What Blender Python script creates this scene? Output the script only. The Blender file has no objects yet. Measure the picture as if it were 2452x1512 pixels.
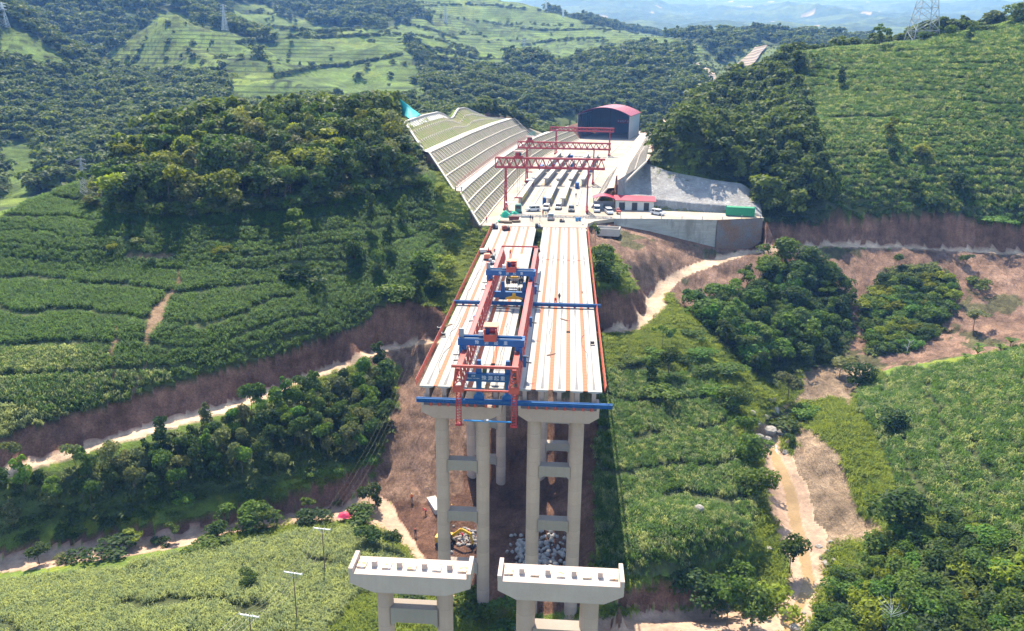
import bpy, bmesh, math, random
import numpy as np
from mathutils import Vector, Matrix
random.seed(7)
rng = np.random.default_rng(11)
SC = bpy.context.scene
COL = SC.collection
rad = math.radians

# ---------------------------------------------------------------- camera
W0, H0, F0 = 2452.0, 1512.0, 1907.0
PITCH, YAW, ROLL, CZ = rad(17.4), rad(3.75), rad(0.6), 44.0
fw = np.array([-math.sin(YAW)*math.cos(PITCH), math.cos(YAW)*math.cos(PITCH), -math.sin(PITCH)])
_r0 = np.array([math.cos(YAW), math.sin(YAW), 0.0]); _u0 = np.cross(_r0, fw)
RV = _r0*math.cos(ROLL) + _u0*math.sin(ROLL)
UV = -_r0*math.sin(ROLL) + _u0*math.cos(ROLL)
CAMP = np.array([0.0, 0.0, CZ])
cam = bpy.data.cameras.new('camera'); camo = bpy.data.objects.new('camera', cam); COL.objects.link(camo)
M = Matrix(((RV[0], UV[0], -fw[0], 0), (RV[1], UV[1], -fw[1], 0), (RV[2], UV[2], -fw[2], CZ), (0, 0, 0, 1)))
camo.matrix_world = M
cam.sensor_width = 36; cam.lens = 36*F0/W0; cam.clip_start = 1; cam.clip_end = 30000
SC.camera = camo

# ---------------------------------------------------------------- sky, sun, exposure
SUN_EL, SUN_AZ = rad(56), rad(-15)        # azimuth from +Y towards +X
wd = bpy.data.worlds.new('World'); SC.world = wd; wd.use_nodes = True
nt = wd.node_tree; nt.nodes.clear()
sky = nt.nodes.new('ShaderNodeTexSky'); sky.sky_type = 'NISHITA'; sky.sun_disc = False
sky.sun_elevation = SUN_EL; sky.sun_rotation = SUN_AZ
sky.air_density = 1.0; sky.dust_density = 1.2; sky.altitude = 600
bg = nt.nodes.new('ShaderNodeBackground'); bg.inputs['Strength'].default_value = 0.15
wo = nt.nodes.new('ShaderNodeOutputWorld')
nt.links.new(sky.outputs[0], bg.inputs[0]); nt.links.new(bg.outputs[0], wo.inputs[0])
sl = bpy.data.lights.new('sun', 'SUN'); sl.energy = 4.2; sl.angle = rad(0.53); sl.color = (1.0, 0.95, 0.87)
so = bpy.data.objects.new('sun', sl); COL.objects.link(so)
sd = Vector((math.sin(SUN_AZ)*math.cos(SUN_EL), math.cos(SUN_AZ)*math.cos(SUN_EL), math.sin(SUN_EL)))
so.rotation_euler = sd.to_track_quat('Z', 'Y').to_euler(); so.location = (0, 0, 200)
SC.view_settings.view_transform = 'Standard'; SC.view_settings.look = 'None'
SC.view_settings.exposure = 1.5; SC.view_settings.gamma = 1.0
cy = SC.cycles
cy.max_bounces = 6; cy.diffuse_bounces = 2; cy.glossy_bounces = 2; cy.transmission_bounces = 2
cy.volume_bounces = 0; cy.transparent_max_bounces = 6; cy.use_denoising = True
cy.caustics_reflective = False; cy.caustics_refractive = False

# ---------------------------------------------------------------- helpers: a photo position to a place in the world
def ray(x, y): return fw + RV*((x - W0/2)/F0) - UV*((y - H0/2)/F0)
def P(x, y, z=0.0):
    d = ray(x, y); return CAMP + d*((z - CZ)/d[2])
def PY(x, y, Y):
    d = ray(x, y); return CAMP + d*(Y/d[1])
def topx(p):
    v = np.asarray(p, float) - CAMP; z = v @ fw
    return W0/2 + F0*(v @ RV)/z, H0/2 - F0*(v @ UV)/z, z

def _hash(ix, iy, s):
    h = (ix.astype(np.int64)*374761393 + iy.astype(np.int64)*668265263 + s*974711) & 0x7fffffff
    h = ((h ^ (h >> 13))*1274126177) & 0x7fffffff
    return ((h ^ (h >> 16)) & 0xffff)/65535.0
def vnoise(x, y, s=0):
    x = np.asarray(x, float); y = np.asarray(y, float)
    ix = np.floor(x); iy = np.floor(y); fx = x - ix; fy = y - iy
    fx = fx*fx*(3 - 2*fx); fy = fy*fy*(3 - 2*fy)
    a = _hash(ix, iy, s); b = _hash(ix + 1, iy, s); c = _hash(ix, iy + 1, s); d = _hash(ix + 1, iy + 1, s)
    return (a*(1 - fx) + b*fx)*(1 - fy) + (c*(1 - fx) + d*fx)*fy
def fbm(x, y, o=4, s=0):
    t = 0; a = .5
    for i in range(o):
        t = t + a*(vnoise(x, y, s + i*17) - .5); x = x*2.03 + 5.1; y = y*2.03 + 9.7; a *= .5
    return t
def ridged(x, y, o=4, s=0):
    t = 0; a = .5
    for i in range(o):
        t = t + a*(1 - np.abs(2*vnoise(x, y, s + i*31) - 1)); x = x*2.03 + 3.3; y = y*2.03 + 1.9; a *= .5
    return t
def inpoly(px, py, poly):
    poly = np.asarray(poly, float); r = np.zeros(px.shape, bool); j = len(poly) - 1
    bb = (px >= poly[:, 0].min()) & (px <= poly[:, 0].max()) & (py >= poly[:, 1].min()) & (py <= poly[:, 1].max())
    idx = np.nonzero(bb)[0]; X = px[idx]; Y = py[idx]; q = np.zeros(X.shape, bool)
    for i in range(len(poly)):
        xi, yi = poly[i]; xj, yj = poly[j]
        if yi != yj:
            q ^= ((yi > Y) != (yj > Y)) & (X < (xj - xi)*(Y - yi)/(yj - yi) + xi)
        j = i
    r[idx] = q; return r

# ---------------------------------------------------------------- helpers: things, parts, meshes
def tag(o, label=None, cat=None, group=None, kind=None):
    if label: o['label'] = label
    if cat: o['category'] = cat
    if group: o['group'] = group
    if kind: o['kind'] = kind
    return o
def thing(name, label, cat, loc=(0, 0, 0), rz=0.0, group=None):
    o = bpy.data.objects.new(name, None); COL.objects.link(o); o.empty_display_size = .3
    o.location = loc; o.rotation_euler = (0, 0, rz); return tag(o, label, cat, group)
def dup(o, parent=None, loc=None, rz=None, label=None, group=None):
    c = o.copy(); COL.objects.link(c)
    if parent: c.parent = parent; c.matrix_parent_inverse = o.matrix_parent_inverse.copy()
    for ch in list(o.children): dup(ch, c)
    if loc is not None: c.location = loc
    if rz is not None: c.rotation_euler = (0, 0, rz)
    if label: c['label'] = label
    if group: c['group'] = group
    return c

class MB:
    """collects boxes, bars, tubes and sheets into one mesh"""
    def __init__(s): s.v = []; s.f = []; s.m = []; s.mi = 0
    def add(s, vs, fs):
        n = len(s.v); s.v += [tuple(v) for v in vs]; s.f += [tuple(i + n for i in f) for f in fs]; s.m += [s.mi]*len(fs); return s
    def box(s, x0, x1, y0, y1, z0, z1):
        return s.add([(x0, y0, z0), (x1, y0, z0), (x1, y1, z0), (x0, y1, z0), (x0, y0, z1), (x1, y0, z1), (x1, y1, z1), (x0, y1, z1)],
                     [(0, 3, 2, 1), (4, 5, 6, 7), (0, 1, 5, 4), (1, 2, 6, 5), (2, 3, 7, 6), (3, 0, 4, 7)])
    def bar(s, a, b, w, h=None, up=(0, 0, 1)):
        a = Vector(a); b = Vector(b); h = h or w; d = b - a
        if d.length < 1e-6: return s
        d.normalize(); u = Vector(up)
        if abs(d.dot(u)) > .98: u = Vector((0, 1, 0)) if abs(d.y) < .9 else Vector((1, 0, 0))
        sd_ = d.cross(u).normalized(); u = sd_.cross(d).normalized(); x = sd_*w/2; y = u*h/2
        return s.add([a - x - y, a + x - y, a + x + y, a - x + y, b - x - y, b + x - y, b + x + y, b - x + y],
                     [(0, 1, 2, 3), (7, 6, 5, 4), (0, 4, 5, 1), (1, 5, 6, 2), (2, 6, 7, 3), (3, 7, 4, 0)])
    def tube(s, pts, r, n=8, cap=True):
        pts = [Vector(p) for p in pts]; rs = r if isinstance(r, (list, tuple)) else [r]*len(pts)
        vs = []; ref = None
        for i, p in enumerate(pts):
            d = (pts[min(i + 1, len(pts) - 1)] - pts[max(i - 1, 0)]).normalized()
            if ref is None: ref = Vector((0, 0, 1)) if abs(d.z) < .9 else Vector((1, 0, 0))
            a = d.cross(ref).normalized(); b = d.cross(a).normalized()
            for k in range(n):
                t = 2*math.pi*k/n; vs.append(p + a*(rs[i]*math.cos(t)) + b*(rs[i]*math.sin(t)))
        fs = []
        for i in range(len(pts) - 1):
            for k in range(n):
                fs.append((i*n + k, i*n + (k + 1) % n, (i + 1)*n + (k + 1) % n, (i + 1)*n + k))
        if cap: fs.append(tuple(range(n))[::-1]); fs.append(tuple((len(pts) - 1)*n + k for k in range(n)))
        return s.add(vs, fs)
    def prism(s, prof, y0, y1, axis='y'):
        """profile (x,z) pushed along y, or (y,z) along x, or (x,y) along z"""
        n = len(prof)
        def mk(p, t): return (p[0], t, p[1]) if axis == 'y' else ((t, p[0], p[1]) if axis == 'x' else (p[0], p[1], t))
        vs = [mk(p, y0) for p in prof] + [mk(p, y1) for p in prof]
        fs = [tuple(range(n)), tuple(range(2*n - 1, n - 1, -1))] + [(i, n + i, n + (i + 1) % n, (i + 1) % n) for i in range(n)]
        return s.add(vs, fs)
    def quad(s, a, b, c, d): return s.add([a, b, c, d], [(0, 1, 2, 3)])
    def build(s, name, mat, parent=None, smooth=False, recalc=True):
        me = bpy.data.meshes.new(name); me.from_pydata(s.v, [], s.f)
        for m in (mat if isinstance(mat, (list, tuple)) else [mat]): me.materials.append(m)
        if any(s.m): me.polygons.foreach_set('material_index', s.m)
        if recalc:
            bm = bmesh.new(); bm.from_mesh(me); bmesh.ops.recalc_face_normals(bm, faces=bm.faces); bm.to_mesh(me); bm.free()
        if smooth: me.polygons.foreach_set('use_smooth', [True]*len(me.polygons))
        me.update()
        o = bpy.data.objects.new(name, me); COL.objects.link(o)
        if parent: o.parent = parent
        return o

# ---------------------------------------------------------------- materials
def new_mat(name):
    m = bpy.data.materials.new(name); m.use_nodes = True; n = m.node_tree; n.nodes.clear()
    out = n.nodes.new('ShaderNodeOutputMaterial'); b = n.nodes.new('ShaderNodeBsdfPrincipled')
    n.links.new(b.outputs[0], out.inputs[0]); return m, n, b
def mixc(n, fac, a, b, mode='MIX'):
    x = n.nodes.new('ShaderNodeMix'); x.data_type = 'RGBA'; x.blend_type = mode
    for s, v in ((x.inputs[0], fac), (x.inputs[6], a), (x.inputs[7], b)):
        if hasattr(v, 'links') or hasattr(v, 'is_linked'): n.links.new(v, s)
        elif isinstance(v, (int, float)): s.default_value = v
        else: s.default_value = (*v, 1) if len(v) == 3 else v
    return x.outputs[2]
def noise_n(n, scale, detail=4, rough=.6, vec=None, lo=.35, hi=.65):
    t = n.nodes.new('ShaderNodeTexNoise'); t.inputs['Scale'].default_value = scale; t.inputs['Detail'].default_value = detail
    t.inputs['Roughness'].default_value = rough
    if vec is not None: n.links.new(vec, t.inputs['Vector'])
    r = n.nodes.new('ShaderNodeMapRange'); r.inputs[1].default_value = lo; r.inputs[2].default_value = hi
    n.links.new(t.outputs[0], r.inputs[0]); return r.outputs[0]
def geo_pos(n, scale=(1, 1, 1), world=True):
    if world: g = n.nodes.new('ShaderNodeNewGeometry').outputs['Position']
    else: g = n.nodes.new('ShaderNodeTexCoord').outputs['Object']
    m = n.nodes.new('ShaderNodeMapping'); m.inputs['Scale'].default_value = scale; n.links.new(g, m.inputs[0]); return m.outputs[0]
def bump(n, b, h, strength=.5, dist=.2):
    x = n.nodes.new('ShaderNodeBump'); x.inputs['Strength'].default_value = strength; x.inputs['Distance'].default_value = dist
    n.links.new(h, x.inputs['Height']); n.links.new(x.outputs[0], b.inputs['Normal'])
def paint(name, c, rough=.5, metal=0.0, var=.25, scale=1.5, dirt=None, spec=.4):
    m, n, b = new_mat(name); p = geo_pos(n)
    f = noise_n(n, scale, 5, .65, p)
    d = dirt or tuple(x*(1 - var) for x in c)
    col = mixc(n, f, d, c); f2 = noise_n(n, scale*9, 3, .6, p, .3, .7); col = mixc(n, f2, tuple(x*.82 for x in c), col)
    m2 = n.nodes.new('ShaderNodeMix'); 
    n.links.new(col, b.inputs['Base Color']); b.inputs['Roughness'].default_value = rough; b.inputs['Metallic'].default_value = metal
    b.inputs['Specular IOR Level'].default_value = spec
    return m
def concrete(name, c=(.53, .385, .31), streak=True, stain=(.36, .255, .20), sc=.35):
    m, n, b = new_mat(name)
    f = noise_n(n, sc, 6, .65, geo_pos(n), .3, .72); col = mixc(n, f, stain, c)
    if streak:
        s = noise_n(n, 1.6, 5, .7, geo_pos(n, (1.6, 1.6, .06)), .45, .75); col = mixc(n, s, col, tuple(x*.72 for x in c))
    g = noise_n(n, 7, 4, .7, geo_pos(n), .3, .7); col = mixc(n, g, tuple(x*.86 for x in c), col)
    if streak:   # lift joints left by the formwork every 2.25 m, and pale pour bands between them
        sx = n.nodes.new('ShaderNodeSeparateXYZ'); n.links.new(geo_pos(n), sx.inputs[0]); dv = n.nodes.new('ShaderNodeMath'); dv.operation = 'DIVIDE'; dv.inputs[1].default_value = 2.25; n.links.new(sx.outputs[2], dv.inputs[0])
        fr = n.nodes.new('ShaderNodeMath'); fr.operation = 'FRACT'; n.links.new(dv.outputs[0], fr.inputs[0]); lt = n.nodes.new('ShaderNodeMath'); lt.operation = 'LESS_THAN'; lt.inputs[1].default_value = .045; n.links.new(fr.outputs[0], lt.inputs[0]); col = mixc(n, lt.outputs[0], col, tuple(x*.78 for x in c))
        fl = n.nodes.new('ShaderNodeMath'); fl.operation = 'FLOOR'; n.links.new(dv.outputs[0], fl.inputs[0]); wn = n.nodes.new('ShaderNodeTexWhiteNoise'); wn.noise_dimensions = '1D'; n.links.new(fl.outputs[0], wn.inputs['W']); col = mixc(n, wn.outputs[0], mixc(n, 1.0, col, (.9, .9, .9), 'MULTIPLY'), mixc(n, 1.0, col, (1.07, 1.06, 1.05), 'MULTIPLY'))
    n.links.new(col, b.inputs['Base Color']); b.inputs['Roughness'].default_value = .88; b.inputs['Specular IOR Level'].default_value = .2
    bump(n, b, g, .25, .03); return m
MAT = {}
MAT['conc'] = concrete('concrete')
MAT['conc_light'] = concrete('concrete_light', (.50, .46, .41), False, (.36, .32, .27), .5)
MAT['conc_white'] = concrete('concrete_white', (.56, .53, .49), False, (.42, .385, .34), .6)
MAT['orange'] = paint('orange_board', (.42, .088, .012), .6, var=.22, scale=.8)
MAT['blue'] = paint('blue_paint', (.012, .105, .30), .38, var=.3, scale=.6)
MAT['red'] = paint('red_paint', (.50, .085, .060), .42, var=.3, scale=.6)
MAT['crane_red'] = paint('crane_red', (.42, .035, .040), .45, var=.3, scale=.5)
MAT['roof_red'] = paint('roof_magenta', (.50, .045, .10), .35, var=.18, scale=.3)
MAT['white'] = paint('white_paint', (.75, .75, .74), .4, var=.12)
MAT['dark'] = paint('dark_steel', (.035, .035, .04), .5)
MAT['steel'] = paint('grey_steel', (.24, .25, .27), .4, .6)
MAT['grey'] = paint('grey_paint', (.28, .30, .33), .5)
MAT['yellow'] = paint('yellow_paint', (.62, .36, .02), .5)
MAT['green'] = paint('green_paint', (.02, .30, .14), .45)
MAT['wood'] = paint('wood', (.20, .13, .08), .8, var=.5, scale=2)
MAT['glass'] = paint('dark_glass', (.015, .02, .028), .08, var=.1, spec=.8)
MAT['rubber'] = paint('rubber', (.02, .02, .02), .85)
# ---------------------------------------------------------------- terrain: heights
CP = []
def _uv(p): return math.log(math.hypot(p[0], p[1])), math.atan2(p[0], p[1])
def line(pts, step=.022):
    """breakline; a vertex is (px,py,z), (px,py,'Y',dist) or ('w',x,y,z)"""
    ws = []
    for q in pts:
        if q[0] == 'w': ws.append(np.array(q[1:], float))
        elif q[2] == 'Y': ws.append(PY(q[0], q[1], q[3]))
        else: ws.append(P(*q))
    for a, b in zip(ws, ws[1:]):
        ua, ub = _uv(a), _uv(b); n = max(1, int(math.dist(ua, ub)/step))
        for i in range(n): CP.append(a + (b - a)*i/n)
    CP.append(ws[-1]); return ws
def bank(pts, tops, d=1.5, **k):
    """a line and, d metres behind it, the top of the bank above it as seen at heights `tops`"""
    line(pts, **k); t = []
    for q, y in zip(pts, tops):
        if y is None: continue
        p = P(*q); t.append((q[0], y, 'Y', p[1] + d))
    line(t, **k)
L = line
for p in [(-95, 60, -27), (-60, 60, -30), (-30, 60, -32), (-10, 58, -33.5), (12, 62, -37), (35, 60, -36), (60, 60, -29), (100, 60, -22),
          (-120, 20, -25), (-40, 25, -30), (0, 25, -33), (30, 25, -36), (90, 25, -26)]: CP.append(np.array(p, float))
# near-left maize field, creek, bank under the plantation
L([(-150, 1512, -29.5), (200, 1512, -31), (500, 1512, -32), (800, 1512, -33.4), (1000, 1512, -34.5)])
L([(-150, 1440, -31.5), (200, 1450, -32.8), (500, 1420, -33.8), (800, 1390, -35)])
L([(-250, 1440, -36.4), (-60, 1396, -36.7), (0, 1378, -36.8), (120, 1364, -36.9), (300, 1337, -37), (400, 1322, -37), (560, 1287, -37.1), (700, 1265, -37.2), (830, 1250, -37.3), (905, 1262, -36.5), (960, 1318, -36.8), (1010, 1375, -37.2), (1075, 1430, -37.4)])
L([(-250, 1418, -37), (-60, 1374, -37.3), (0, 1356, -37.4), (120, 1343, -37.5), (300, 1316, -37.6), (400, 1300, -37.6), (560, 1264, -37.7), (700, 1243, -37.8), (830, 1226, -37.9), (915, 1245, -38), (970, 1300, -38), (1030, 1380, -38.2), (1090, 1440, -38.4)])
bank([(-250, 1395, -37.2), (-60, 1348, -37.3), (0, 1338, -37.4), (120, 1312, -37.5), (227, 1299, -37.5), (367, 1284, -37.6), (497, 1258, -37.6), (640, 1230, -37.7), (720, 1215, -37.8), (817, 1200, -37.8)],
     [1365, 1322, 1312, 1282, 1270, 1248, 1220, 1188, 1166, 1140], 1.2)
# dirt road on the left and its cut bank
RZ = [(-250, 1205, -27.5), (-60, 1140, -26), (0, 1122, -25.5), (100, 1096, -25.2), (190, 1068, -25), (400, 1006, -24), (517, 974, -23.4), (667, 923, -22.4), (817, 865, -21), (880, 838, -20.3), (960, 818, -19.6), (1040, 812, -19)]
L([(x, y + (18 if x < 300 else 15), z) for x, y, z in RZ])
bank(RZ, [1120, 1066, 1048, 1020, 993, 932, 897, 856, 798, 778, 735, 745], 3.0)
# big maize slope, terrace, knoll
bank([(-250, 640, -6), (0, 612, -3.4), (200, 630, -3), (400, 624, -2.4), (600, 642, -3.4), (800, 650, -5.2), (860, 662, -6.6)], [620, 596, 612, 606, 624, 634, 646], 1.7)
L([(860, 664, -6.8), (960, 700, -9)])
L([(-250, 560, 'Y', 200), (0, 516, 'Y', 205), (100, 482, 'Y', 215), (190, 440, 'Y', 226)])
L([(200, 480, 6.3), (300, 500, 6.8), (400, 500, 7.5), (600, 490, 8.5), (800, 465, 10.2), (1000, 430, 11.5), (1040, 395, 13)])
L([(200, 452, 'Y', 232), (300, 395, 'Y', 243), (400, 350, 'Y', 253), (500, 325, 'Y', 258), (600, 312, 'Y', 263), (800, 300, 'Y', 272), (940, 303, 'Y', 282)])
L([(1100, 600, -6), (1080, 680, -10), (1060, 735, -14)]); L([(1000, 560, -1), (1000, 640, -5)])
L([(1125, 520, 0), (1135, 560, -3)])
L([('w', -130, 300, 5), ('w', -90, 330, 8), ('w', -60, 350, 6), ('w', -60, 380, 4)]); L([('w', -150, 250, -2), ('w', -190, 220, -6)])
# under the bridge
for p in [(-22, 104, -37.2), (-15, 104, -37.4), (-7, 104, -37.6), (0, 104, -37.6), (6, 104, -37), (10, 104, -35.2), (-22, 118, -37.4), (-12, 120, -37.8), (-4, 120, -38), (4, 120, -37), (8, 120, -34),
          (-20, 135, -37.6), (-12, 138, -38), (-6, 140, -38), (0, 140, -36), (5, 140, -32), (-22, 146, -35), (-14, 146, -37), (-8, 146, -37.6), (-1, 148, -34), (4, 150, -29),
          (-7, 165, -28), (-18, 163, -28.5), (0, 165, -26), (5, 165, -24), (-7, 180, -20), (-18, 178, -20), (3, 181, -20), (-7, 192, -19), (3, 192, -18.6), (-15, 192, -19), (-7, 199, -13), (-15, 200, -13), (3, 200, -13),
          (-7, 218, -5), (-18, 218, -5), (5, 218, -5), (5, 223, -2.2), (-7, 223, -2.2), (-19, 223, -2.2), (-22, 218, -5), (-24, 200, -10)]: CP.append(np.array(p, float))
L([(985, 850, -21.5), (945, 950, -26.5), (925, 1050, -31), (915, 1120, -35)]); L([(1030, 850, -21), (1010, 950, -26), (1000, 1050, -30.5), (1010, 1150, -35.5), (1020, 1200, -37.4)])
L([(880, 880, -23), (905, 960, -27.5), (880, 1060, -31), (870, 1140, -34.4)])
# yard edge, right platform, track
bank([(1500, 536, -2.6), (1634, 568, -6), (1714, 581, -8.6), (1801, 590, -9.8), (1867, 588, -9.4), (1991, 575, -8.6), (2168, 582, -8.6), (2452, 594, -8.6), (2750, 612, -8.6)],
     [None, None, None, 531, 540, 532, 520, 545, 560], 2.4)
L([(1640, 577, -6.6), (1714, 589, -9), (1801, 600, -10), (1867, 604, -10), (1991, 589, -9.6), (2168, 595, -9.6), (2301, 602, -9.6), (2452, 611, -9.6), (2750, 629, -9.6)])
bank([(1434, 783, -19), (1500, 772, -18.3), (1530, 748, -17.2), (1537, 706, -15.6)], [692, 694, 700, 690], 2)
L([(1537, 706, -15.6), (1584, 672, -13.6), (1634, 645, -12), (1701, 618, -10.6), (1767, 602, -9.4), (1801, 593, -9)])
L([(1434, 800, -19.4), (1534, 789, -18.6), (1594, 738, -17), (1602, 698, -15.4), (1634, 666, -13.6), (1717, 635, -11.4), (1794, 608, -9.6), (1867, 602, -9)])
L([(1420, 570, -3.5), (1470, 560, -3.2), (1560, 575, -5)]); L([(1430, 640, -7), (1500, 650, -8.5), (1600, 610, -8)])
# right hill
L([(1840, 500, 'Y', 262), (1960, 500, 'Y', 262), (2200, 480, 'Y', 264), (2452, 490, 'Y', 262), (2700, 500, 'Y', 260)])
L([(1760, 345, 'Y', 318), (1960, 300, 'Y', 305), (2200, 300, 'Y', 300), (2400, 300, 'Y', 296), (2700, 290, 'Y', 285)])
L([(1650, 332, 'Y', 345), (1700, 304, 'Y', 368), (1780, 245, 'Y', 384), (1850, 184, 'Y', 388), (1910, 134, 'Y', 388), (2000, 118, 'Y', 390), (2100, 112, 'Y', 392), (2200, 98, 'Y', 392), (2300, 87, 'Y', 390), (2380, 68, 'Y', 388), (2452, 48, 'Y', 384), (2700, 0, 'Y', 372)])
for X, Y, Z in [(60, 470, 18), (100, 480, 28), (160, 470, 30), (230, 460, 40), (320, 430, 50), (110, 560, 0), (200, 600, 5), (330, 560, 20)]: CP.append(np.array((X, Y, Z), float))
# right valley: stream, banks, lower maize hill
L([(2060, 862, 'Y', 201), (2200, 858, 'Y', 200), (2330, 845, 'Y', 196), (2452, 822, 'Y', 192), (2700, 830, 'Y', 188)])
L([(2050, 900, -29), (2140, 872, -27), (2300, 858, -23), (2452, 835, -18), (2700, 810, -12)])
L([(1930, 880, -30), (2060, 885, -30)]); L([(1640, 760, -18), (1720, 830, -22), (1800, 900, -26.5), (1850, 960, -29)])
L([(1900, 700, -18), (1960, 760, -24), (1990, 830, -28)]); L([(1760, 660, -14), (1860, 800, -23)]); L([(1680, 700, -16.4), (1760, 800, -22.5)])
L([(1821, 1060, -34.6), (1832, 1130, -35.4), (1846, 1200, -36.2), (1862, 1260, -36.8), (1882, 1310, -37.2), (1896, 1350, -37.6), (1890, 1400, -38), (1868, 1440, -38.3), (1855, 1512, -38.8)])
L([(1862, 1062, -34.6), (1892, 1105, -35.2), (1925, 1170, -36), (1948, 1240, -36.6), (1968, 1290, -37), (1976, 1340, -37.5), (1982, 1380, -37.9), (1958, 1415, -38.2), (1948, 1460, -38.4), (1915, 1512, -38.8)])
L([(1850, 1020, -33.2), (1910, 965, -31.8), (1960, 900, -30.4)]); L([(1920, 1020, -32.2), (2020, 960, -31)])
L([(1930, 1040, -32), (1985, 1080, -31.5), (2030, 1140, -32.5), (2050, 1220, -34), (2095, 1262, -34.5), (2060, 1300, -35.2)])
L([(2060, 960, -28.5), (2090, 1060, -29), (2110, 1150, -30), (2120, 1250, -31.5), (2090, 1310, -33)])
L([(2250, 950, -24), (2250, 1100, -25.5), (2280, 1250, -27.5)]); L([(2452, 900, -17), (2452, 1050, -19), (2452, 1250, -22.5), (2452, 1512, -26)]); L([(2700, 900, -9), (2700, 1200, -13), (2700, 1512, -17)])
L([(1990, 1420, -36.4), (2000, 1512, -36.6)]); L([(2200, 1400, -30.5), (2220, 1512, -31.5)])
# maize wedge right of the bridge
L([(1442, 812, -18.8), (1442, 880, -21.5), (1440, 950, -24.8), (1432, 1050, -28.2), (1424, 1150, -31), (1424, 1250, -32.6), (1430, 1390, -34)])
L([(1540, 800, -18.6), (1620, 735, -17), (1650, 770, -18.6), (1740, 850, -22.6), (1810, 950, -28), (1810, 1060, -31.6), (1818, 1150, -33), (1836, 1240, -34.4), (1800, 1300, -34.6), (1700, 1350, -34.4), (1600, 1385, -34.2), (1430, 1390, -34)])
L([(1560, 900, -23), (1600, 1050, -28.6), (1620, 1200, -31.8)])
L([(1800, 1340, -37.4), (1700, 1400, -37.8), (1600, 1440, -38), (1480, 1460, -38.2)])
L([(1090, 1450, -38.4), (1250, 1500, -38.6), (1500, 1500, -38.5), (1800, 1490, -38.6)]); L([('w', -20, 85, -36), ('w', -4, 85, -38.4), ('w', 20, 88, -38.6)])
L([(1000, 1470, -34.6), (1100, 1500, -36)])

# the yard between its two retaining slopes (both curve to the right)
def XL(Y): return np.interp(Y, [200, 225, 255, 330, 390, 430, 480, 520, 580], [-23.5, -24, -23, -19, -14, -9, 0, 8, 22])
def XR(Y): return np.interp(Y, [226, 262, 276, 330, 400, 489, 580], [6.5, 8.6, 10.2, 16.5, 26.5, 38.5, 55])
UTOP_Y = [262, 270, 300, 325, 336, 346, 352, 362, 378, 392, 410, 424]
UTOP_Z = [24, 25.6, 26.2, 26.0, 24.4, 22.2, 22.4, 25.6, 25.2, 23.2, 20.4, 18.2]
def prof_left(d, Y):      # d = distance left of the toe
    top = np.interp(Y, UTOP_Y, UTOP_Z); mid = np.interp(Y, [226, 436, 470, 520], [17.5, 17.5, 9, 8])
    z = np.interp(d, [0, 7.5, 10], [0, 8, 8])
    z = np.where(d > 10, 8 + (d - 10)/10.5*(mid - 8), z); z = np.where(d > 20.5, mid, z)
    return np.where(d > 23, mid + (d - 23)/9.5*(np.maximum(top, mid) - mid), z)
def ystart_left(d): return 224 + np.asarray(d)*1.45
def prof_right(d, Y): return np.interp(d, [0, 5, 9, 17, 20, 28, 33], [0, 6, 6.2, 14, 14.2, 22, 23])
def ystart_right(d): return 260 + np.asarray(d)*.62 + np.where(np.asarray(d) > 19, 68, 0)
for d in (0, 4, 7.5, 10, 15, 20.5, 23, 28, 32.5, 36):
    for Y in np.arange(224 + 1.45*d, 470 if d < 11 else 432, 8):
        CP.append(np.array((XL(Y) - d, Y, float(prof_left(min(d, 32.5), Y)) - .7)))
for d in (0, 5, 9, 17, 20, 28, 33):
    for Y in np.arange(261 + .62*d, 500, 8): CP.append(np.array((XR(Y) + d, Y, float(prof_right(d, Y)) - .7)))
for Y in np.arange(226, 600, 10):
    for t in np.linspace(0, 1, 5): CP.append(np.array((XL(Y) + (XR(Y) - XL(Y))*t, Y, -.6)))
for X in np.arange(8, 62, 5): CP.append(np.array((X, 248.0 if X < 50 else 251.0, -.6)))
SHOT_B = [(17, 262.5), (22, 259.5), (30, 258.5), (40, 257.5), (50, 256), (58, 253.5), (61.5, 250)]
SHOT_T = [(1480, 432, 9), (1545, 390, 12.2), (1600, 410, 10.5), (1700, 430, 8.2), (1775, 440, 7.4), (1808, 462, 4.6), (1824, 505, .6)]
for x, y in SHOT_B: CP.append(np.array((x, y - .6, -.6)))
L([(x, y, z - .3) for x, y, z in SHOT_T])

# background, left to right
L([(-300, 480, 'Y', 330), (0, 474, 'Y', 330), (100, 440, 'Y', 340)]); L([(-200, 350, 'Y', 420), (60, 346, 'Y', 425), (130, 372, 'Y', 400)])
L([(-300, 250, 'Y', 480), (0, 300, 'Y', 455), (150, 370, 'Y', 425), (260, 340, 'Y', 430), (360, 300, 'Y', 440)])
L([(-300, 0, 'Y', 620), (0, 38, 'Y', 610), (60, 74, 'Y', 605), (130, 116, 'Y', 598), (200, 168, 'Y', 588), (250, 220, 'Y', 565), (330, 245, 'Y', 530)])
L([(0, 180, 'Y', 530), (110, 250, 'Y', 500), (200, 290, 'Y', 480), (300, 290, 'Y', 470)])
L([(-300, 40, 'Y', 780), (0, 60, 'Y', 790), (110, 125, 'Y', 780), (215, 190, 'Y', 740), (230, 170, 'Y', 720)])
L([(-300, -60, 'Y', 1050), (0, -30, 'Y', 1050), (100, -20, 'Y', 1010), (250, -20, 'Y', 1010), (330, 5, 'Y', 930), (420, -5, 'Y', 1000), (520, 10, 'Y', 1040), (600, -10, 'Y', 1250)])
L([(420, 24, 'Y', 750), (350, 72, 'Y', 738), (285, 112, 'Y', 722), (232, 150, 'Y', 702)]); L([(420, 24, 'Y', 750), (380, 26, 'Y', 752)])
L([(240, 170, 'Y', 690), (330, 180, 'Y', 655), (420, 178, 'Y', 642), (500, 172, 'Y', 640)]); L([(430, 90, 'Y', 706), (470, 130, 'Y', 672)])
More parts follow.
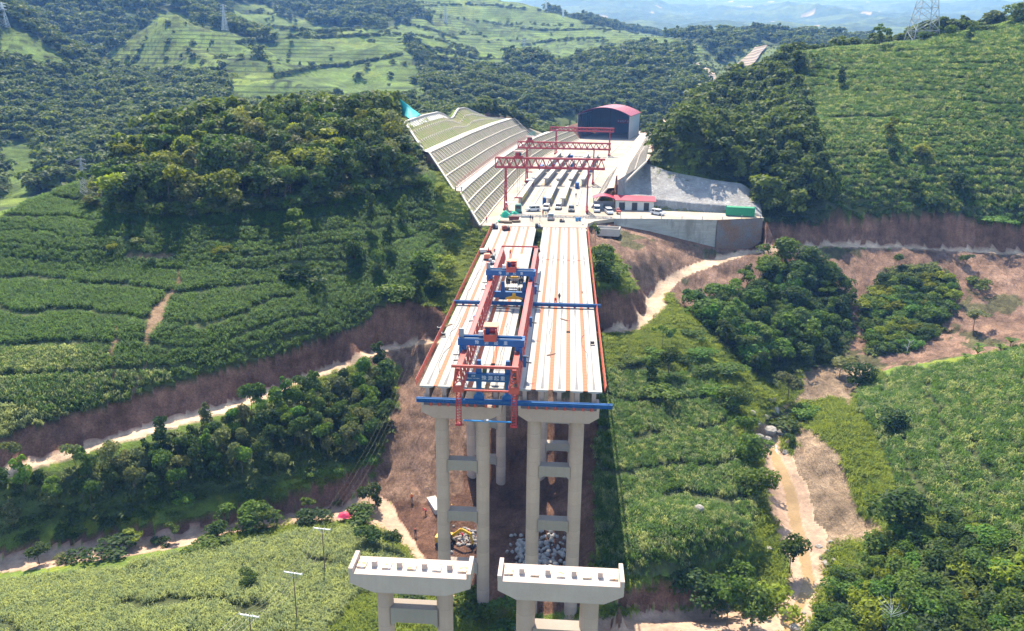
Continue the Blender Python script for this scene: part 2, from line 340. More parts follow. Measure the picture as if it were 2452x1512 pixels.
L([(420, 24, 'Y', 750), (460, 52, 'Y', 762), (500, 76, 'Y', 772), (540, 78, 'Y', 780), (580, 92, 'Y', 788), (645, 102, 'Y', 790)])
L([(540, 150, 'Y', 692), (600, 115, 'Y', 736), (660, 182, 'Y', 640), (724, 246, 'Y', 560)]); L([(540, 200, 'Y', 610), (600, 255, 'Y', 545), (650, 262, 'Y', 530)])
L([(645, 102, 'Y', 790), (700, 96, 'Y', 822), (800, 108, 'Y', 850), (900, 100, 'Y', 862), (970, 100, 'Y', 870), (985, 150, 'Y', 780), (1015, 205, 'Y', 670), (1025, 240, 'Y', 600)])
L([(660, 170, 'Y', 730), (760, 165, 'Y', 730), (860, 150, 'Y', 760), (960, 130, 'Y', 800)]); L([(760, 245, 'Y', 575), (860, 245, 'Y', 590), (960, 240, 'Y', 605)])
L([(450, 300, 'Y', 455), (560, 285, 'Y', 475), (700, 265, 'Y', 500), (850, 262, 'Y', 520), (1000, 262, 'Y', 540)]); L([(420, 262, 'Y', 520), (330, 270, 'Y', 500)])
L([(560, 40, 'Y', 1080), (650, 80, 'Y', 1000), (720, 90, 'Y', 960)]); L([(560, 5, 'Y', 1200), (700, 55, 'Y', 1120), (850, 68, 'Y', 1090), (980, 60, 'Y', 1100)])
L([(600, -50, 'Y', 1420), (720, -60, 'Y', 1450), (850, -55, 'Y', 1420), (930, -10, 'Y', 1300), (980, 20, 'Y', 1220), (1060, 75, 'Y', 1100), (1130, 105, 'Y', 1000), (1200, 145, 'Y', 880)])
L([(990, 70, 'Y', 1010), (1000, 130, 'Y', 850), (1040, 150, 'Y', 800), (1150, 180, 'Y', 770)])
L([(940, -8, 'Y', 1650), (1050, -12, 'Y', 1620), (1170, -2, 'Y', 1600), (1240, 10, 'Y', 1560), (1330, 38, 'Y', 1480), (1420, 66, 'Y', 1360), (1500, 80, 'Y', 1260), (1600, 96, 'Y', 1120), (1655, 106, 'Y', 1040), (1700, 140, 'Y', 930), (1740, 168, 'Y', 850)])
L([(1080, 50, 'Y', 1350), (1200, 80, 'Y', 1240), (1300, 110, 'Y', 1120)]); L([(1250, 140, 'Y', 960), (1400, 125, 'Y', 1040), (1560, 120, 'Y', 1030), (1640, 140, 'Y', 900)])
L([(1060, 200, 'Y', 740), (1200, 205, 'Y', 740), (1350, 195, 'Y', 760), (1500, 170, 'Y', 800), (1620, 170, 'Y', 800)])
L([(1040, 262, 'Y', 560), (1200, 288, 'Y', 540), (1300, 285, 'Y', 560), (1420, 275, 'Y', 600), (1550, 255, 'Y', 640), (1640, 215, 'Y', 700), (1690, 215, 'Y', 700)])
L([(1640, 240, 'Y', 610), (1720, 222, 'Y', 640), (1740, 200, 'Y', 720), (1800, 190, 'Y', 720)])
L([(1660, 150, 'Y', 860), (1720, 210, 'Y', 740)]); L([(1745, 160, 'Y', 900), (1800, 160, 'Y', 900), (1835, 112, 'Y', 960), (1900, 130, 'Y', 900)])
L([(1650, 122, 'Y', 1500), (1800, 126, 'Y', 1600), (1950, 122, 'Y', 1700), (2200, 115, 'Y', 1700), (2700, 100, 'Y', 1700)], .06)
L([(1300, 75, 'Y', 3000), (1700, 98, 'Y', 2600), (1950, 74, 'Y', 2700), (2070, 82, 'Y', 2600), (2200, 88, 'Y', 2600), (2300, 74, 'Y', 2800), (2700, 80, 'Y', 2600)], .06)
L([(1300, 60, 'Y', 4000), (1700, 66, 'Y', 4200), (2000, 62, 'Y', 4300), (2300, 52, 'Y', 4300), (2700, 60, 'Y', 4300)], .06)
L([(1250, 22, 'Y', 5900), (1340, 12, 'Y', 5900), (1440, 10, 'Y', 5800), (1520, 5, 'Y', 5800), (1650, 14, 'Y', 5900), (1750, 10, 'Y', 5900), (1830, 20, 'Y', 6000), (2000, 26, 'Y', 6000), (2150, 22, 'Y', 6100), (2300, 6, 'Y', 5900), (2452, 10, 'Y', 5900), (2700, 0, 'Y', 5900)], .06)
L([(1250, 5, 'Y', 7400), (1330, 7, 'Y', 7400), (1500, 8, 'Y', 7400), (1700, 12, 'Y', 7400), (1900, 0, 'Y', 7400), (2200, -2, 'Y', 7400), (2452, -4, 'Y', 7400), (2700, -4, 'Y', 7400)], .05)
L([(-300, 20, 'Y', 4000), (400, 20, 'Y', 4000), (900, 30, 'Y', 4000)], .1); L([(-300, 10, 'Y', 7400), (400, 10, 'Y', 7400), (900, 10, 'Y', 7400)], .1)

CP = np.array(CP); _U = np.log(np.hypot(CP[:, 0], CP[:, 1])); _V = np.arctan2(CP[:, 0], CP[:, 1])
# drop control points that fall on top of each other
_keep = []
for i in range(len(CP)):
    k = np.array(_keep, int)
    if not len(k) or np.min((_U[k] - _U[i])**2 + (_V[k] - _V[i])**2) > .0056**2: _keep.append(i)
KU, KV, KZ = _U[_keep], _V[_keep], CP[_keep, 2]
_sc = np.exp(KU)                                 # smooth in z / r, so far hills do not ring into near banks
def _phi(d2): return -np.sqrt(d2 + 3e-6)
_n = len(KU); _A = np.zeros((_n + 3, _n + 3))
_A[:_n, :_n] = _phi((KU[:, None] - KU)**2 + (KV[:, None] - KV)**2) - np.eye(_n)*1e-3
_Pm = np.stack([np.ones(_n), KU, KV], 1); _A[:_n, _n:] = _Pm; _A[_n:, :_n] = _Pm.T
_w = np.linalg.solve(_A, np.concatenate([KZ/_sc, np.zeros(3)]))
def rbf(u, v):
    out = np.empty(u.shape, np.float32); w = _w[:_n].astype(np.float32); ku = KU.astype(np.float32); kv = KV.astype(np.float32)
    for i in range(0, len(u), 12000):
        a = u[i:i + 12000].astype(np.float32)[:, None] - ku; a *= a
        b = v[i:i + 12000].astype(np.float32)[:, None] - kv; b *= b; a += b; a += 3e-6
        np.sqrt(a, out=a); out[i:i + 12000] = -(a @ w)
    return (out + _w[_n] + _w[_n + 1]*u + _w[_n + 2]*v)*np.exp(u)

AZ0, AZ1, NA = rad(-50), rad(44), 930
RR = np.concatenate([np.exp(np.arange(math.log(20), math.log(60), .02)), np.exp(np.arange(math.log(60), math.log(430), .0049)), np.exp(np.arange(math.log(430), math.log(1700), .0075)), np.exp(np.arange(math.log(1700), math.log(8600), .013))])
NR = len(RR); AA = np.linspace(AZ0, AZ1, NA)
GU, GV = np.meshgrid(np.log(RR), AA, indexing='ij')
GX = (np.exp(GU)*np.sin(GV)).ravel(); GY = (np.exp(GU)*np.cos(GV)).ravel()
GZ = rbf(GU.ravel(), GV.ravel()).astype(float)
GR = np.hypot(GX, GY)
# small relief: gullies and lumps near, ridges and valleys far
_near = np.clip((420 - GR)/200, 0, 1)
GZ += _near*(fbm(GX/9, GY/9, 3, 3)*1.1)
_midd = np.clip((GR - 330)/250, 0, 1)*np.clip((2200 - GR)/900, 0, 1)
GZ += _midd*((ridged(GX/170, GY/170, 4, 9) - .52)*26 + fbm(GX/40, GY/40, 3, 5)*4 - np.clip(ridged(GX/34, GY/90, 2, 99) - .42, 0, 1)*14)
_far = np.clip((GR - 1800)/1200, 0, 1)
GZ += _far*((ridged(GX/900, GY/900, 5, 21) - .62)*np.clip(GR/14, 0, 420)*.62*np.clip((6900 - GR)/900, .12, 1))
def flat_regions(X, Y, Z):
    dl = XL(Y) - X; dr = X - XR(Y)
    m = (dl > -1) & (dl < 32.5) & (Y > ystart_left(dl)) & (Y < np.where(dl < 11, 560, 432))
    Z = np.where(m, prof_left(np.clip(dl, 0, 40), Y) - .8, Z)
    m2 = (dr > -1) & (dr < np.where(Y < 345, 18, 32)) & (Y > ystart_right(dr)) & (Y < 520)
    Z = np.where(m2, prof_right(np.clip(dr, 0, 40), Y) - .8, Z)
    m3 = (dl <= 0) & (dr <= 0) & (Y > 225.5) & (Y < 600)
    m4 = (X > 5) & (X < 61) & (Y > np.interp(X, [5, 8, 16, 46, 61], [226, 236, 242.6, 243.4, 249.5])) & (Y < np.interp(X, [5, 9, 17, 30, 50, 58, 62], [262, 262, 261.5, 257.5, 255, 252.5, 249]))
    return np.where(m3 | m4, -.5, Z), m | m2, m3 | m4
GZ, M_SLOPE, M_YARD = flat_regions(GX, GY, GZ)
# keep the ground under the sprayed-concrete face and in front of the retaining wall
_bt = [np.array((x, y, -.3)) for x, y in SHOT_B]; _tp = [P(x, y, z) for x, y, z in SHOT_T]
SHOT = []; NU, NV = 70, 26
for i in range(NU + 1):
    t = i/NU*6; k = min(int(t), 5); f = t - k; a = _bt[k]*(1 - f) + _bt[k + 1]*f; b = _tp[k]*(1 - f) + _tp[k + 1]*f
    for j in range(NV + 1):
        v = j/NV; hz = np.interp(v, [0, .28, .36, 1], [0, .06, .24, 1]); vz = np.interp(v, [0, .28, .36, 1], [0, .34, .37, 1]); SHOT.append(a + (b - a)*np.array((hz, hz, vz)))
SHOT = np.array(SHOT)
_i = np.nonzero((GX > 14) & (GX < 66) & (GY > 245) & (GY < 285))[0]
_d = (GX[_i, None] - SHOT[:, 0])**2 + (GY[_i, None] - SHOT[:, 1])**2; _k = _d.argmin(1); _m = _d.min(1) < 1.4**2
GZ[_i[_m]] = np.minimum(GZ[_i[_m]], SHOT[_k[_m], 2] - 1.1)
_yl = np.interp(GX, [5, 8, 16, 46, 61.5], [225.9, 236, 242.4, 243.2, 249]); _wb = np.interp(GX, [13, 15, 26, 36, 46, 61], [-.8, -1.2, -3.3, -5.6, -7.9, -8.9])
_m = (GX > 13) & (GX < 62) & (GY > _yl - 16) & (GY < _yl + 1.6); GZ[_m] = np.minimum(GZ[_m], (_wb - .3 + np.maximum(0, _yl - 2.4 - GY)*.4)[_m])
_m = (GX > 13) & (GX < 62) & (GY > _yl - 5) & (GY < _yl + 1.6); GZ[_m] = np.maximum(GZ[_m], (_wb - .35 - np.maximum(0, _yl - GY)*.28)[_m])

# ---------------------------------------------------------------- terrain: what grows or lies where
def to_px(X, Y, Z):
    v = np.stack([X, Y, Z - CZ]); z = fw @ v
    z = np.where(z < 1, 1, z)
    return W0/2 + F0*(RV @ v)/z, H0/2 - F0*(UV @ v)/z
PXX, PYY = to_px(GX, GY, GZ)
_jx = fbm(GX/5, GY/5, 3, 41)*np.clip(2600/np.maximum(GR, 60), 1, 16); _jy = fbm(GX/5, GY/5, 3, 47)*np.clip(2000/np.maximum(GR, 60), 1, 12)
SCRUB, CORN, DIRT, ROAD, CREEK, GRASS, WOODS, FARCORN, FARWOODS, MOUNT, CUT, MUD, SAND, BRUSH, WATER = range(15)
CLS = np.full(GX.shape, GRASS, np.int32)
CLS[GR > 320] = FARWOODS; CLS[GR > 1900] = MOUNT
def reg(c, poly, r0=0, r1=1e9, jit=1.0):
    m = inpoly(PXX + _jx*jit, PYY + _jy*jit, poly) & (GY > r0 - 6) & (GY < r1 + 6); CLS[m] = c
# far
reg(FARCORN, [(0, 30), (60, 72), (135, 120), (200, 168), (60, 160), (0, 140)], 500, 640)
reg(FARCORN, [(0, 345), (60, 340), (130, 370), (130, 405), (60, 480), (0, 520)], 300, 450)
reg(FARCORN, [(422, 15), (470, 55), (540, 75), (600, 92), (655, 105), (600, 115), (660, 180), (730, 250), (560, 250), (530, 180), (540, 150), (500, 178), (420, 182), (330, 182), (240, 178), (225, 150), (290, 108), (350, 68), (390, 20)], 540, 900)
reg(FARCORN, [(600, 110), (700, 92), (800, 104), (900, 96), (975, 95), (990, 150), (1020, 205), (1030, 262), (760, 262), (720, 245), (660, 182)], 540, 950)
reg(FARCORN, [(550, 10), (640, 12), (760, 60), (900, 70), (980, 55), (960, 20), (1060, 70), (1210, 150), (1230, 180), (1100, 175), (1010, 150), (1000, 100), (960, 95), (800, 102), (700, 92), (640, 95), (560, 60)], 780, 1350)
reg(FARCORN, [(940, -20), (1250, 5), (1340, 35), (1430, 62), (1660, 100), (1740, 165), (1690, 170), (1640, 125), (1560, 115), (1400, 140), (1280, 175), (1200, 160), (1060, 70)], 850, 1750)
reg(FARWOODS, [(860, -30), (1000, 22), (980, 60), (900, 60), (760, 52), (680, 40), (600, -10)], 950, 1700)
reg(SCRUB, [(1640, 140), (1680, 140), (1740, 150), (1800, 100), (1880, 100), (1880, 200), (1760, 270), (1640, 275), (1650, 225), (1690, 215)], 500, 1050)
reg(SCRUB, [(1280, 300), (1380, 270), (1400, 300), (1330, 320), (1250, 330)], 440, 800)
# near left
reg(CORN, [(-300, 540), (0, 520), (100, 475), (195, 440), (200, 470), (300, 503), (400, 500), (600, 492), (800, 466), (1000, 430), (1040, 420), (1060, 560), (1060, 700), (1000, 735), (900, 745), (868, 792), (817, 797), (667, 854), (500, 901), (320, 954), (140, 1007), (0, 1048), (-300, 1110)], 100, 262)
reg(WOODS, [(195, 470), (190, 440), (240, 370), (330, 320), (420, 270), (600, 235), (960, 230), (1030, 300), (1040, 395), (1000, 445), (800, 484), (600, 512), (400, 520), (300, 518)], 200, 340)
reg(GRASS, [(1040, 420), (1150, 520), (1165, 570), (1130, 640), (1090, 700), (1060, 740), (1050, 560)], 170, 262)
reg(BRUSH, [(-300, 1230), (0, 1170), (190, 1112), (400, 1052), (517, 1018), (667, 966), (817, 906), (880, 880), (950, 880), (940, 950), (925, 1050), (900, 1085), (817, 1110), (720, 1138), (640, 1164), (497, 1188), (367, 1214), (227, 1242), (120, 1258), (0, 1284), (-300, 1342)], 95, 190)
reg(CORN, [(-300, 1468), (0, 1400), (120, 1386), (300, 1359), (560, 1309), (700, 1285), (830, 1268), (890, 1288), (950, 1332), (990, 1378), (900, 1400), (830, 1440), (800, 1530), (-300, 1530)], 60, 150)
reg(GRASS, [(1000, 1365), (1100, 1450), (1180, 1530), (780, 1530), (830, 1440), (900, 1400)], 50, 130)
# dirt: cut banks, road, track, slopes
reg(CUT, [(-300, 1105), (0, 1046), (140, 1007), (320, 954), (500, 900), (667, 853), (817, 797), (870, 778), (900, 745), (960, 725), (1060, 735), (1070, 760), (1060, 812), (960, 822), (880, 842), (817, 870), (667, 928), (517, 980), (400, 1012), (190, 1075), (0, 1130), (-300, 1210)], 95, 235)
reg(DIRT, [(880, 842), (1060, 815), (1150, 830), (1150, 1330), (1030, 1290), (1020, 1215), (915, 1205), (870, 1190), (905, 1110), (925, 1050), (945, 950), (962, 870), (890, 880)], 110, 215)
reg(ROAD, [(-300, 1205), (0, 1121), (190, 1067), (400, 1005), (517, 973), (667, 922), (817, 864), (880, 837), (960, 817), (1070, 810), (1070, 824), (960, 834), (885, 856), (817, 887), (667, 946), (517, 997), (400, 1031), (190, 1092), (0, 1148), (-300, 1233)], 95, 235, .35)
reg(CUT, [(-300, 1395), (0, 1334), (120, 1309), (227, 1296), (367, 1280), (497, 1255), (640, 1226), (720, 1211), (817, 1196), (870, 1185), (900, 1105), (817, 1142), (720, 1180), (640, 1206), (497, 1236), (367, 1262), (227, 1280), (120, 1297), (0, 1318), (-300, 1375)], 100, 170)
reg(CREEK, [(-300, 1432), (0, 1372), (120, 1359), (300, 1333), (400, 1318), (560, 1281), (700, 1260), (835, 1245), (903, 1264), (965, 1315), (1020, 1385), (1100, 1460), (1140, 1530), (1090, 1420), (1000, 1300), (960, 1225), (915, 1195), (870, 1187), (817, 1198), (720, 1213), (640, 1228), (497, 1257), (367, 1282), (227, 1298), (120, 1312), (0, 1337), (-300, 1397)], 60, 180, .5)
reg(MUD, [(930, 1200), (1020, 1205), (1100, 1180), (1440, 950), (1424, 1150), (1424, 1400), (1480, 1440), (1300, 1470), (1130, 1440), (1020, 1345), (985, 1290)], 95, 175)
reg(DIRT, [(1130, 800), (1440, 810), (1436, 1040), (1240, 1040), (1140, 1180), (1110, 1000)], 110, 215)
reg(MUD, [(1125, 1010), (1440, 985), (1424, 1200), (1424, 1400), (1100, 1210)], 95, 190)
# near right
reg(DIRT, [(1405, 545), (1480, 526), (1600, 540), (1640, 570), (1720, 584), (1801, 594), (1740, 612), (1634, 646), (1590, 672), (1540, 704), (1534, 750), (1500, 775), (1430, 785)], 175, 260)
reg(GRASS, [(1430, 590), (1460, 595), (1500, 640), (1530, 690), (1500, 704), (1415, 690), (1412, 600)], 175, 245)
reg(CUT, [(1412, 690), (1500, 700), (1530, 692), (1540, 705), (1534, 750), (1500, 775), (1430, 786)], 175, 225)
reg(CUT, [(1720, 530), (1827, 526), (1900, 538), (1981, 531), (2134, 519), (2285, 513), (2345, 530), (2452, 545), (2700, 560), (2700, 608), (2452, 595), (2168, 583), (1991, 576), (1867, 590), (1801, 594), (1714, 584)], 195, 262)
reg(CORN, [(1905, 128), (2000, 115), (2100, 110), (2200, 95), (2300, 84), (2380, 64), (2452, 42), (2720, -10), (2720, 560), (2452, 545), (2345, 530), (2285, 514), (2134, 521), (1990, 524), (1960, 420), (1915, 280)], 230, 402)
reg(WOODS, [(1910, 128), (1915, 280), (1960, 420), (1990, 530), (1900, 540), (1830, 525), (1822, 500), (1800, 450), (1700, 425), (1560, 385), (1575, 340), (1660, 300), (1780, 228), (1850, 168)], 255, 420)
reg(DIRT, [(1640, 660), (1717, 634), (1794, 607), (1867, 600), (1991, 584), (2168, 590), (2452, 606), (2720, 625), (2720, 860), (2452, 835), (2330, 850), (2140, 880), (2050, 905), (1930, 890), (1850, 900), (1740, 840), (1640, 760), (1602, 700)], 160, 248)
reg(WOODS, [(1655, 765), (1700, 735), (1770, 700), (1850, 640), (1960, 640), (2030, 710), (2050, 800), (1990, 870), (1900, 890), (1850, 930), (1760, 860)], 160, 245)
reg(BRUSH, [(2090, 680), (2170, 628), (2240, 624), (2285, 690), (2270, 750), (2235, 810), (2180, 840), (2080, 850), (2060, 760)], 160, 240)
reg(GRASS, [(1434, 812), (1540, 800), (1600, 745), (1640, 735), (1730, 835), (1810, 900), (1850, 960), (1840, 1060), (1850, 1200), (1890, 1420), (1870, 1512), (1780, 1480), (1700, 1430), (1480, 1440), (1430, 1400), (1424, 1150), (1436, 950)], 90, 205)
reg(CORN, [(1444, 890), (1530, 862), (1600, 900), (1700, 880), (1750, 1000), (1770, 1100), (1800, 1180), (1815, 1240), (1780, 1300), (1700, 1345), (1600, 1380), (1436, 1385), (1424, 1200), (1430, 1050)], 90, 205)
reg(CUT, [(1700, 1380), (1800, 1380), (1840, 1440), (1700, 1450), (1480, 1462), (1480, 1420), (1600, 1395)], 85, 125)
reg(ROAD, [(1420, 806), (1534, 792), (1594, 741), (1602, 700), (1634, 667), (1717, 636), (1794, 609), (1867, 605), (1991, 591), (2168, 597), (2301, 604), (2452, 613), (2720, 631), (2720, 612), (2452, 594), (2168, 582), (1991, 575), (1867, 588), (1801, 589), (1714, 579), (1634, 566), (1500, 529), (1495, 534), (1634, 574), (1714, 588), (1790, 597), (1740, 609), (1701, 617), (1634, 644), (1584, 671), (1537, 704), (1530, 746), (1500, 770), (1420, 783)], 170, 262, .4)
reg(SAND, [(1920, 885), (2075, 872), (2090, 890), (2050, 940), (2030, 985), (2070, 1060), (2060, 1080), (1990, 1030), (1915, 1010), (1860, 1062), (1815, 1064), (1800, 1030), (1850, 990), (1915, 945)], 120, 215)
reg(GRASS, [(1900, 965), (2000, 955), (2060, 985), (2100, 1060), (2110, 1160), (2120, 1240), (2090, 1250), (2050, 1230), (2030, 1150), (1990, 1060), (1940, 1010), (1885, 1000)], 110, 190)
reg(SAND, [(1910, 1020), (1955, 1035), (2010, 1080), (2030, 1150), (2055, 1235), (2100, 1248), (2110, 1275), (2060, 1300), (2010, 1310), (1985, 1340), (1960, 1290), (1948, 1240), (1925, 1170), (1892, 1105)], 105, 170)
reg(CREEK, [(1816, 1060), (1862, 1058), (1894, 1100), (1930, 1165), (1952, 1240), (1972, 1285), (1990, 1345), (1986, 1385), (1962, 1420), (1952, 1462), (1920, 1530), (1840, 1530), (1866, 1445), (1886, 1400), (1890, 1350), (1876, 1310), (1856, 1262), (1840, 1200), (1828, 1130)], 80, 175, 2.2)
reg(CREEK, [(1470, 1475), (1540, 1462), (1700, 1455), (1850, 1470), (1850, 1530), (1100, 1530), (1240, 1490)], 60, 118, .5)
reg(CORN, [(2050, 935), (2150, 890), (2300, 872), (2380, 848), (2452, 830), (2720, 820), (2720, 1530), (2452, 1300), (2330, 1240), (2200, 1230), (2150, 1170), (2110, 1060), (2060, 980)], 60, 200)
reg(BRUSH, [(2170, 1262), (2330, 1262), (2452, 1300), (2720, 1410), (2720, 1540), (1945, 1540), (1985, 1460), (2015, 1425), (2020, 1385), (2075, 1345), (2125, 1305)], 60, 150)
_dl = XL(GY) - GX
CLS[M_SLOPE | M_YARD] = CUT
CLS[(GX > 13) & (GX < 62) & (GY > _yl - 2.4) & (GY <= _yl + .2)] = CUT
_dr = GX - XR(GY); CLS[(_dl < 34) & (_dr < np.where(GY < 345, 18, 30)) & (GY > np.maximum(262, 222 + 1.45*_dl)) & (GY < 432) & ~np.isin(CLS, (WOODS,))] = CUT
CLS[(GX > -25) & (GX < 52) & (GY > 425) & (GY < 590) & (_dl < 14) & (_dr < 20)] = CUT
CLS[(_dl > 34) & (_dl < 46) & (GY > 285) & (GY < 420)] = WOODS; CLS[(_dl > 31) & (_dl < 35) & (GY > 268) & (GY < 420)] = GRASS
# steep faces are bare earth, never road or stream
_S = GZ.reshape(NR, NA); _sl = np.zeros_like(_S); _sl[:-1] = np.abs(np.diff(_S, axis=0))/np.diff(RR)[:, None]; _sl[1:] = np.maximum(_sl[1:], _sl[:-1]); _sl = _sl.ravel()
CLS[np.isin(CLS, (ROAD, CREEK)) & (_sl > 1.0) & (GR < 330)] = CUT
reg(WATER, [(1835, 1075), (1855, 1075), (1890, 1130), (1912, 1200), (1925, 1270), (1938, 1320), (1952, 1390), (1940, 1430), (1915, 1470), (1900, 1530), (1868, 1530), (1890, 1465), (1915, 1420), (1925, 1385), (1912, 1330), (1900, 1280), (1886, 1215), (1870, 1150)], 80, 175, .8)
# rain gullies cut into the bare slopes
_e = np.isin(CLS, (DIRT, CUT, SAND)) & ~M_YARD & ~M_SLOPE & (GR < 300) & ~((GX > 10) & (GX < 66) & (GY > 236)); _rd = np.isin(CLS, (ROAD, CREEK, WATER)).reshape(NR, NA)
for _ in range(3): _rd[1:-1, 1:-1] |= _rd[:-2, 1:-1] | _rd[2:, 1:-1] | _rd[1:-1, :-2] | _rd[1:-1, 2:]
_k = np.where(_e & ~_rd.ravel(), 1.0, 0).reshape(NR, NA)
for _ in range(3): _k[1:-1, 1:-1] = (_k[:-2, 1:-1] + _k[2:, 1:-1] + _k[1:-1, :-2] + _k[1:-1, 2:] + _k[1:-1, 1:-1])/5
_wx = GX + fbm(GX/9, GY/9, 2, 93)*5
GZ -= _k.ravel()*(np.clip(ridged(_wx/3.6, GY/17, 3, 95) - .42, 0, 1)*2.6 + ridged(_wx/1.3, GY/6, 2, 97)*.45 - .45)
# bare gullies between the maize rows
_g = ((vnoise(GX/3.4, GY/26, 71) > .90) & (vnoise(GX/30, GY/30, 73) > .62)) | ((vnoise(GX/14, GZ/1.3, 75) > .94) & (vnoise(GX/40, GY/40, 77) > .5))
BARE = (CLS == CORN) & _g & (GR > 120) & ~((GX < 24) & (GX > 0) & (GY < 200)) & ~((GX > 40) & (GY > 230) & (vnoise(GX/3.0, GY/40, 79) < .80))
for _p in ([(430, 642), (442, 648), (432, 692), (410, 722), (388, 765), (368, 800), (352, 840), (346, 835), (352, 780), (358, 740), (386, 716), (414, 690)], [(280, 765), (288, 800), (278, 860), (276, 925), (266, 920), (264, 830)], [(350, 860), (340, 905), (322, 950), (312, 950), (330, 890)], [(300, 610), (420, 604), (420, 622), (300, 626)]):
    BARE |= inpoly(PXX + _jx*1.5, PYY + _jy, _p) & (CLS == CORN) & (GY < 260)

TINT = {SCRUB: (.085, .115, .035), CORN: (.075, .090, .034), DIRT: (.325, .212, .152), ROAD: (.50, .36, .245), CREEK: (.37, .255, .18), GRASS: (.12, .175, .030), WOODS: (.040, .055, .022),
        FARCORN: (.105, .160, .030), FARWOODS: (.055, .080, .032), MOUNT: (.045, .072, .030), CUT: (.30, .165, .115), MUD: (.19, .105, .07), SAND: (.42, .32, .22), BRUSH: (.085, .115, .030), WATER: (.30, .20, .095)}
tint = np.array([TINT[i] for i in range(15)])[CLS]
tint[BARE] = (.20, .135, .085)
_v = (1 + fbm(GX/16, GY/16, 4, 51)*.9)[:, None]; tint = tint*np.clip(_v, .55, 1.5)
# far fields: plots of slightly different green, hedges and terrace edges along the contours
fc = CLS == FARCORN
_t = np.abs(((GZ + fbm(GX/60, GY/60, 3, 61)*26)/6.0) % 1 - .5) < .09
_r = (vnoise(GX/130, GY/130, 63) > .5)
tint[fc & _t & _r] *= .38
_h = np.abs(((GZ + fbm(GX/120, GY/120, 2, 65)*30)/31.0) % 1 - .5) < .018; tint[fc & _h] *= .35
_f2 = ridged(GX/26, GY/60, 3, 69); tint[fc] *= np.clip(.72 + .75*(_f2[fc] - .25), .5, 1.25)[:, None]
tint[fc & (fbm(GX/60, GY/60, 3, 67) > .14)] *= np.array([1.25, 1.12, 1.0])
mt = CLS == MOUNT
tint[mt & (fbm(GX/260, GY/260, 4, 81) > .07)] *= np.array([1.7, 1.55, 1.25])
tint[mt & (fbm(GX/170, GY/170, 3, 83) > .27)] = (.34, .28, .22)
dt = CLS == DIRT; tint[dt & (fbm(GX/9, GY/9, 4, 87) > .11) & (GX > 0)] = (.150, .145, .070); tint[dt & (fbm(GX/3, GY/3, 3, 89) > .17)] *= .72
gr = CLS == GRASS
tint[gr & (fbm(GX/4, GY/4, 3, 85) > .12)] *= np.array([1.5, 1.25, .9])

# ---------------------------------------------------------------- terrain: meshes, one per kind of surface
def ground_mat(name, rough, b1, b2, bs, streak=None, fine=.25, terr=False):
    m, n, b = new_mat(name)
    a = n.nodes.new('ShaderNodeAttribute'); a.attribute_name = 'tint'
    p = geo_pos(n); f = noise_n(n, b1, 8, .7, p, .3, .7); f2 = noise_n(n, b2, 6, .7, p, .3, .7)
    col = mixc(n, f, (1 - fine*1.6,)*3, (1 + fine,)*3); col = mixc(n, 1.0, a.outputs['Color'], col, 'MULTIPLY')
    c2 = mixc(n, f2, (1 - fine, 1 - fine, 1 - fine*.9), (1 + fine*1.2, 1 + fine, 1 + fine*.8)); col = mixc(n, 1.0, col, c2, 'MULTIPLY')
    h = f2
    if terr:   # terrace edges and crop rows following the contours
        g = n.nodes.new('ShaderNodeTexWave'); g.bands_direction = 'Z'; g.inputs['Scale'].default_value = .085; g.inputs['Distortion'].default_value = 14; g.inputs['Detail'].default_value = 3; g.inputs['Detail Scale'].default_value = .25
        n.links.new(geo_pos(n, (.06, .06, 1)), g.inputs['Vector']); w = ramp(n, g.outputs[0], .10, .32); k = noise_n(n, .012, 3, .5, p, .42, .56)
        col = mixc(n, mathn(n, 'MULTIPLY', k, mathn(n, 'SUBTRACT', 1.0, w)), col, mixc(n, 1.0, col, (.42, .46, .5), 'MULTIPLY'))
    if streak:
        s = noise_n(n, streak, 7, .72, geo_pos(n, (1, .35, .16)), .3, .72); col = mixc(n, s, mixc(n, 1.0, col, (.62, .58, .55), 'MULTIPLY'), col); h = s
    n.links.new(col, b.inputs['Base Color']); b.inputs['Roughness'].default_value = rough; b.inputs['Specular IOR Level'].default_value = .15
    if bs: bump(n, b, h, bs[0], bs[1])
    return m
def ramp(n, v, lo, hi):
    r = n.nodes.new('ShaderNodeMapRange'); r.inputs[1].default_value = lo; r.inputs[2].default_value = hi; n.links.new(v, r.inputs[0]); return r.outputs[0]
def mathn(n, op, a, b):
    x = n.nodes.new('ShaderNodeMath'); x.operation = op
    for s_, v in ((x.inputs[0], a), (x.inputs[1], b)):
        if isinstance(v, (int, float)): s_.default_value = v
        else: n.links.new(v, s_)
    return x.outputs[0]
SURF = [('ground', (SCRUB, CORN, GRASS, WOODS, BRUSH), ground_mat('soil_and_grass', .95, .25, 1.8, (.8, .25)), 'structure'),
        ('dirt_slope', (DIRT, CUT, MUD, SAND), ground_mat('red_earth', .95, .18, 3.2, (1.0, .9), .7, .42), 'structure'),
        ('dirt_road', (ROAD,), ground_mat('road_sand', .95, .3, 1.5, (.5, .12)), 'structure'),
        ('stream_bed', (CREEK,), ground_mat('stream_sand', .75, .22, 1.1, (.5, .15)), 'structure'),
        ('stream_water', (WATER,), ground_mat('muddy_water', .12, .3, 2.2, (.25, .06), None, .12), 'structure'),
        ('hillside', (FARCORN, FARWOODS), ground_mat('far_fields', .95, .05, .30, (.7, 1.6), None, .28, True), 'structure'),
        ('far_mountains', (MOUNT,), ground_mat('mountain', .95, .004, .02, (.8, 12)), 'structure')]
ii, jj = np.meshgrid(np.arange(NR - 1), np.arange(NA - 1), indexing='ij'); _q = (ii*NA + jj).ravel()
FQ = np.stack([_q, _q + 1, _q + NA + 1, _q + NA], 1)
FC = CLS[FQ[:, 0]]
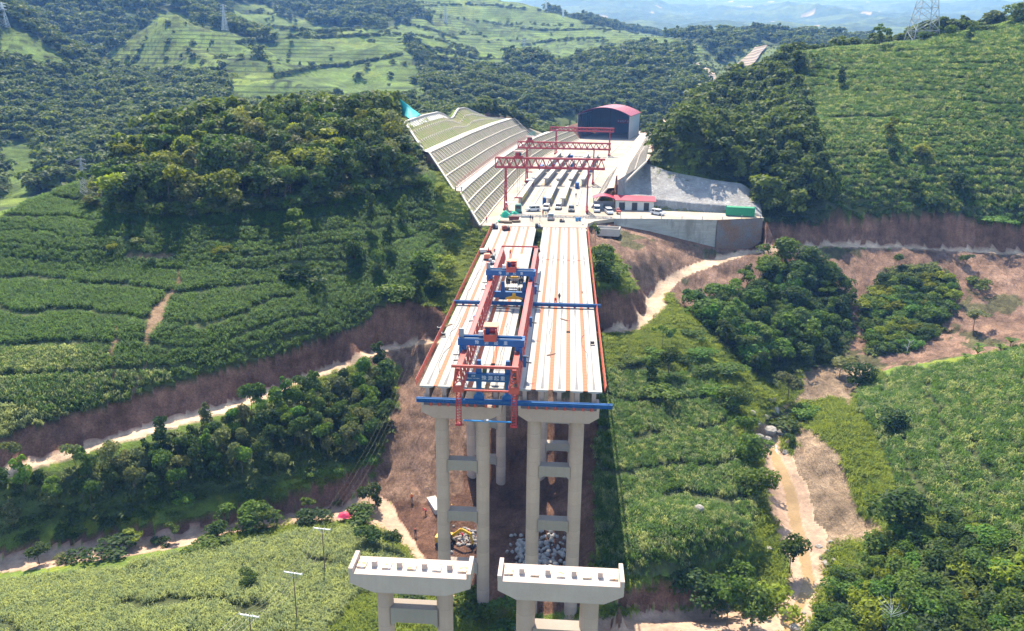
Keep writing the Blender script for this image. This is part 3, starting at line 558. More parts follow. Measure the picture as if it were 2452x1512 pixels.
def mesh_np(name, verts, faces, mat, smooth=True, tint_=None):
    me = bpy.data.meshes.new(name); nv, nf = len(verts), len(faces); k = faces.shape[1]
    me.vertices.add(nv); me.vertices.foreach_set('co', np.ascontiguousarray(verts, np.float32).ravel())
    me.loops.add(nf*k); me.loops.foreach_set('vertex_index', np.ascontiguousarray(faces, np.int32).ravel())
    me.polygons.add(nf); me.polygons.foreach_set('loop_start', np.arange(0, nf*k, k, dtype=np.int32))
    if smooth: me.polygons.foreach_set('use_smooth', np.ones(nf, bool))
    if tint_ is not None:
        at = me.color_attributes.new('tint', 'FLOAT_COLOR', 'POINT')
        at.data.foreach_set('color', np.concatenate([tint_, np.ones((nv, 1))], 1).astype(np.float32).ravel())
    me.materials.append(mat); me.update(calc_edges=True); return me
GV3 = np.stack([GX, GY, GZ], 1)
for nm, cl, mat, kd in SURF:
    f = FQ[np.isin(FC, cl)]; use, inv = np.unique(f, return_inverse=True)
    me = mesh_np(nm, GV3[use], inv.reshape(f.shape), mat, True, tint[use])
    o = bpy.data.objects.new(nm, me); COL.objects.link(o); o['kind'] = kd

_lu0 = np.log(RR)
def sample(x, y):
    """height and class of the ground under (x, y)"""
    x = np.atleast_1d(np.asarray(x, float)); y = np.atleast_1d(np.asarray(y, float))
    u = np.log(np.hypot(x, y)); v = np.arctan2(x, y)
    fi = np.interp(u, _lu0, np.arange(NR)); fj = np.clip((v - AZ0)/(AZ1 - AZ0)*(NA - 1), 0, NA - 1.001); fi = np.clip(fi, 0, NR - 1.001)
    i = fi.astype(int); j = fj.astype(int); a = fi - i; b = fj - j; k = i*NA + j
    z = (GZ[k]*(1 - b) + GZ[k + 1]*b)*(1 - a) + (GZ[k + NA]*(1 - b) + GZ[k + NA + 1]*b)*a
    kn = np.rint(fi).astype(int)*NA + np.rint(fj).astype(int)
    return z, CLS[kn], BARE[kn]
def gz(x, y): return float(sample(x, y)[0][0])
def ground_at(px, py, r0=50, r1=500):
    """where the sight line through a place in the photo first meets the ground"""
    d = ray(px, py); k = np.linspace(r0, r1, 1800)/math.hypot(d[0], d[1])
    q = CAMP + k[:, None]*d; z = sample(q[:, 0], q[:, 1])[0]; h = np.nonzero(q[:, 2] < z)[0]
    i = h[0] if len(h) else len(k) - 1
    return q[i, 0], q[i, 1], z[i]
# ---------------------------------------------------------------- the bridge: piers
def ramp(n, v, lo, hi):
    r = n.nodes.new('ShaderNodeMapRange'); r.inputs[1].default_value = lo; r.inputs[2].default_value = hi; n.links.new(v, r.inputs[0]); return r.outputs[0]
def pad_mat():
    m, n, b = new_mat('rusty_pad'); f = noise_n(n, 2.2, 5, .7, geo_pos(n), .4, .62)
    n.links.new(mixc(n, f, (.70, .68, .64), (.50, .27, .09)), b.inputs['Base Color']); b.inputs['Roughness'].default_value = .9; return m
MAT['pad'] = pad_mat()
def deckmat():
    m, n, b = new_mat('girder_concrete'); p = geo_pos(n, (1, .12, 1)); f = noise_n(n, 2.2, 6, .7, p, .35, .7)
    col = mixc(n, f, (.30, .28, .25), (.46, .445, .42)); g = noise_n(n, .28, 5, .7, geo_pos(n), .35, .62); col = mixc(n, g, (.33, .305, .27), col)
    k = noise_n(n, 14, 3, .6, geo_pos(n, (3, .4, 1)), .2, .7); col = mixc(n, k, (.34, .325, .30), col)
    n.links.new(col, b.inputs['Base Color']); b.inputs['Roughness'].default_value = .9; b.inputs['Specular IOR Level'].default_value = .15; bump(n, b, f, .3, .03); return m
MAT['deck'] = deckmat()
def netmat():
    m, n, b = new_mat('orange_net'); b.inputs['Base Color'].default_value = (.62, .10, .035, 1); b.inputs['Roughness'].default_value = .8
    f = noise_n(n, 3.5, 3, .7, geo_pos(n), .35, .5); n.links.new(ramp(n, f, -1.0, 1.3), b.inputs['Alpha']); return m
MAT['net'] = netmat()

CAPZ = -2.5
def pier(x0, x1, yc, cols, r, zg, beams, label, kind):
    t = thing('bridge_pier', label, 'bridge pier', ((x0 + x1)/2, yc, zg)); hx = (x1 - x0)/2; ox = (x0 + x1)/2; dz = -zg
    cx = [c - ox for c in cols]; T = CAPZ + dz; d = 1.45
    m = MB(); e = cx[0] + hx - r*.9
    m.prism([(-hx, T), (-hx, T - 1.05), (-hx + e, T - 2.0), (hx - e, T - 2.0), (hx, T - 1.05), (hx, T)], -d, d)
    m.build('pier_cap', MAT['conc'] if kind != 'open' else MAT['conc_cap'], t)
    for s in (-1, 1):
        b = MB().box(s*hx - .02 if s < 0 else hx - .38, (-hx + .38) if s < 0 else hx + .02, -d - .02, d + .02, T + .004, T + .6).build('stop_block', MAT['conc_cap'], t)
    n = 5
    for i in range(n):
        u = -hx + .95 + i*(2*hx - 1.9)/(n - 1)
        MB().box(u - .42, u + .42, -.5, .5, T + .004, T + .19).build('bearing_pad', MAT['pad'], t)
        if i < n - 1 and kind == 'open':
            v = u + (2*hx - 1.9)/(n - 1)/2
            MB().box(v - .24, v + .24, -.24, .24, T + .004, T + .6).build('shear_block', MAT['conc_cap'], t)
    for c in cx:
        h = T - 1.98; m = MB()
        m.tube([(c, 0, -4), (c, 0, h*.25), (c, 0, h*.5), (c, 0, h*.75), (c, 0, h)], r, 28)
        for k in range(1, int(h/4.5)): m.tube([(c, 0, k*4.5 - .03), (c, 0, k*4.5 + .03)], r + .012, 28)
        o = m.build('pier_column', MAT['conc'], t); o.data.polygons.foreach_set('use_smooth', [True]*len(o.data.polygons))
        es = o.modifiers.new('e', 'EDGE_SPLIT'); es.split_angle = rad(40)
    for z in beams:
        z = z + dz; m = MB(); a, b = cx[0] + r*.8, cx[1] - r*.8
        m.prism([(a, z), (a, z - 2.1), (a + .5, z - 1.65), (b - .5, z - 1.65), (b, z - 2.1), (b, z)], -.75, .75)
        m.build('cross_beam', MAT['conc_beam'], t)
    return t
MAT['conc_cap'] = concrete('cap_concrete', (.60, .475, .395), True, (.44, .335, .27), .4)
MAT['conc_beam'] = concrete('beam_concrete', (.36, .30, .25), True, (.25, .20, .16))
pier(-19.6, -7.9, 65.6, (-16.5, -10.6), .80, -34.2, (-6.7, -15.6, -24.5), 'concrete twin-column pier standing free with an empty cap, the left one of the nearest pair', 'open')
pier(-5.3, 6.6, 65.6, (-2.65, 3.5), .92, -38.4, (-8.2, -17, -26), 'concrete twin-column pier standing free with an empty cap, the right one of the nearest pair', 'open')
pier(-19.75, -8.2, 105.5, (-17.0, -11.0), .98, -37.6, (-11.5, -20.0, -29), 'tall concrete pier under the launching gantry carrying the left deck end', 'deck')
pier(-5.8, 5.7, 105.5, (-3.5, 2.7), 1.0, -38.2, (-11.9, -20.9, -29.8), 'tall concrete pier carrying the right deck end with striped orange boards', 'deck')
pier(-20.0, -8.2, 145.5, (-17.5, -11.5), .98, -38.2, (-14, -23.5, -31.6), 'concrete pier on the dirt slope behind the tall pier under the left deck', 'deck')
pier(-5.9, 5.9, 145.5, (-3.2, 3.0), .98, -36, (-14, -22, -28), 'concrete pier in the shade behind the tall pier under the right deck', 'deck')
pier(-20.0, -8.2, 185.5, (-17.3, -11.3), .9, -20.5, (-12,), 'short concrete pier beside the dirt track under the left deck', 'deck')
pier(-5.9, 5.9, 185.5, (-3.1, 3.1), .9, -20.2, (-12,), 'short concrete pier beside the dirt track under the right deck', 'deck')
t = thing('bridge_abutment', 'concrete abutment wall carrying the deck at the edge of the casting yard', 'abutment', (-7.2, 226.3, 0))
MB().box(-13.4, 13.6, -.8, .8, -7, -2.5).build('abutment_seat', MAT['conc'], t)
MB().box(-13.4, 13.6, .2, .8, -2.49, -.02).build('back_wall', MAT['conc'], t)
for s, a in ((-13.4, 'l'), (13.0, 'r')): MB().box(s, s + .6, -3.5, -.82, -5, -.3).build('wing_wall', MAT['conc'], t)

# ---------------------------------------------------------------- girders, joint covers, edge fences
SPANS = [(105.15, 145.2, 'nearest the camera'), (145.4, 185.3, 'in the middle'), (185.5, 225.4, 'next to the casting yard')]
ORD = ['first', 'second', 'third', 'fourth', 'fifth']
def girder(x, y0, y1, label, first, last):
    """T-girder; x = centre, the flange top at z=0"""
    t = thing('bridge_girder', label, 'girder', (x, y0, -2.3), 0, 'concrete T-girders laid side by side in the bridge deck')
    Ln = y1 - y0; w = .90; w2 = w + (.25 if first or last else 0)
    a, b = (-w - .22 if first else -w), (w + .22 if last else w)
    m = MB().prism([(a, 2.3), (a, 2.13), (-.32, 2.0), (.32, 2.0), (b, 2.13), (b, 2.3)], 0, Ln); m.build('top_flange', MAT['deck'], t)
    m = MB().prism([(-.11, 1.995), (-.11, .42), (-.3, .25), (-.3, 0), (.3, 0), (.3, .25), (.11, .42), (.11, 1.995)], 1.9, Ln - 1.9)
    for ya, yb in ((0.02, 1.897), (Ln - 1.897, Ln - .02)): m.box(-.3, .3, ya, yb, 0, 1.995)
    m.build('web', MAT['conc'], t)
    m = MB()
    m.add([(-.075, 1.2, 2.306), (.075, 1.2, 2.306), (.075, Ln - 1.2, 2.306), (-.075, Ln - 1.2, 2.306)], [(0, 1, 2, 3)])
    for ya, yb in ((.5, 7.5), (Ln - .5, Ln - 7)):
        m.add([(-.24, ya, 2.309), (.24, ya, 2.309), (.03, yb, 2.309), (-.03, yb, 2.309)], [(0, 1, 2, 3)])
    m.build('stirrup_strip', MAT['stirrup'], t)
    return t
MAT['stirrup'] = paint('rebar_strip', (.20, .19, .185), .9, var=.4, scale=2.5)
DECKS = [('left', -20.25, 2.47), ('right', -6.2, 2.47)]
for dn, xs, pitch in DECKS:
    for si, (y0, y1, sn) in enumerate(SPANS):
        for i in range(5):
            girder(xs + 1.235 + i*pitch, y0, y1, f'white T-girder, {ORD[i]} from left in the {dn} deck, span {sn}', i == 0, i == 4)
        for i in range(4):
            xc = xs + (i + 1)*pitch; e = y0 + .15
            if dn == 'left' and i == 3 and si == 0: e = y0 + 10
            t = thing('joint_cover', f'orange board strip, {ORD[i]} from left on the {dn} deck, span {sn}', 'cover boards', (xc, e, -.02), 0, 'strips of orange boards between the girders')
            m = MB(); k = 0; y = 0.0; L_ = y1 - .2 - e
            while y < L_ - .3:
                y2 = min(y + 1.22, L_); hole = (dn == 'right' and i == 2 and si == 0 and 25 < y < 26.3)
                if not hole: m.box(-.335, .335, y, y2 - .035, -.03, .022)
                y = y2; k += 1
            m.mi = 1; y = .6
            while y < L_ - .6: m.bar((-.05, y - .25, .026), (.05, y + .1, .026), .05, .006); y += 1.22
            m.build('orange_boards', [MAT['orange'], MAT['stirrup']], t)
for dn, X, s in (('left', -20.5, -1), ('right', 6.4, 1)):
    for y0, y1, sn in SPANS:
        t = thing('edge_fence', f'orange-red safety net along the {dn} edge of the deck, span {sn}', 'fence', (X, y0, 0), 0, 'safety net fences along the deck edges')
        L_ = y1 - y0; m = MB(); n = 14
        for i in range(n):
            ya, yb = L_*i/n, L_*(i + 1)/n
            m.quad((0, ya, .04), (0, yb, .04), (s*.18, yb, .92), (s*.18, ya, .92))
        m.build('safety_net', MAT['net'], t, recalc=False)
        m = MB(); m.bar((s*.19, 0, .93), (s*.19, L_, .93), .045); m.bar((s*.13, 0, .6), (s*.13, L_, .6), .05); m.build('top_rail', MAT['red'], t)
        for i in range(n + 1): MB().bar((-.02*s, L_*i/n, -.02), (s*.2, L_*i/n, .96), .06).build('post', MAT['red'], t)

# ---------------------------------------------------------------- launching gantry
FONT_OK = True
def lettering(txt, h, mat, parent, loc, rot=(rad(90), 0, 0), name='lettering', spacing=1.0, ext=.01, wid=None):
    cu = bpy.data.curves.new(name, 'FONT'); cu.body = txt; cu.size = h; cu.extrude = ext; cu.align_x = 'CENTER'; cu.align_y = 'CENTER'
    cu.space_character = spacing; cu.materials.append(mat)
    o = bpy.data.objects.new(name, cu); COL.objects.link(o); bpy.context.view_layer.update()
    me = bpy.data.meshes.new_from_object(o.evaluated_get(bpy.context.evaluated_depsgraph_get())); bpy.data.objects.remove(o)
    o = bpy.data.objects.new(name, me); COL.objects.link(o); o.parent = parent; o.location = loc; o.rotation_euler = rot; return o
MAT['letter'] = paint('letter_white', (.72, .74, .78), .6, var=.3, scale=4)
LX, RX, TY0, TY1 = -13.75, -6.15, 99.6, 175.6
G = thing('launching_gantry', 'long red lattice launching gantry with blue front portal over the left deck', 'launching gantry', ((LX + RX)/2, TY0, 0))
ox, oy = (LX + RX)/2, TY0
for X in (LX, RX):
    x = X - ox; L_ = TY1 - TY0; zt, zb, hw = 4.85, 2.35, .62
    MB().box(x - .36, x + .36, 0, L_, zt - .2, zt + .16).build('top_chord', MAT['red'], G)
    tc = MB(); tc.box(x - .40, x - .30, 0, L_, zt + .163, zt + .23); tc.box(x + .30, x + .40, 0, L_, zt + .163, zt + .23); tc.build('trolley_rail', MAT['red'], G)
    for s in (-1, 1): MB().box(x + s*hw - .14, x + s*hw + .14, 0, L_, zb - .15, zb + .15).build('bottom_chord', MAT['red'], G)
    n = 38; st = L_/n; m = MB()
    for s in (-1, 1):
        for i in range(n):
            y = i*st; m.bar((x + s*hw, y, zb), (x + s*.28, y + st/2, zt - .1), .13); m.bar((x + s*.28, y + st/2, zt - .1), (x + s*hw, y + st, zb), .13)
            if i % 2 == 0: m.bar((x + s*hw, y, zb), (x + s*.28, y, zt - .1), .11)
    for i in range(n + 1): m.bar((x - hw, i*st, zb), (x + hw, i*st, zb), .11)
    m.build('lattice', MAT['red'], G)
    m = MB().box(x - .7, x + .7, -.45, -.01, 1.7, 2.6)
    for s in (-1, 1): m.bar((x + s*.6, -.22, 2.6), (x + s*.3, -.22, 5.0), .2)
    m.bar((x - .5, -.22, 3.6), (x + .5, -.22, 3.6), .16); m.bar((x - .5, -.22, 2.7), (x + .4, -.22, 3.6), .12)
    m.build('nose_frame', MAT['red'], G)
    m = MB()                                                     # hanging auxiliary leg like a ladder
    for s in (-.32, .32): m.bar((x + s, .3, 1.5), (x + s, .3, -3.2), .13)
    z = 1.2
    while z > -3.2: m.bar((x - .32, .3, z), (x + .32, .3, z), .08); m.bar((x - .32, .3, z), (x + .32, .3, z - .42), .05); z -= .42
    m.box(x - .45, x + .45, .05, .55, -3.5, -3.21); m.build('hanging_leg', MAT['crane_red'], G)
cw = RX - LX
MB().bar((-cw/2 - .9, 0, 5.35), (cw/2 + .6, 0, 5.35), .32, .36).build('front_cross_bar', MAT['red'], G)
MB().bar((-cw/2 + .3, -.25, 2.0), (cw/2 - .2, -.25, 2.0), .22).build('lower_cross_bar', MAT['red'], G)
MB().bar((-cw/2 - .3, TY1 - TY0, 5.2), (cw/2 + .3, TY1 - TY0, 5.2), .30).build('rear_cross_bar', MAT['red'], G)
m = MB(); m.tube([(-cw/2 + .6, .3, -2.75), (cw/2 - .3, .3, -2.75)], .12, 10); 
MAT['blue_light'] = paint('blue_bar', (.03, .24, .52), .35, var=.2)
m.build('tie_bar', MAT['blue_light'], G)
MB().box(-.3, .3, .05, .55, -2.95, -2.55).build('screw_jack', MAT['grey'], G)
def portal(yc, zbase, parent, sign):
    """blue support frame: two tapered posts on rollers and a sign beam between"""
    for s, X in ((-1, -11.45), (1, -7.35)):
        x = X - ox; m = MB()
        m.prism([(x - .33, zbase + .55), (x + .33, zbase + .55), (x + .42, 2.6), (x + .28, 4.5), (x - .28, 4.5), (x - .42, 2.6)], yc - .3, yc + .3)
        p = m.build('portal_post', MAT['blue'], parent)
        w = MB().prism([(x - .75, zbase), (x - .75, zbase + .3), (x - .4, zbase + .7), (x + .4, zbase + .7), (x + .75, zbase + .3), (x + .75, zbase)], yc - .36, yc + .36)
        w.build('roller_carriage', MAT['blue'], parent)
    m = MB().box(-13.2 - ox, -6.5 - ox, yc - .55, yc + .0, 1.45, 2.55); m.box(-13.25 - ox, -6.45 - ox, yc - .62, yc + .05, 2.551, 2.62)
    b = m.build('sign_beam', MAT['blue'], parent)
    if sign:
        lettering('豫源起重', .72, MAT['letter'], b, (-9.35 - ox, yc - .565, 2.0), spacing=1.45)
        lettering('河南', .30, MAT['letter'], b, (-12.2 - ox, yc - .565, 2.28)); lettering('HENAN YUYUAN', .24, MAT['letter'], b, (-12.25 - ox, yc - .565, 1.92))
portal(104.45 - oy, -1.28, G, True)
MAT['green_dark'] = paint('green_box', (.05, .11, .05), .6)
MB().box(-10.95 - ox, -10.35 - ox, 104.3 - oy, 104.9 - oy, 2.64, 3.5).build('control_box', MAT['green_dark'], G)
m = MB()
for z in (2.9, 3.3, 3.7): m.bar((-10.9 - ox, 104.9 - oy, z), (-7.8 - ox, 104.9 - oy, z), .04)
for x in (-10.9, -9.9, -8.9, -7.8): m.bar((x - ox, 104.9 - oy, 2.63), (x - ox, 104.9 - oy, 3.7), .04)
m.build('handrail', MAT['dark'], G)
portal(147.3 - oy, 1.0, G, False)
for s, X in ((-1, LX), (1, RX)):                                   # short hydraulic brackets under the chords
    for y in (109, 128, 148):
        x = X - ox + s*.95
        MB().box(x - .22, x + .22, y - oy - .3, y - oy + .3, 2.0, 3.6).build('side_bracket', MAT['blue'], G)
        MB().tube([(x, y - oy, 2.7), (x + s*1.0, y - oy, 2.6)], .13, 8).build('push_rod', MAT['dark'], G)

def rail_beam(yc, z0, label, xa, xb, jacks, zj):
    t = thing('transverse_rail', label, 'rail beam', ((xa + xb)/2, yc, z0)); h = (xb - xa)/2
    m = MB().box(-h, h, -.30, .30, .0, .07); m.box(-h, h, -.12, .12, .07, .52); m.box(-h, h, -.30, .30, .521, .60); m.box(-h, h, -.04, .04, .601, .68)
    for i in range(24): 
        x = -h + .4 + i*(2*h - .8)/23; m.box(x - .02, x + .02, -.28, .28, .071, .52)
    m.build('rail', MAT['blue'], t)
    for x in jacks:
        MB().tube([(x - (xa + xb)/2, 0, zj), (x - (xa + xb)/2, 0, -.02)], .21, 14).build('red_support', MAT['red'], t)
    return t
J1 = [-18.0, -16.4, -15.0, -13.6, -11.9, -10.8, -9.6, -8.8] ; J1 = [-18.3, -17.1, -15.85, -14.6, -13.1, -11.95, -10.4, -9.2, -4.35, -3.2, -1.75, -.5, .85, 2.1, 3.4, 4.6]
rail_beam(103.98, -1.95, 'blue rail beam on red supports across the caps of the tall front piers', -20.4, 7.5, J1, -.53)
rail_beam(145.9, .30, 'blue rail beam laid across both decks midway along the gantry', -20.9, 7.3, [-19, -16.5, -14, -11, -8.6, -5, -2.4, 0, 2.4, 5], -.28)

def trolley(yc, label, cx_):
    t = thing('lifting_trolley', label, 'crane trolley', (ox, yc, 5.1)); h = 4.75
    m = MB()
    for y in (-.75, .75): m.box(-h, h, y - .28, y + .28, .75, 1.75)
    for x in (-h + .03, h - .03): m.box(x - .3 if x > 0 else x - .03, x + .03 if x > 0 else x + .3, -.468, .468, .8, 1.7)
    b = m.build('cross_beam', MAT['blue'], t)
    m = MB()
    for y in (-.75, .75): m.box(-h + .5, h - .5, y - .06, y + .06, 1.752, 1.84)
    m.build('winch_rail', MAT['steel'], t)
    for x in (LX - ox, RX - ox):
        m = MB(); m.box(x - .3, x + .3, -1.1, 1.1, .12, .748); m.build('end_carriage', MAT['blue'], t)
        for y in (-.8, .8): MB().tube([(x - .1, y, .2), (x + .1, y, .2)], .2, 12).build('wheel', MAT['dark'], t)
        s = -1 if x < 0 else 1
        MB().box(x + s*.5 - .22, x + s*.5 + .22, -1.35, -.95, -1.3, .75).build('guard_leg', MAT['blue'], t)
        MB().tube([(x + s*.5, -1.2, -.6), (x + s*1.6, -1.2, -.65)], .11, 8).build('cable_arm', MAT['dark'], t)
    lettering('豫源起重', .62, MAT['letter'], b, (.05, -1.045, 1.25), spacing=3.4)
    # winch
    w = MB(); w.box(cx_ - .95, cx_ + .95, -1.15, 1.15, 1.86, 2.15); w.box(cx_ - .9, cx_ + .9, -1.3, -1.16, 1.5, 2.5); w.box(cx_ - .85, cx_ - .7, -1.1, 1.1, 2.16, 3.2); w.box(cx_ + .7, cx_ + .85, -1.1, 1.1, 2.16, 3.2)
    w.build('winch_frame', MAT['red'], t)
    MB().tube([(cx_ - .1, .2, 2.85), (cx_ + .68, .2, 2.85)], .62, 20).build('winch_drum', MAT['crane_red'], t)
    MB().box(cx_ - .68, cx_ - .15, -.5, .6, 2.3, 3.1).build('winch_motor', MAT['motor'], t)
    MB().box(cx_ - 1.05, cx_ + 1.05, -.6, 1.5, 3.45, 3.53).build('rain_cover', MAT['salmon'], t)
    m = MB()
    for a in (-.95, .95):
        for y in (-.5, 1.4): m.bar((cx_ + a, y, 2.15), (cx_ + a, y, 3.45), .07)
    m.build('cover_posts', MAT['red'], t)
    MB().box(cx_ - 1.75, cx_ - 1.15, -.3, .3, 2.0, 2.65).build('switch_box', MAT['white'], t)
    MB().box(-h + .05, -h + .75, -.3, .1, 1.76, 3.0).build('cabinet', MAT['grey'], t)
    return t
MAT['motor'] = paint('motor_blue', (.015, .03, .16), .45); MAT['salmon'] = paint('faded_red_cover', (.72, .22, .12), .6, var=.15)
trolley(107.6, 'blue trolley beam with red winch across the gantry, the nearer of the two', -.1)
trolley(147.6, 'blue trolley beam with red winch across the gantry, the farther of the two', .1)
t = thing('lifting_spreader', 'yellow lifting spreader hanging on ropes from the farther trolley', 'lifting beam', (-9.1, 143.9, 2.2))
MB().prism([(-1.6, -.15), (1.6, -.15), (1.6, .1), (.35, .45), (.3, 1.0), (-.3, 1.0), (-.35, .45), (-1.6, .1)], -.16, .16).build('spreader_beam', MAT['yellow'], t)
for x in (-.2, .2): MB().tube([(x, 0, .98), (x, 3.4, 4.8)], .035, 5).build('rope', MAT['dark'], t)
t = thing('hook_block', 'dark hook block hanging on ropes from the nearer trolley above the deck end', 'hook block', (-9.4, 106.4, .6))
MB().prism([(-.5, 0), (.5, 0), (.5, .4), (.25, .75), (-.25, .75), (-.5, .4)], -.2, .2).build('pulley_block', MAT['dark'], t)
MB().bar((-1.5, 0, -.1), (1.5, 0, -.1), .12, .12).build('cross_pin', MAT['steel'], t)
for x in (-.2, .2): MB().tube([(x, 0, .7), (x, .9, 6.3)], .03, 5).build('rope', MAT['dark'], t)
# ---------------------------------------------------------------- the casting yard
def yardmat():
    m, n, b = new_mat('yard_concrete'); f = noise_n(n, .10, 7, .65, geo_pos(n, (1, .5, 1)), .35, .62); col = mixc(n, f, (.23, .185, .14), (.38, .335, .28))
    g = noise_n(n, 1.4, 5, .7, geo_pos(n), .3, .62); col = mixc(n, g, (.29, .24, .18), col)
    k = noise_n(n, .05, 4, .7, geo_pos(n), .56, .62); col = mixc(n, k, col, (.34, .245, .155))
    n.links.new(col, b.inputs['Base Color']); b.inputs['Roughness'].default_value = .9; bump(n, b, g, .2, .05); return m
MAT['yard'] = yardmat()
def strip(rows, z, h):
    """a slab from rows of (x0, x1, y)"""
    m = MB(); n = len(rows)
    for x0, x1, y in rows: m.v += [(x0, y, z), (x1, y, z), (x0, y, z - h), (x1, y, z - h)]
    for i in range(n - 1):
        a = 4*i; b = a + 4; m.f += [(a, a + 1, b + 1, b), (a + 2, b + 2, b + 3, a + 3), (a, b, b + 2, a + 2), (a + 1, a + 3, b + 3, b + 1)]
    m.f += [(0, 2, 3, 1), (4*n - 4, 4*n - 3, 4*n - 1, 4*n - 2)]; m.m = [0]*len(m.f); return m
ys = [225.9] + list(range(232, 612, 12))
o = strip([(float(XL(y)) + .02, float(XR(y)) - .02, y) for y in ys], 0, .9).build('yard_pavement', MAT['yard']); o['kind'] = 'structure'
xs_ = np.linspace(7, 61.5, 30)
_pl = lambda x: float(np.interp(x, [5, 8, 16, 46, 61.5], [225.9, 236, 242.4, 243.2, 249])); _ph = lambda x: float(np.interp(x, [7, 9, 17, 30, 50, 58, 61.5], [262, 262.4, 261.8, 258, 255.6, 253, 249.4]))
m = MB(); 
for x in xs_: m.v += [(x, _pl(x), -.02), (x, _ph(x), -.02), (x, _pl(x), -1), (x, _ph(x), -1)]
for i in range(29):
    a = 4*i; b = a + 4; m.f += [(a, b, b + 1, a + 1), (a, a + 2, b + 2, b), (a + 1, b + 1, b + 3, a + 3)]
m.m = [0]*len(m.f); o = m.build('platform_pavement', MAT['yard']); o['kind'] = 'structure'

# retaining slopes
def infill(name, c1, c2, sc):
    m, n, b = new_mat(name); f = noise_n(n, sc, 6, .7, geo_pos(n), .38, .6); col = mixc(n, f, c1, c2)
    g = noise_n(n, 2.5, 5, .7, geo_pos(n), .3, .7); col = mixc(n, g, mixc(n, 1.0, col, (.6, .6, .6), 'MULTIPLY'), col)
    n.links.new(col, b.inputs['Base Color']); b.inputs['Roughness'].default_value = .95; bump(n, b, g, .8, .3); return m
MAT['cell'] = infill('cell_soil', (.33, .265, .20), (.24, .225, .11), .12); MAT['cellg'] = infill('cell_grass', (.21, .26, .035), (.29, .26, .09), .07); MAT['cell_low'] = infill('cell_low', (.34, .275, .21), (.25, .25, .11), .15)
MAT['lat'] = concrete('lattice_concrete', (.60, .53, .45), False, (.44, .36, .29), .8)
def pl(d, Y, up=0.0): return (float(XL(Y)) - d, Y, float(prof_left(np.array(d), np.array(Y))) + up)
def pr(d, Y, up=0.0): return (float(XR(Y)) + d, Y, float(prof_right(np.array(d), np.array(Y))) + up)
def yend_left(d, far): return far
def face(fn, d0, d1, ya, yb, ys0, up=0.0, nd=4, dy=4.0):
    m = MB(); Ys = np.arange(ya, yb + .01, dy); ds = np.linspace(d0, d1, nd)
    for Y in Ys:
        for d in ds: m.v.append(fn(d, max(Y, float(ys0(d))), up))
    for i in range(len(Ys) - 1):
        for j in range(nd - 1): m.f.append((i*nd + j, i*nd + j + 1, (i + 1)*nd + j + 1, (i + 1)*nd + j))
    m.m = [0]*len(m.f); return m
def lattice(fn, rows, ya, yb, ys0, rib, w=.42, h=.36):
    m = MB()
    for d in rows:
        y0 = max(ya, float(ys0(d))); Ys = np.append(np.arange(y0, yb, 5.0), yb)
        for a, b in zip(Ys, Ys[1:]): m.bar(fn(d, a, h*.3), fn(d, b, h*.3), w, h)
    Y = ya
    while Y < yb:
        for a, b in zip(rows, rows[1:]):
            if float(ys0(b)) <= Y: m.bar(fn(a, Y, h*.25), fn(b, Y, h*.25), w*.85, h)
        Y += rib
    pts = [(d, float(ys0(d))) for d in rows]
    for a, b in zip(pts, pts[1:]): m.bar(fn(*a, .15), fn(*b, .15), .6, .45)
    return m
S = thing('framed_slope', 'tall slope left of the casting yard, framed in white concrete beams', 'retaining slope', (0, 0, 0))
face(pl, 0, 7.5, 224, 520, ystart_left, -.06).build('lower_face', MAT['cell_low'], S)
lattice(pl, (0.1, 2.6, 5, 7.4), 226, 520, ystart_left, 4.4, .42, .34).build('lower_lattice', MAT['lat'], S)
face(pl, 7.5, 10, 230, 470, ystart_left, .06, 2).build('berm', MAT['conc_white'], S)
face(pl, 10, 20.5, 236, 462, ystart_left, -.06).build('middle_face', MAT['cell'], S)
lattice(pl, (10.1, 13.6, 17, 20.4), 238, 436, ystart_left, 4.4, .42, .34).build('middle_lattice', MAT['lat'], S)
face(pl, 20.5, 23.2, 250, 436, ystart_left, .08, 2).build('upper_berm', MAT['conc_white'], S)
face(pl, 23, 32.5, 256, 426, ystart_left, 0, 6).build('grass_face', MAT['cellg'], S)
m = MB()
for k in range(3):
    d0 = 23.3 + k*3.05; d1 = d0 + 3.0; Y = 258
    while Y < 420:
        if float(ystart_left(d1)) <= Y:
            m.bar(pl(d0, Y, .1), pl(d0 + 1.9, Y, .1), .14, .14)
            pts = [pl(d0 + 1.9 + 1.05*math.sin(math.pi*t/6), Y + 1.6*(1 - math.cos(math.pi*t/6)), .12) for t in range(7)]
            for a, b in zip(pts, pts[1:]): m.bar(a, b, .20, .16)
            m.bar(pts[3], pl(d1 + .05, Y + 1.6, .1), .5, .2)
        Y += 3.2
m.build('arch_ribs', MAT['lat'], S)
m = MB(); Ys = np.arange(272, 424, 4.0)
for a, b in zip(Ys, Ys[1:]):
    m.bar(pl(32.4, a, .25), pl(32.4, b, .25), .8, .4)
m.bar(pl(23, float(ystart_left(23)), .2), pl(32.4, float(ystart_left(32.4)), .2), .8, .5); m.bar(pl(23, 426, .2), pl(32.4, 423, .2), .7, .5)
m.build('coping', MAT['conc_white'], S)
m = face(pl, 30.3, 32.5, 272, 336, ystart_left, .05, 2); m.build('shotcrete_band', MAT['conc_white'], S)
MAT['cell_right'] = infill('cell_right', (.12, .115, .09), (.085, .11, .035), .2)
T_ = thing('framed_slope', 'slope right of the casting yard, framed in thin white concrete lines', 'retaining slope', (0, 0, 0))
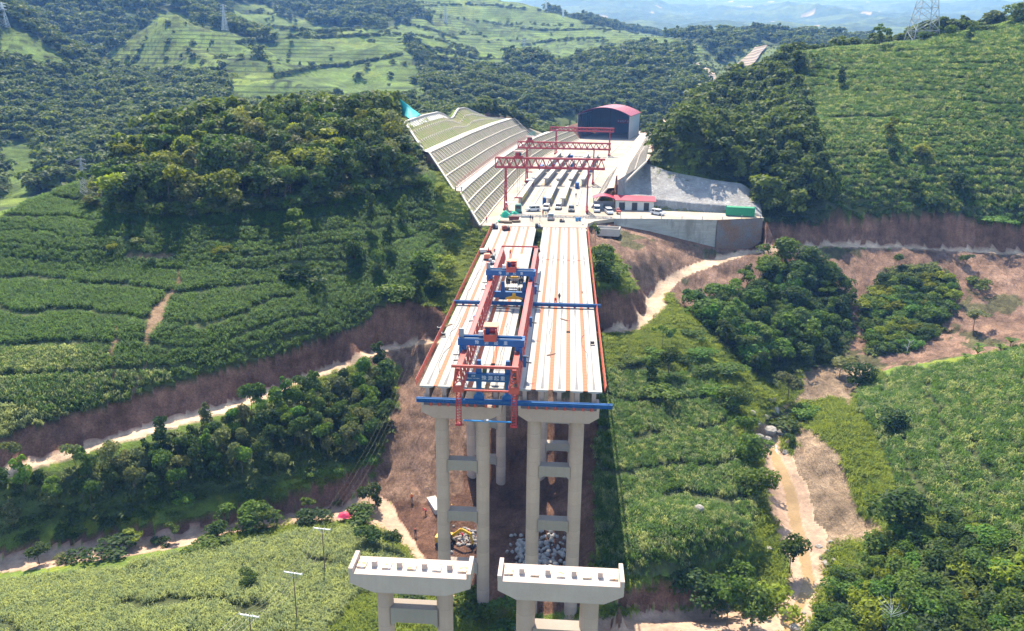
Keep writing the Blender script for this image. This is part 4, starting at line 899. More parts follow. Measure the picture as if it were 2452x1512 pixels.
for nm, a, b, rows, y1 in (('lower', 0, 5, (.1, 2.4, 4.9), 500), ('middle', 9, 17, (9.1, 13, 16.9), 500), ('upper', 20, 28, (20.1, 24, 27.9), 480)):
    face(pr, a, b, 345 if a == 20 else 260 + .62*a, y1, ystart_right, -.08).build(nm + '_face', MAT['cell_right'], T_)
    lattice(pr, rows, 346 if a == 20 else 262 + .62*a, y1, ystart_right, 2.2, .2, .28).build(nm + '_lattice', MAT['lat'], T_)
face(pr, 5, 9, 262, 500, ystart_right, .05, 2).build('berm', MAT['conc'], T_); face(pr, 17, 20, 270, 500, ystart_right, .05, 2).build('upper_berm', MAT['conc'], T_)
def rail_fence(name, label, fn, d, ya, yb, st, h, mat, rails):
    t = thing(name, label, 'fence', (0, 0, 0)); Ys = np.arange(ya, yb, st)
    m = MB()
    for a, b in zip(Ys, Ys[1:]):
        for k in rails: m.bar(fn(d, a, h*k), fn(d, b, h*k), .06)
    m.build('rails', mat, t)
    for Y in Ys: MB().bar(fn(d, Y, 0), fn(d, Y, h), .12).build('post', mat, t)
MAT['pinkred'] = paint('faded_red', (.50, .22, .20), .6, var=.3)
rail_fence('berm_fence', 'faded red post-and-rail fence on the terrace of the left slope', pl, 8.9, 236, 410, 2.6, 2.7, MAT['pinkred'], (.35, .68, 1))
rail_fence('berm_fence', 'dull brown post fence high on the terrace of the right slope', pr, 18.4, 300, 470, 3.0, 2.6, MAT['pinkred'], (.4, .7, 1))

# shotcrete face and the retaining wall under the platform
def shotmat():
    m, n, b = new_mat('shotcrete'); f = noise_n(n, .22, 7, .7, geo_pos(n, (1, 1, .35)), .34, .66); col = mixc(n, f, (.27, .255, .25), (.47, .45, .43))
    k = noise_n(n, .5, 6, .75, geo_pos(n, (1.3, 1.3, .12)), .54, .66); col = mixc(n, k, col, (.62, .60, .57))
    g = noise_n(n, 1.3, 7, .75, geo_pos(n), .3, .7); n.links.new(col, b.inputs['Base Color']); b.inputs['Roughness'].default_value = .95; bump(n, b, g, 1.0, .6); return m
MAT['shot'] = shotmat()
m = MB()
for q, p in enumerate(SHOT):
    v = (q % (NV + 1))/NV; n_ = float(fbm(np.array(p[0]*.35 + p[2]*.1), np.array(p[2]*.5), 4, 91)); m.v.append(tuple(p + np.array((.5, -.6, .15))*n_*1.6*min(1, 4*v)))
for i in range(NU):
    for j in range(NV): m.f.append((i*(NV + 1) + j, (i + 1)*(NV + 1) + j, (i + 1)*(NV + 1) + j + 1, i*(NV + 1) + j + 1))
m.m = [0]*len(m.f); o = m.build('shotcrete_face', MAT['shot'], None, True); tag(o, 'grey sprayed-concrete face behind the red-roofed building and green container', 'rock face')
def wallmat():
    m, n, b = new_mat('board_marked_wall'); f = noise_n(n, .35, 6, .7, geo_pos(n, (.4, .4, 2.6)), .35, .66); col = mixc(n, f, (.27, .25, .215), (.40, .375, .33))
    k = noise_n(n, .25, 6, .7, geo_pos(n, (1, 1, .3)), .5, .62); col = mixc(n, k, col, (.22, .20, .17)); n.links.new(col, b.inputs['Base Color']); b.inputs['Roughness'].default_value = .92; bump(n, b, f, .4, .08); return m
MAT['wall'] = wallmat()
W_ = thing('retaining_wall', 'board-marked grey concrete retaining wall under the yard platform', 'retaining wall', (0, 0, 0))
tops = [(1470, 526), (1560, 530), (1640, 531), (1716, 533)]; bots = [(1478, 530, -1.4), (1560, 548, -4), (1640, 571, -6.6), (1716, 585, -9.2)]
m = MB(); pts = []
for i, x in enumerate((15.0, 26, 36, 46.2)):
    yy = _pl(x) - .02; zb = (-1.8, -4.4, -7.2, -9.6)[i]
    m.v += [(x, yy, .02), (x, yy + .5, .02), (x, yy - .5, zb), (x, yy + .5, zb)]
for i in range(3):
    a = 4*i; b = a + 4; m.f += [(a, a + 2, b + 2, b), (a, b, b + 1, a + 1), (a + 1, b + 1, b + 3, a + 3)]
m.f += [(0, 1, 3, 2), (12, 14, 15, 13)]; m.m = [0]*len(m.f); m.build('wall_face', MAT['wall'], W_)
MAT['stained'] = infill('stained_rock', (.22, .20, .20), (.27, .15, .09), .22)
m = MB(); xs2 = np.linspace(46.25, 61, 16)
for x in xs2:
    yy = _pl(x); 
    for j in range(7):
        v = j/6; n_ = float(fbm(np.array(x*.4), np.array(v*4.), 3, 33)); m.v.append((x, yy - .12 - v*1.1 + n_*.8, .0 - v*np.interp(x, [46, 58, 61], [9.8, 9.2, 7])))
for i in range(15):
    for j in range(6): m.f.append((i*7 + j, i*7 + j + 1, (i + 1)*7 + j + 1, (i + 1)*7 + j))
m.m = [0]*len(m.f); o = m.build('rock_wall', MAT['stained'], None, True); tag(o, 'rust-stained sprayed rock wall at the end of the concrete retaining wall', 'rock face')
m = MB()
for i in range(8):
    x = 17 + i*6.2; y = _pl(x) + .35; t = thing('edge_marker', 'short grey post along the platform edge above the retaining wall', 'post', (x, y, -.02), 0, 'short posts along the platform edge')
    MB().tube([(0, 0, 0), (0, 0, .9)], .09, 8).build('shaft', MAT['grey'], t); MB().tube([(0, 0, .9), (0, 0, 1.02)], .13, 8).build('cap', MAT['white'], t)
t = thing('settling_basin', 'open concrete settling basin on the dirt below the platform corner', 'basin', (12.8, 232.5, -1.6), rad(-8))
for a in ((-3.5, 3.5, -2.2, -1.9), (-3.5, 3.5, 1.9, 2.2), (-3.5, -3.2, -1.9, 1.9), (3.2, 3.5, -1.9, 1.9)): MB().box(*a, -1.6, .6).build('basin_wall', MAT['conc_light'], t)
MB().box(-3.2, 3.2, -1.9, 1.9, -1.6, -.4).build('silt', MAT['yard'], t)

# ---------------------------------------------------------------- workshop hall, site office
def ridged_roof(name, c, stripe):
    m, n, b = new_mat(name); w = n.nodes.new('ShaderNodeTexWave'); w.bands_direction = 'Y'; w.inputs['Scale'].default_value = 2.2; w.inputs['Distortion'].default_value = 0
    n.links.new(geo_pos(n, (1, 1, 1), False), w.inputs['Vector']); f = noise_n(n, .4, 4, .6, geo_pos(n)); col = mixc(n, f, tuple(x*.8 for x in c), c)
    n.links.new(col, b.inputs['Base Color']); b.inputs['Roughness'].default_value = .6; bump(n, b, w.outputs[0], .35, .06); return m
MAT['roof'] = ridged_roof('magenta_sheet_roof', (.24, .012, .040), None); MAT['skylight'] = paint('skylight_sheet', (.45, .22, .27), .3, var=.1)
MAT['cladding'] = paint('white_cladding', (.60, .62, .60), .5, var=.15, scale=.3); MAT['banner'] = paint('banner_red', (.42, .03, .04), .7)
Hh = thing('workshop_hall', 'large open-fronted hall with arched magenta sheet roof at the yard end', 'workshop hall', (39.2, 523.5, 0), -.22)
Wd, Dp, ev = 33.5, 46.0, 14.6
def arch(x): return ev + 4.6*math.sin(math.pi*min(max((x + Wd)/Wd, 0), 1))**.8 if 0 else ev + 4.6*(1 - ((x + Wd/2)/(Wd/2))**2)
xsA = np.linspace(-Wd - .8, .8, 25); m = MB()
for x in xsA: z = arch(x); m.v += [(x, -1.2, z), (x, Dp + .5, z), (x, -1.2, z + .25), (x, Dp + .5, z + .25)]
for i in range(24): a = 4*i; b = a + 4; m.f += [(a, b, b + 1, a + 1), (a + 2, a + 3, b + 3, b + 2), (a, a + 2, b + 2, b), (a + 1, b + 1, b + 3, a + 3)]
m.f += [(0, 1, 3, 2), (96, 98, 99, 97)]; m.m = [0]*len(m.f); rf = m.build('roof', MAT['roof'], Hh, False)
for y in range(3, 44, 7):
    m = MB(); xa = np.linspace(-Wd*.62, -Wd*.30, 9)
    for x in xa: m.v += [(x, y, arch(x) + .28), (x, y + 2.4, arch(x) + .28)]
    for i in range(8): m.f.append((2*i, 2*i + 2, 2*i + 3, 2*i + 1))
    m.m = [0]*8; m.build('skylight', MAT['skylight'], rf)
MAT['inner_shade'] = paint('inner_shade_paint', (.085, .09, .13), .6, var=.2)  # shade of the hall interior put into the colour, dark blue-grey
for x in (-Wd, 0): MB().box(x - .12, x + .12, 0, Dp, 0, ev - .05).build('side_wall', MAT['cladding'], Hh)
for x in (-Wd + .125, -.165): MB().box(x, x + .04, .3, Dp - .3, .02, ev - .3).build('inner_shade_panel', MAT['inner_shade'], Hh)  # thin panels added inside the side walls to carry the painted shade
m = MB(); xa = np.linspace(-Wd + .13, -.13, 17); m.add([(x, Dp - .2, 0) for x in xa] + [(x, Dp - .2, arch(x) - .05) for x in xa], [(i, i + 1, i + 18, i + 17) for i in range(16)]); m.build('back_wall', MAT['inner_shade'], Hh)
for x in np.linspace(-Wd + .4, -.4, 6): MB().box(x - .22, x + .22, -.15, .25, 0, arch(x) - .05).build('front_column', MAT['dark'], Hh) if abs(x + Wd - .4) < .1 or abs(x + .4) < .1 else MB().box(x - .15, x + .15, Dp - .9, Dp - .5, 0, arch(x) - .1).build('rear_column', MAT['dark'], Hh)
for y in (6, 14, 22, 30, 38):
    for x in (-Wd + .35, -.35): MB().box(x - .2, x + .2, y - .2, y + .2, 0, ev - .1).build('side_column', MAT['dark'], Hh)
t = MB().box(-15.5, -1.5, Dp - .7, Dp - .62, 6.8, 9.4).build('banner', MAT['banner'], Hh); lettering('安全生产 质量第一', 1.5, MAT['letter'], t, (-8.5, Dp - .72, 8.1), spacing=1.1)
D_ = thing('site_office', 'low white site building with pink-red roof and three dark doorways', 'building', (0, 0, 0))
oxx, oyy = 16.2, 257.0
def bx(m, x0, x1, y0, y1, z0, z1): return m.box(oxx + x0, oxx + x1, oyy + y0, oyy + y1, z0, z1)
MAT['office'] = paint('office_white', (.62, .60, .56), .7, var=.15); MAT['roof_pink'] = paint('roof_pink', (.38, .024, .055), .4, var=.12, scale=.3)
m = MB(); bx(m, 0, .2, 0, 4, 0, 3.3); bx(m, 12, 12.2, 0, 4, 0, 3.1); bx(m, .201, 11.999, 3.8, 4, 0, 3.3)
for a, b in ((.201, 1.1), (3.0, 5.2), (7.0, 9.0), (10.7, 11.999)): bx(m, a, b, 0, .2, 0, 3.2)
for a, b in ((1.101, 2.999), (5.201, 6.999), (9.001, 10.699)): bx(m, a, b, 0, .2, 2.5, 3.2)
m.build('walls', MAT['office'], D_)
m = MB(); m.add([(oxx - .5, oyy - .9, 3.25), (oxx + 12.8, oyy - .9, 3.0), (oxx + 12.8, oyy + 4.4, 3.9), (oxx - .5, oyy + 4.4, 4.1)], [(0, 1, 2, 3)]); m.add([(oxx - .5, oyy - .9, 3.37), (oxx + 12.8, oyy - .9, 3.12), (oxx + 12.8, oyy + 4.4, 4.02), (oxx - .5, oyy + 4.4, 4.22)], [(0, 1, 2, 3)])
m.add([(oxx - .5, oyy - .9, 3.25), (oxx + 12.8, oyy - .9, 3.0), (oxx + 12.8, oyy - .9, 3.12), (oxx - .5, oyy - .9, 3.37)], [(0, 1, 2, 3)]); m.build('roof', MAT['roof_pink'], D_)
for a in (1.1, 5.2, 9.0): d = MB(); bx(d, a + .02, a + 1.7, .21, .26, 0, 2.48); d.build('door', MAT['dark'], D_)
K_ = thing('open_shelter', 'open shelter with curved pink-red roof beside the site building', 'shelter', (0, 0, 0)); oxx, oyy = 9.2, 256.6
m = MB(); xa = np.linspace(-.4, 6.7, 13)
for x in xa: z = 3.6 + .9*math.sin(math.pi*(x + .4)/7.1); m.v += [(oxx + x, oyy - .8, z), (oxx + x, oyy + 5, z), (oxx + x, oyy - .8, z + .12), (oxx + x, oyy + 5, z + .12)]
for i in range(12): a = 4*i; b = a + 4; m.f += [(a, b, b + 1, a + 1), (a + 2, a + 3, b + 3, b + 2), (a, a + 2, b + 2, b), (a + 1, b + 1, b + 3, a + 3)]
m.m = [0]*len(m.f); m.build('curved_roof', MAT['roof_pink'], K_)
for x in (0, 6.3):
    for y in (0, 4.5): MB().box(oxx + x - .08, oxx + x + .08, oyy + y - .08, oyy + y + .08, 0, 3.58).build('post', MAT['steel'], K_)
m = MB(); bx(m, .1, 6.2, 3.8, 4.0, 0, 2.2); bx(m, 1.2, 3.0, 1.0, 2.6, 0, 1.9); bx(m, 3.6, 5.6, .6, 1.9, 0, 1.1); m.build('back_panel', MAT['grey'], K_)
C_ = thing('shipping_container', 'bright green shipping container at the foot of the shotcrete face', 'container', (54.6, 251.4, 0), rad(-9))
m = MB().box(-4.2, 4.2, -1.25, 1.25, .18, 2.75); 
for i in range(27): x = -4.05 + i*.312; m.box(x - .06, x + .06, -1.31, -1.251, .35, 2.6); m.box(x - .06, x + .06, 1.251, 1.31, .35, 2.6)
m.build('body', MAT['green'], C_)
for x in (-4.2, 4.2):
    for y in (-1.25, 1.25): MB().box(x - .12, x + .12, y - .12, y + .12, 0, 2.85).build('corner_post', MAT['green'], C_)
MB().box(4.205, 4.26, -1.1, -.03, .3, 2.6).build('door', MAT['green'], C_); MB().box(4.205, 4.26, .03, 1.1, .3, 2.6).build('door', MAT['green'], C_)

# ---------------------------------------------------------------- gantry cranes over the casting beds
def gantry(Y, xl, xr, xa, xb, zt, zb, label, hoist, rz):
    cx = (xl + xr)/2; t = thing('gantry_crane', label, 'gantry crane', (cx, Y, 0), rz, 'red gantry cranes over the casting beds')
    mat = MAT['crane_red']; a, b = xa - cx, xb - cx
    for s in (-1, 1):
        m = MB(); m.bar((a, s*1.1, zb), (b, s*1.1, zb), .42, .5); m.bar((a, s*.75, zt), (b, s*.75, zt), .42, .46)
        n = max(8, int((b - a)/2.2)); st = (b - a)/n
        for i in range(n):
            x = a + i*st; m.bar((x, s*1.1, zb), (x + st/2, s*.75, zt), .2); m.bar((x + st/2, s*.75, zt), (x + st, s*1.1, zb), .2)
        for i in range(0, n + 1, 2): m.bar((a + i*st, s*1.1, zb), (a + i*st, s*.75, zt), .16)
        m.build('truss', mat, t)
    m = MB()
    for i in range(13): x = a + (b - a)*i/12; m.bar((x, -1.1, zb), (x, 1.1, zb), .16); m.bar((x, -.75, zt), (x, .75, zt), .16)
    m.build('cross_ties', mat, t)
    for x in (xl - cx, xr - cx):
        for s in (-1, 1):
            g = MB(); g.bar((x, s*1.0, zb - .2), (x, s*3.2, 1.2), .45, .45); g.build('leg', mat, t)
        m = MB()
        for z in (4.5, 8, 11): w = 1.0 + 2.2*(zb - z)/(zb - 1.2); m.bar((x, -w, z), (x, w, z), .2); m.bar((x, -w, z), (x, w*.75, z + 3), .14)
        m.build('leg_bracing', mat, t)
        MB().box(x - .4, x + .4, -4.4, 4.4, .55, 1.2).build('end_carriage', mat, t)
        for y in (-3.7, 3.7): MB().tube([(x - .15, y, .4), (x + .15, y, .4)], .38, 14).build('wheel', MAT['dark'], t)
    if hoist is not None:
        h = MB().box(hoist - 1.4, hoist + 1.4, -1.2, 1.2, zt + .25, zt + .7); h.box(hoist - 1, hoist + .2, -.9, .9, zt + .71, zt + 1.7); p = h.build('hoist', mat, t)
        MB().tube([(hoist + .4, -.8, zt + 1.2), (hoist + .4, .8, zt + 1.2)], .5, 14).build('hoist_drum', MAT['dark'], p); MB().box(hoist - 1.6, hoist + 1.6, -1.3, 1.3, zt + 2.1, zt + 2.2).build('hoist_cover', MAT['pinkred'], p)
        q = MB(); 
        for s in (-.3, .3): q.tube([(hoist + s, 0, zb - .2), (hoist + s, 0, 4.2)], .05, 5)
        q.box(hoist - 1.2, hoist + 1.2, -.15, .15, 3.8, 4.2); q.build('hook_and_ropes', MAT['crane_red'], t)
    return t
gantry(252.5, -19.0, 6.9, -22.3, 12.0, 16.5, 13.6, 'red lattice gantry crane nearest the bridge, spanning the casting beds', -15.0 + 6.05, -.02)
gantry(317, -15.6, 10.6, -19.2, 17.0, 15.7, 13.4, 'red lattice gantry crane in the middle of the casting yard', -14.5 + 2.5, -.05)
gantry(423, -5.8, 22.0, -9, 24, 13.9, 12.2, 'red lattice gantry crane before the arched hall, the farthest of three', None, -.12)
for nm, f in (('left', lambda y: float(np.interp(y, [226, 255, 317, 423, 520], [-20, -18.9, -15.6, -5.8, 9]))), ('right', lambda y: float(np.interp(y, [226, 255, 317, 423, 520], [5, 7, 10.6, 22, 37])))):
    m = MB(); Ys = np.arange(230, 515, 12.0)
    for a, b in zip(Ys, Ys[1:]): m.bar((f(a), a, .10), (f(b), b, .10), .55, .2); m.bar((f(a), a, .26), (f(b), b, .26), .12, .12)
    o = m.build('crane_rail', [MAT['conc_light']]); tag(o, f'{nm} crane rail on a concrete strip along the casting yard', 'rail')

# girders and beds in the yard
MAT['tarp_y'] = paint('yellow_cloth', (.62, .52, .03), .7, var=.2)
def yard_girder(x, y, L_, rz, label, cloth, prev=None):
    t = thing('stored_girder', label, 'girder', (x, y, 0), rz, 'concrete girders stored on the casting beds')
    MB().prism([(-.85, 2.55), (-.85, 2.4), (-.3, 2.25), (.3, 2.25), (.85, 2.4), (.85, 2.55)], 0, L_).build('top_flange', MAT['deck'], t)
    m = MB().prism([(-.11, 2.245), (-.11, .75), (-.3, .55), (-.3, .3), (.3, .3), (.3, .55), (.11, .75), (.11, 2.245)], 1.6, L_ - 1.6)
    for a, b in ((0.03, 1.597), (L_ - 1.597, L_ - .03)): m.box(-.3, .3, a, b, .3, 2.245)
    m.build('web', MAT['conc_light'], t); MB().box(-.4, .4, .3, .9, 0, .297).build('bed_block', MAT['conc'], t); MB().box(-.4, .4, L_ - .9, L_ - .3, 0, .297).build('bed_block', MAT['conc'], t)
    m = MB(); m.box(-.05, .05, 1, L_ - 1, 2.553, 2.6); m.build('stirrup_strip', MAT['stirrup'], t)
    for k in range(cloth): MB().box(.86, .90, 2 + k*3.1, 3.3 + k*3.1, .8, 2.5).build('yellow_cloth', MAT['tarp_y'], t)
def bedx(k, y): # five beds across the yard, following its curve
    l = np.interp(y, [226, 255, 317, 423, 520], [-20, -18.9, -15.6, -5.8, 9]); return float(l + 3.4 + k*4.75)
R_ = (('nearest row', 262, 41, {0: 6, 2: 3, 3: 6}), ('second row', 309, 40, {0: 0, 1: 0, 2: 0, 3: 0, 4: 0}), ('third row', 352, 34, {0: 0, 1: 0, 2: 0, 3: 0, 4: 0}), ('fourth row', 389, 27, {0: 0, 1: 0, 3: 0, 4: 0}))
for rn, y0, L_, ks in R_:
    for k, c in ks.items():
        xa, xb = bedx(k, y0), bedx(k, y0 + L_); yard_girder(xa, y0 + (k % 2)*.8, L_, -math.atan2(xb - xa, L_), f'white concrete girder stored in the casting yard, {rn}, {ORD[k]} bed from left', c)
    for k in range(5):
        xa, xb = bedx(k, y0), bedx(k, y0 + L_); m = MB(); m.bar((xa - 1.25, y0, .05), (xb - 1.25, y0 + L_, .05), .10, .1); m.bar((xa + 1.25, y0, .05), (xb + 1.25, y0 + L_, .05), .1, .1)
        m.bar((xa + 2.35, y0, .02), (xb + 2.35, y0 + L_, .02), 1.0, .06)  # lane strip between beds, laid in for stained concrete and a painted shadowy lane
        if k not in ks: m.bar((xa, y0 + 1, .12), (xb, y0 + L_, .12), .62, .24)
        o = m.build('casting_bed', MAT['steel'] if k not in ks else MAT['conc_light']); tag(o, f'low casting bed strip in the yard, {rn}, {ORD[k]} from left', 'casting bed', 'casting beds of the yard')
MAT['form'] = paint('form_blue', (.02, .10, .36), .5, var=.4)
for i, (x, y, z, rz, w, d, h, lb) in enumerate([(-6.9, 264.5, 0, -.045, 1.0, 2.4, 2.3, 'blue steel formwork panel at the near end of a stored girder'), (-11.2, 353, 0, -.09, 1.2, 7, 2.3, 'long blue steel formwork panels standing in the far beds'),
        (-5, 362, 0, -.09, 1, 5, 2.2, 'short blue steel formwork beside the far girders'), (2.2, 365, 0, -.09, 1.2, 3, 2.2, 'blue steel formwork end panel at a far bed'), (1.6, 405, 0, -.1, 2.6, 4, 1.6, 'blue steel formwork heap before the farthest crane'), (10.2, 352, 0, -.09, .8, 4, 2.4, 'tall blue formwork leaning near the right crane rail'), (4.3, 302, 0, -.05, 1.2, 4, 2.2, 'dark blue formwork beside the right crane legs')]):
    t = thing('formwork_panel', lb, 'formwork', (x, y, z), rz); MB().box(-w/2, w/2, 0, d, .1, h).build('steel_skin', MAT['form'], t)
    n = max(2, int(d/1.2))
    for k in range(n + 1): MB().box(-w/2 - .15, -w/2 - .003, k*d/n - .06, k*d/n + .06, 0, h).build('stiffener', MAT['blue'], t)
MAT['redbrown'] = paint('red_brown', (.20, .045, .03), .7)
t = thing('site_cabin', 'small dark red cabin at the end of the second row of girders', 'cabin', (-13.6, 305.2, 0), -.05); MB().box(-1.3, 1.3, -1.2, 1.2, 0, 2.5).build('walls', MAT['redbrown'], t); MB().prism([(-1.5, 2.5), (1.5, 2.5), (1.5, 2.65), (0, 2.95), (-1.5, 2.65)], -1.4, 1.4).build('roof', MAT['white'], t); MB().box(-.4, .4, -1.24, -1.203, 0, 1.9).build('door', MAT['dark'], t)
# ---------------------------------------------------------------- foliage
def leafmat(name, base=None, trans=.35, rnd=.35, gl=.25, hue=(1.25, 1.12, .7)):
    m = bpy.data.materials.new(name); m.use_nodes = True; n = m.node_tree; n.nodes.clear(); out = n.nodes.new('ShaderNodeOutputMaterial')
    at = n.nodes.new('ShaderNodeAttribute'); at.attribute_name = 'leaf'; oi = n.nodes.new('ShaderNodeObjectInfo')
    col = oi.outputs['Color'] if base is None else base
    c1 = mixc(n, 1.0, col, (1 - rnd,)*3, 'MULTIPLY'); c2 = mixc(n, 1.0, col, tuple(h*(1 + rnd*.6) for h in hue), 'MULTIPLY')
    c = mixc(n, at.outputs['Fac'], c1, c2)
    if base is not None: c = mixc(n, ramp(n, oi.outputs['Random'], 0, 1), mixc(n, 1.0, c, (.66, .70, .80), 'MULTIPLY'), mixc(n, 1.0, c, (1.35, 1.2, .9), 'MULTIPLY'))
    b = n.nodes.new('ShaderNodeBsdfPrincipled'); n.links.new(c, b.inputs['Base Color']); b.inputs['Roughness'].default_value = .55; b.inputs['Specular IOR Level'].default_value = gl*.45
    tr = n.nodes.new('ShaderNodeBsdfTranslucent'); n.links.new(mixc(n, 1.0, c, (1.25, 1.25, .6), 'MULTIPLY'), tr.inputs[0])
    mx = n.nodes.new('ShaderNodeMixShader'); mx.inputs[0].default_value = trans
    n.links.new(b.outputs[0], mx.inputs[1]); n.links.new(tr.outputs[0], mx.inputs[2]); n.links.new(mx.outputs[0], out.inputs[0]); return m
MAT['leaf'] = leafmat('tree_leaves', None, .45); MAT['bark'] = paint('bark', (.14, .105, .075), .9, var=.5, scale=3)
MAT['forest'] = leafmat('forest_leaves', (.080, .125, .034), .42); MAT['corn'] = leafmat('maize_leaves', (.064, .144, .026), .5, .5, .25); MAT['corn_dry'] = leafmat('maize_leaves_pale', (.235, .305, .135), .5, .5, .25, (1.2, 1.12, .95)); MAT['corn_mid'] = leafmat('maize_leaves_mid', (.090, .180, .044), .5, .5, .25, (1.2, 1.12, .9))
MAT['grassb'] = leafmat('grass_blades', (.14, .205, .032), .45, .35, .2); MAT['scrubl'] = leafmat('scrub_leaves', (.070, .110, .030), .35, .4)
def cards(cent, nrm, size, r, aspect=.62, fold=.25, flat=.55):
    """leaf clumps: two-triangle folded cards at given centres, roughly facing nrm"""
    k = len(cent); d = nrm + r.normal(0, flat, (k, 3)); d /= np.linalg.norm(d, axis=1)[:, None] + 1e-9
    a = r.normal(0, 1, (k, 3)); a -= (a*d).sum(1)[:, None]*d; a /= np.linalg.norm(a, axis=1)[:, None] + 1e-9; b = np.cross(d, a)
    s = (size*r.uniform(.6, 1.35, k))[:, None] if np.ndim(size) == 0 else (size*r.uniform(.6, 1.35, k))[:, None]
    f = d*s*fold
    v = np.stack([cent - a*s, cent - b*s*aspect - f*r.uniform(-1, 1, (k, 1)), cent + a*s, cent + b*s*aspect - f*r.uniform(-1, 1, (k, 1))], 1).reshape(-1, 3)
    return v, np.arange(k*4).reshape(-1, 4), np.repeat(r.uniform(0, 1, k), 4)
def leaf_mesh(name, parts, mat):
    vs, fs, ls, o = [], [], [], 0
    for v, f, l in parts: vs.append(v); fs.append(f + o); ls.append(l); o += len(v)
    V = np.concatenate(vs); Fc = np.concatenate(fs); Lf = np.concatenate(ls)
    me = mesh_np(name, V, Fc, mat, False); at = me.attributes.new('leaf', 'FLOAT', 'POINT'); at.data.foreach_set('value', Lf.astype(np.float32)); return me
def lobes(r, kind):
    if kind == 'broad':  return [(np.array((r.normal(0, .20), r.normal(0, .20), r.uniform(.20, .80))), np.array((r.uniform(.18, .30), r.uniform(.18, .30), r.uniform(.14, .22)))) for _ in range(12)] + [(np.array((0, 0, .55)), np.array((.28, .28, .32)))]
    if kind == 'tall':   return [(np.array((r.normal(0, .07), r.normal(0, .07), .34 + .58*i/7)), np.array((.20 - .10*i/7, .20 - .10*i/7, .12))*r.uniform(.85, 1.2)) for i in range(8)]
    if kind == 'round':  return [(np.array((r.normal(0, .13), r.normal(0, .13), r.uniform(.50, .82))), np.array((.22, .22, .17))*r.uniform(.75, 1.15)) for _ in range(7)]
    if kind == 'sparse': return [(np.array((r.normal(0, .17), r.normal(0, .17), r.uniform(.55, .93))), np.array((.14, .14, .07))*r.uniform(.7, 1.3)) for _ in range(8)]
    if kind == 'bush':   return [(np.array((r.normal(0, .30), r.normal(0, .30), r.uniform(.25, .62))), np.array((.30, .30, .26))*r.uniform(.7, 1.2)) for _ in range(8)]
    if kind == 'bamboo': return [(np.array((.34*math.cos(a), .34*math.sin(a), r.uniform(.48, .70))), np.array((.22, .22, .30))*r.uniform(.8, 1.1)) for a in np.linspace(0, 5.3, 6)] + [(np.array((0, 0, .76)), np.array((.24, .24, .26)))]
def crown(seed, kind, n, size, mat):
    r = np.random.default_rng(seed); L_ = lobes(r, kind); w = np.array([l[1][0]*l[1][2] for l in L_]); w /= w.sum(); parts = []
    for (c, e), q in zip(L_, w):
        k = max(6, int(n*q)); d = r.normal(0, 1, (k, 3)); d /= np.linalg.norm(d, axis=1)[:, None]; d[:, 2] = np.where(d[:, 2] < -.35, -d[:, 2], d[:, 2])
        rad_ = r.uniform(.62, 1.08, k)[:, None]; p = c + d*e*rad_; nn = d/e; nn /= np.linalg.norm(nn, axis=1)[:, None]; nn = nn + np.array((0, 0, .35))
        if kind == 'bamboo': p[:, 2] -= .06*np.hypot(p[:, 0], p[:, 1])
        parts.append(cards(p, nn, size, r))
    return leaf_mesh('crown', parts, mat)
def trunk_mesh(seed, kind, top, r0):
    r = np.random.default_rng(seed); m = MB(); b = [(0, 0, -.04), (r.normal(0, .01), r.normal(0, .01), top*.5), (r.normal(0, .03), r.normal(0, .03), top)]
    m.tube(b, [r0, r0*.75, r0*.4], 7)
    for i in range(4 if kind != 'tall' else 2):
        z = top*r.uniform(.55, .95); a = r.uniform(0, 6.28); m.tube([(b[1][0], b[1][1], z), (.10*math.cos(a), .10*math.sin(a), z + .07), (.2*math.cos(a), .2*math.sin(a), z + .13)], [r0*.45, r0*.3, r0*.12], 5)
    me = bpy.data.meshes.new('trunk'); me.from_pydata(m.v, [], m.f); me.materials.append(MAT['bark']); me.update(); return me
KINDS = {'broad': (4, 1500, .046, .55, .022), 'tall': (3, 950, .040, .75, .014), 'round': (4, 1050, .044, .58, .016), 'sparse': (3, 620, .045, .72, .013), 'bush': (4, 850, .062, .3, .02), 'bamboo': (2, 1300, .052, .5, .02)}
CR, TR = {}, {}
for q, (kd, (nv, n, s, top, r0)) in enumerate(KINDS.items()):
    CR[kd] = [crown(100*q + i, kd, n, s, MAT['leaf']) for i in range(nv)]; TR[kd] = [trunk_mesh(100*q + i, kd, top, r0) for i in range(nv)]
GREENS = {'dark green': (.048, .088, .027), 'green': (.080, .136, .030), 'yellow-green': (.165, .205, .028), 'grey-green': (.115, .142, .066), 'bright green': (.085, .172, .034)}
TREES = []
def tree(name, kind, x, y, h, w, colr, label, cat, group=None, z=None, lean=0):
    z = gz(x, y) if z is None else z; i = int(rng.integers(len(CR[kind])))
    t = thing(name, label, cat, (x, y, z - .15), float(rng.uniform(0, 6.28)), group); t.scale = (w, w, h); t.rotation_euler.x = lean
    c = GREENS[colr]; j = rng.uniform(.75, 1.28); c = (c[0]*j*rng.uniform(.9, 1.12), c[1]*j, c[2]*j*rng.uniform(.85, 1.15), 1)
    for nm, me in (('trunk', TR[kind][i]), ('crown', CR[kind][i])):
        o = bpy.data.objects.new(nm, me); COL.objects.link(o); o.parent = t; o.color = c
    TREES.append(t); return t

